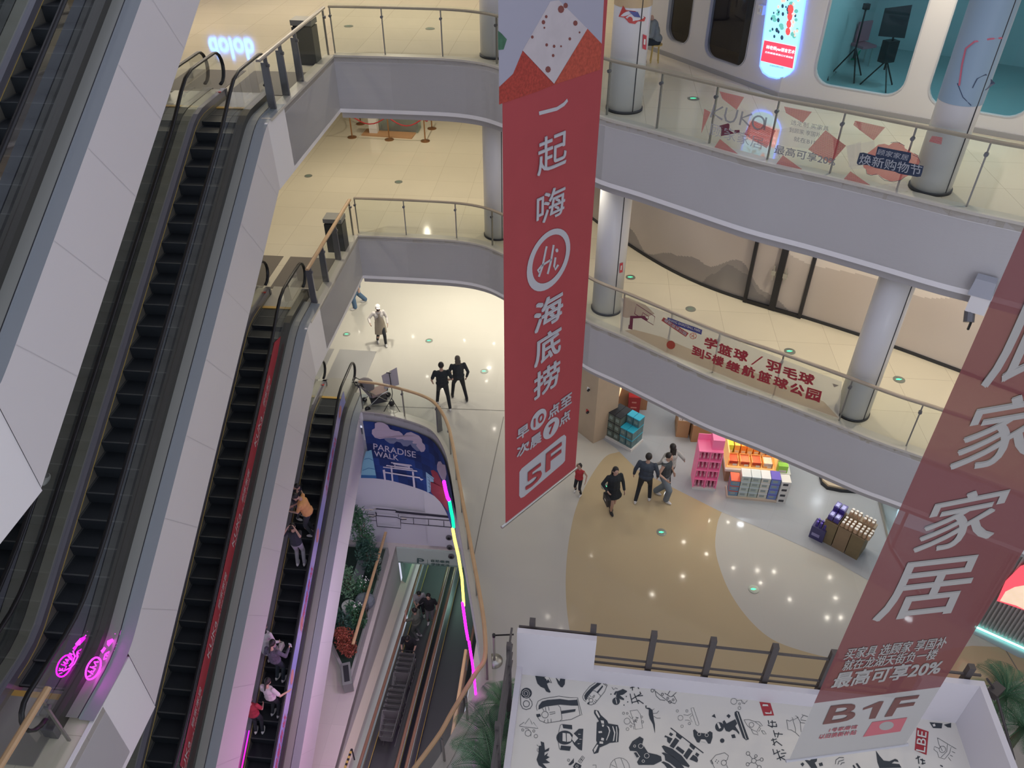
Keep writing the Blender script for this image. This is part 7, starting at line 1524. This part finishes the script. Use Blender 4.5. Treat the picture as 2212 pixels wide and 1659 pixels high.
# --- rider on the outer third-floor escalator, mostly hidden ---
pfA = A_[1]; combA = A_[2]+.85; s = tplane(97, 1035, -8.75); i = round((combA-.2-s)/.385); c = combA-.2-i*.385
person(TS(-8.72, c, pfA(c)+.004), face_to(.1, -1)-AZ, H=1.66, label='pale-clothed person on the outer escalator beside the wide white panel', top=('shirt', (.42, .42, .42)), legs=('trousers', (.10, .10, .11)), hair='short', haircol=mat('hat_pale', (.5, .5, .5), .7))
# --- person by the ground-floor escalator head, half hidden ---
# --- moving-walk riders ---
def walkpt(u, v, t_):
    s = tplane(u, v, t_); return TS(t_, s, PZ(s)+.012)
person(walkpt(929, 1322, -4.62), face_to(0, -1)-AZ, H=1.74, label='person in a black polo shirt resting a hand on the rail of the moving walk', hands=((-.26, .1, .9), (.52, .12, .98)), top=('tee', (.018, .02, .028)), legs=('trousers', (.16, .16, .17)), girth=1.12)
person(walkpt(911, 1336, -5.05), face_to(.3, -1)-AZ, H=1.60, label='person in a light grey T-shirt with dark trousers on the moving walk', hands=((-.20, .25, 1.0), (.15, .28, 1.0)), top=('tee', (.38, .38, .40)), legs=('trousers', DK), nod=.5, hair='bob')
person(walkpt(905, 1392, -4.95), face_to(-.8, .3)-AZ, H=1.72, label='person in an olive T-shirt with a hand raised to the face on the moving walk', hands=((-.15, .3, 1.45), (.26, .1, .9)), top=('tee', (.13, .145, .12)), legs=('trousers', (.14, .15, .15)), girth=1.15)
pusher_s = tplane(893, 1452, -4.95)
person(walkpt(893, 1446, -4.95), face_to(0, -1)-AZ, H=1.70, label='person in a black V-neck T-shirt pushing a row of nested trolleys', hands=((-.20, .38, 1.0), (.20, .38, 1.0)), top=('tee', (.02, .02, .022)), legs=('trousers', DK), lean=.15, nod=.5, girth=1.1)
# --- seated person on the third floor ---
pS = P(1413, 134, L3Z); fS = face_to(-1, -.15)
person(pS, fS, H=1.70, label='person in a grey-blue jacket seated on a small yellow stool on the third floor', sit=.44, feet=((-.1, .34, 0), (.1, .44, 0)), hands=((-.12, .42, .62), (.12, .42, .62)), lean=.35, nod=.5, top=('shirt', (.20, .24, .27)), legs=('trousers', (.02, .03, .045)), shoe=SHOEB)
t = thing('stool', pS, fS, label='small yellow stool under the seated person', cat='stool'); STY = mat('stool_yellow', (.55, .42, .15), .5)
mb = MB(); mb.lathe([(.16, .40), (.16, .43)], 16, pS); mb.build('seat', STY, t)
for a in range(4): mb = MB(); q = pS+Vector((cos(a*pi/2+.7)*.13, sin(a*pi/2+.7)*.13, 0)); mb.tube([q*1.0, pS+Vector((cos(a*pi/2+.7)*.10, sin(a*pi/2+.7)*.10, .4))], .016, 6); mb.build('leg', STY, t)
# ================= shopping trolleys =================
TRM = mat('trolley_wire', (.42, .43, .42), .35, .7); TRP = glass_mat('trolley_mesh', (.62, .64, .64), .05, .35, (.45, .46, .45))
def trolley(loc, rz, label, group):
    t = thing('shopping_trolley', loc, rz, label=label, cat='trolley', group=group); R = Matrix.Translation(Vector(loc)) @ Matrix.Rotation(rz, 4, 'Z')
    m = MB(); m.X = R; A = [(-.26, .0, 1.0), (.26, .0, 1.0), (.2, -.78, .92), (-.2, -.78, .92)]; B = [(-.2, -.06, .52), (.2, -.06, .52), (.17, -.74, .60), (-.17, -.74, .60)]
    for q in (A, B): m.tube([Vector(x) for x in q+[q[0]]], .010, 5)
    for a, b in zip(A, B): m.tube([Vector(a), Vector(b)], .008, 5)
    for k in range(1, 8):
        f_ = k/8; 
        for s_ in ((1, 2), (3, 0)): m.tube([Vector(A[s_[0]]).lerp(Vector(A[s_[1]]), f_), Vector(B[s_[0]]).lerp(Vector(B[s_[1]]), f_)], .004, 4)
        m.tube([Vector(A[2]).lerp(Vector(A[3]), f_), Vector(B[2]).lerp(Vector(B[3]), f_)], .004, 4)
    m.build('basket_frame', TRM, t)
    m = MB(); m.X = R; m.mesh([Vector(x) for x in A+B], [(4, 5, 6, 7), (1, 2, 6, 5), (2, 3, 7, 6), (3, 0, 4, 7), (0, 1, 5, 4)]); m.build('basket_mesh', TRP, t)
    m = MB(); m.X = R
    for x in (-.22, .22): m.tube([Vector((x, .06, 1.02)), Vector((x, -.05, .3)), Vector((x, .02, .12)), Vector((x*.8, -.75, .12))], .012, 5)
    m.build('chassis', TRM, t); tag(t.children[-1])
    m = MB(); m.X = R; m.tube([(-.26, .07, 1.03), (.26, .07, 1.03)], .018, 8); m.build('handle', BLACK, t)
    for x in (-.2, .2):
        for y in (.0, -.7): m = MB(); m.X = R; m.tube([(x-.015, y, .06), (x+.015, y, .06)], .06, 10); m.build('wheel', BLACK, t)
    return t
s0 = tplane(893, 1452, -4.95)-.42
tr = None
for k in range(10):
    s = s0-.21*k-(.45 if k > 4 else 0); loc = TS(-4.93, s, PZ(s)+.01)
    row = 'row pushed by the person in black' if k < 5 else 'front row farther down the picture'
    if tr is None: tr = trolley(loc, -AZ, 'nested grey wire trolley in the '+row, 'trolleys in the row nearest the pusher')
    else:
        c = copy_tree(tr); c.location = loc; c['label'] = 'nested grey wire trolley in the '+row; c['group'] = 'trolleys in the row nearest the pusher' if k < 5 else 'trolleys in the front row'
# ================= plants =================
def leafm(n, c): return mat(n, c, .55, noise=(5, .35))
LG, LD, LL, LR = leafm('leaf_green', (.045, .15, .07)), leafm('leaf_dark', (.02, .075, .05)), leafm('leaf_light', (.12, .26, .14)), leafm('leaf_red', (.30, .07, .04))
def leafcloud(name, parent, m, blobs, n, ls, rnd, wid=.35):
    mb = MB()
    for k in range(n):
        c, r = blobs[rnd.randrange(len(blobs))]; d = Vector((rnd.gauss(0, 1), rnd.gauss(0, 1), rnd.gauss(0, 1))).normalized(); p = Vector(c)+Vector((d.x*r[0], d.y*r[1], d.z*r[2]))*rnd.random()**.4
        a = Vector((rnd.uniform(-1, 1), rnd.uniform(-1, 1), rnd.uniform(-.6, .8))).normalized(); b = a.cross(Vector((rnd.uniform(-1, 1), rnd.uniform(-1, 1), 1))).normalized(); l = ls*rnd.uniform(.6, 1.3); w_ = l*wid
        mb.face([p-a*l/2, p+b*w_/2, p+a*l/2, p-b*w_/2])
    return mb.build(name, m, parent)
rnd = random.Random(11)
def bush(s, t_, h, r, m, label, n=900, ls=.10, name='shrub', stem=True, wid=.35, z=B1Z+.35):
    p = TS(t_, s, z); t = thing(name, p, 0, label=label, cat='plant')
    leafcloud('foliage', t, m, [(p+Vector((0, 0, h*.55)), (r, r, h*.45)), (p+Vector((r*.3, -r*.3, h*.35)), (r*.8, r*.8, h*.3)), (p+Vector((-r*.3, r*.2, h*.75)), (r*.6, r*.6, h*.25))], n, ls, rnd, wid)
    mb = MB()
    for k in range(4): a = k*1.6; mb.tube([p, p+Vector((cos(a)*r*.3, sin(a)*r*.3, h*.7))], .015, 5)
    mb.build('stems', mat('stem_brown', (.12, .08, .05), .8), t); return t
pl = thing('planter_bed', TS(-6.6, 16, B1Z), -AZ, label='long basement planter of dark soil behind a wood-topped glass rail', cat='planter')
mb = MB(); q = [TS(-6.14, 12.55), TS(-6.14, 17.7), TS(-7.6, 17.7), TS(-7.6, 14.6)]; mb.prism([(p.x, p.y) for p in q], B1Z, B1Z+.34); mb.build('soil', mat('soil_dark', (.02, .045, .03), .9, noise=(6, .5)), pl)
mb = MB(); mb.sweep([Vector((p.x, p.y, B1Z)) for p in q+[q[0]]], [(.05, 0), (.05, .4), (-.03, .4), (-.03, 0)]); mb.build('curb', mat('planter_curb', (.35, .35, .34), .5), pl)
mb = MB(); mb.box(TS(-6.85, 16.6, B1Z+.36), (.35, 1.0, .04), -AZ); mb.build('stepping_slab', mat('slab_grey', (.22, .24, .25), .7), pl)
railing('basement glass railing with a wood handrail along the planter', [TS(-6.02, 13.3), TS(-6.02, 17.75)], B1Z, [1.5, 3.0], WOOD, hr=1.15)
bush(17.2, -6.75, 2.6, .42, LG, 'tall feathery bamboo at the far end of the basement planter', 1500, .16, 'bamboo', wid=.18)
bush(16.6, -6.45, 1.7, .40, LD, 'dark bushy shrub beside the bamboo in the planter', 1200, .12)
bush(15.7, -6.95, 1.3, .5, LL, 'pale green loose shrub in the middle of the planter', 900, .11)
bush(15.5, -6.35, 1.0, .28, LG, 'small shrub with white flowers by the wooden rail', 600, .10)
bush(14.6, -6.4, .9, .35, LG, 'low green shrub with pale blossoms in the planter', 700, .11)
bush(14.1, -6.75, 1.2, .40, LD, 'dense dark green shrub near the red maple', 1000, .12)
bush(13.55, -6.45, 1.1, .34, LR, 'rusty red Japanese maple at the near end of the planter', 1300, .10, 'red_maple')
mb = MB(); p = TS(-6.3, 15.45, B1Z+1.25)
t = thing('white_blossoms', TS(-6.35, 15.5, B1Z+.9), 0, label='cluster of small white blossoms on the shrub by the rail', cat='flowers'); tag(leafcloud('petals', t, mat('petal_white', (.75, .75, .7), .5), [(TS(-6.3, 15.5, B1Z+1.3), (.2, .25, .15)), (TS(-6.3, 14.7, B1Z+1.15), (.2, .2, .1))], 60, .05, rnd, .8), kind='stuff')
for s_, t_, r_, m, lb, nm in ((15.25, -6.28, .26, mat('rock_grey', (.16, .19, .21), .8), 'grey boulder beside the wooden rail in the planter', 'boulder'), (17.0, -6.4, .20, mat('rock_pale', (.45, .44, .40), .8), 'pale round stone near the bamboo', 'stone')):
    p = TS(t_, s_, B1Z+.34); t = tag(MB().ell(p+Vector((0, 0, r_*1.2)), (r_*1.25, r_, r_*1.3), 12, 8).build(nm, m), lb, 'rock')
p = TS(-6.72, 14.9, B1Z+.34); t = thing('agave_pot', p, 0, label='round white pot seen from above with green blades in the planter', cat='pot'); mb = MB(); mb.s = True; mb.lathe([(.14, 0), (.20, .3), (.22, .5), (.15, .52)], 20, p); mb.build('pot', mat('pot_white', (.62, .64, .60), .5), t); mb = MB()
for k in range(5): a = k*1.3; mb.face([p+Vector((0, 0, .5)), p+Vector((cos(a)*.09+.02, sin(a)*.09, .58)), p+Vector((cos(a)*.2, sin(a)*.2, .62)), p+Vector((cos(a)*.09-.02, sin(a)*.09+.02, .58))])
mb.build('blades', LG, t)
t = thing('waste_basket', TS(-6.25, 12.2, B1Z), -AZ, label='low grey metal trough at the pointed end of the planter', cat='trough')
q = [P(735, 1453, B1Z+.35), P(757, 1481, B1Z+.35)]; mb = MB(); mb.box(TS(-6.26, 12.75, B1Z+.25), (.28, .75, .42), -AZ+.35); mb.build('tray', mat('trough_grey', (.28, .30, .29), .5, .3), t); mb = MB(); mb.box(TS(-6.26, 12.75, B1Z+.47), (.16, .55, .01), -AZ+.35); mb.build('opening', DARK, t)
# caution tape post
t = thing('striped_barrier', TS(-5.75, 10.6, B1Z), -AZ, label='black and yellow striped barrier bar at the pit corner', cat='barrier'); a, b = P(760, 1618, B1Z+.6), P(745, 1659, B1Z+.5)
for k in range(8):
    mb = MB(); mb.tube([a.lerp(b, k/8), a.lerp(b, (k+1)/8)], .035, 6); mb.build('stripe', mat('stripe_yellow', (.55, .42, .1), .6) if k % 2 else BLACK, t)
mb = MB(); mb.tube([a, Vector((a.x, a.y, B1Z))], .02, 6); mb.build('post', DARK, t)
# ---- palms ----
PLM = leafm('palm_green', (.05, .14, .07)); PLM2 = leafm('palm_light', (.12, .25, .13))
def frond(p, az, el, L_, m, parent, w_=.24):
    mb = MB(); pts = []; n = 16
    for i in range(n+1):
        f_ = i/n; e = el-1.5*f_*f_; 
        pts.append(p.copy() if i == 0 else pts[-1]+Vector((cos(az)*cos(e), sin(az)*cos(e), sin(e)))*L_/n)
    mb.tube(pts, [.014*(1-.8*i/n) for i in range(n+1)], 5); sd = Vector((-sin(az), cos(az), 0))
    for i in range(2, n*2+1):
        f_ = i/(n*2); a = pts[min(n-1, i//2)].lerp(pts[min(n, i//2+1)], (i % 2)/2); d = (pts[min(n, i//2+1)]-pts[min(n-1, i//2)]).normalized(); l = w_*sin(pi*min(.97, f_*.9+.08))**.6
        for q in (-1, 1):
            tip = a+(sd*q*.85+d*.55+Vector((0, 0, -.18))).normalized()*l; mb.face([a, a+d*.008+sd*q*l*.35+d*l*.15, tip, a-d*.008+sd*q*l*.35+d*l*.15])
    return mb.build('frond', m, parent)
def palm(base, h, n, L_, label, m=PLM, m2=PLM2, az0=0):
    t = thing('palm', base, 0, label=label, cat='plant'); mb = MB(); mb.s = True; mb.tube([base, base+Vector((0, 0, h))], [.09, .06], 8); mb.build('trunk', mat('palm_trunk', (.14, .11, .07), .8, noise=(12, .3)), t)
    mb = MB(); mb.s = True; mb.lathe([(.22, 0), (.30, .45), (.26, .45)], 20, base); mb.build('pot', mat('palm_pot', (.10, .11, .10), .5), t)
    for k in range(n): frond(base+Vector((0, 0, h)), az0+k*2.4, rnd.uniform(.2, 1.25), L_*rnd.uniform(.75, 1.1), m2 if k % 3 == 0 else m, t)
    return t
ra, rb = P(984, 1590, B1Z+1.12), P(1013, 1405, B1Z+1.12)
railing('basement glass railing with pale wood handrail right of the moving walks', [(ra.x, ra.y), (rb.x, rb.y)], B1Z, [.4, 1.6, 2.8], WOOD, hr=1.12)
lamp('basement_light', TS(-1.0, 11.0, -1.35), .3, 45, (1, .95, .9))
palm(P(1066, 1600, 1.7)+Vector((0, 0, -1.7)), 1.7, 17, .95, 'palm left of the booth near the glass railing, taller front one')
palm(P(1088, 1530, .9)+Vector((-.02, .1, -.9)), .9, 12, .6, 'smaller palm squeezed between the booth wall and the curved railing')
palm(P(1090, 1665, 2.2)+Vector((-.2, 0, -2.2)), 2.2, 15, .9, 'palm at the bottom edge, its fronds crossing the booth corner')
palm(P(2172, 1500, 2.6)+Vector((0, 0, -2.6)), 2.6, 15, .75, 'light green palm behind the right corner of the booth')
palm(P(2200, 1570, 2.0)+Vector((.1, 0, -2.0)), 2.0, 17, .95, 'dark palm at the bottom right corner beside the booth')
t = thing('floodlight_pole', P(2150, 1500, 0), 0, label='dark lamp head on a slanting pole beside the right booth wall', cat='lamp'); a, b = P(2150, 1492, 3.0), P(2190, 1640, 2.2); mb = MB(); mb.tube([a, b], .025, 8); mb.build('pole', RAILM, t); mb = MB(); mb.box(a, (.28, .18, .14), .6); mb.build('lamp_head', RAILM, t); mb = MB(); mb.tube([a, P(2132, 1466, 3.3)], .02, 6); mb.build('bracket', RAILM, t); mb = MB(); mb.tube([b, Vector((b.x, b.y, 0))], .025, 8); mb.build('stand', RAILM, t)
# ================= escalator adverts and neon =================
def ribbon(t_, pf, sa_, sb_, lo, hi, m, parent, name, st=.3):
    mb = MB(); vstrip(mb, t_, rng(sa_, sb_, st), lambda s: pf(s)+lo, lambda s: pf(s)+hi); return mb.build(name, m, parent)
def glasspt(t_):
    def h(u, v):
        d = ray(u, v); k = t_/(d.x*CA-d.y*SA); return Vector((d.x*k, d.y*k, CAMZ+d.z*k))
    return h
tg = T2R+.06+.008
tR_ = thing('advert_strip', TS(tg, 10, L2Z-3), -AZ, label='long red advertising strip with KUKa lettering on the escalator glass', cat='advert')
pfB = B_[1]; ribbon(tg, pfB, 6.6, 14.35, .28, .66, mat('strip_red', (.40, .035, .05), .4), tR_, 'red_film')
mb = MB(); mb.face([TS(tg, 14.35, pfB(14.35)+.28), TS(tg, 14.75, pfB(14.75)+.34), TS(tg, 14.35, pfB(14.35)+.66)]); mb.build('red_point', mat('strip_red'), tR_)
SW_ = mat('strip_letter', (.62, .58, .58), .5)
def striptext(parent, pf, s_, ln, lo, hi, body, m, bold=0, name='lettering', tg=tg):
    vs, fs = glyphs(body, 0); mb = MB(); mb.mesh([TS(tg+.008, s_+ln*(1-0)*a, pf(s_+ln*a)+lo+(hi-lo)*b) for a, b in vs], fs); mb.build(name, m, parent)
for k in range(4):
    s_ = 13.1-k*1.95
    striptext(tR_, pfB, s_-.0, .62, .42, .56, '顾家家居', SW_, .02); striptext(tR_, pfB, s_-.82, .62, .40, .54, 'KUKa', SW_, .02, 'brand_lettering'); striptext(tR_, pfB, s_-.75, 1.3, .31, .37, '全屋定制 | 功能沙发 | 软床 | 休闲椅', SW_, 0, 'small_print')
tC = thing('advert_strip', TS(tg, 10, -5), -AZ, label='long lilac advertising strip with red characters along the busy escalator', cat='advert')
mb = MB(); n = 60
for i in range(n):
    a, b = 7.0+11.2*i/n, 7.0+11.2*(i+1)/n; f_ = (i*.37) % 1; mb.col = (.50-.18*abs(sin(i*.35)), .44-.10*abs(sin(i*.35)), .66); 
    mb.face([TS(tg, a, pfC(a)+.26), TS(tg, b, pfC(b)+.26), TS(tg, b, pfC(b)+.70), TS(tg, a, pfC(a)+.70)])
mb.build('lilac_film', attr_mat('strip_lilac', .45), tC)
SRD = mat('strip_red_letter', (.70, .05, .12), .5)
for s_ in (16.9, 13.55, 10.2): striptext(tC, pfC, s_-1.5, 1.5, .36, .58, '上期服务站', SRD, .03); striptext(tC, pfC, s_-1.5, 1.6, .29, .33, '重庆龙湖时代天街服务台', mat('strip_ink', (.12, .12, .2), .5), 0, 'small_print')
for s_ in (17.6, 14.3, 12.2, 11.0):
    mb = MB(); vs = [TS(tg+.008, s_+.16*cos(2*pi*k/12), pfC(s_+.16*cos(2*pi*k/12))+.5+.15*sin(2*pi*k/12)) for k in range(12)]; mb.face(vs); mb.build('printed_figure', mat('strip_skin', (.60, .28, .26), .5), tC)
tD = thing('light_bar', TS(-8.0, 9, -4), -AZ, label='glowing pink and violet light bar beside the lower end of the busy escalator', cat='light')
mb = MB(); n = 16
for i in range(n):
    a, b = 8.0+1.9*i/n, 8.0+1.9*(i+1)/n; f_ = i/n; mb.col = (1-.6*f_, .0+.02*f_, .22+.3*f_)
    mb.face([TS(-7.90, a, pfC(a)+.235), TS(-7.86, a, pfC(a)+.235), TS(-7.86, b, pfC(b)+.235), TS(-7.90, b, pfC(b)+.235)])
mb.build('glowing_diffuser', attr_mat('led_bar', .5, emit=1.6), tD)
# magenta neon logos standing at the foot of the third-floor escalator
NEO = mat('neon_magenta', (1, .02, .9), .4, emit=(1, .02, .92), es=5)
def n5(x, y): return (x/4.62, 1300+y/4.62)
nh = glasspt(-6.72)
tN = thing('neon_logo', nh(*n5(930, 660)), 0, label='glowing magenta oval neon logo on the glass beside the escalator foot', cat='neon sign')
def npart(name, par, lines, w_=.9, polys=()):
    mb = MB()
    for l in lines: mb.tube([nh(*n5(*q)) for q in l], .009*w_, 5)
    for q in polys: put_poly(mb, [n5(*p) for p in q], nh, .0)
    mb.build(name, NEO, par)
npart('oval', tN, [ring(930, 665, 62, 118, 28, rot=.45)], 1.4)
npart('script', tN, [[(880, 690), (925, 720)], [(900, 705), (915, 690)], [(880, 745), (905, 735)], [(900, 650), (950, 670), (930, 700)], [(940, 600), (960, 640), (925, 650)], [(945, 600), (980, 600)]], 1.0)
npart('flame', tN, [[(1035, 575), (1050, 520), (1100, 490), (1120, 510), (1090, 550), (1035, 575)], ring(1078, 525, 20, 18, 12), [(1100, 470), (1150, 490), (1165, 450), (1130, 430), (1180, 410)]], .8)
npart('characters', tN, [], polys=[[(1145, 320), (1190, 290), (1212, 285), (1205, 320), (1170, 358)], [(1070, 390), (1120, 368), (1135, 385), (1085, 445), (1068, 425)], [(1005, 490), (1040, 450), (1058, 465), (1025, 515)]])
tN2 = thing('neon_logo', nh(*n5(700, 600)), 0, label='fainter magenta neon logo left of the bright oval, a broken arc', cat='neon sign')
npart('arc', tN2, [[(770, 500), (775, 550), (740, 620), (700, 660), (640, 688)], [(730, 490), (745, 545), (730, 600), (690, 640)]], .9)
npart('script', tN2, [[(635, 600), (660, 620)], [(655, 575), (680, 590)], [(680, 545), (715, 580)], [(695, 515), (720, 525)], [(590, 685), (625, 680)]], .9)
npart('characters', tN2, [], polys=[[(750, 420), (790, 375), (810, 385), (800, 430), (765, 440)], [(845, 345), (858, 328), (860, 340)]])
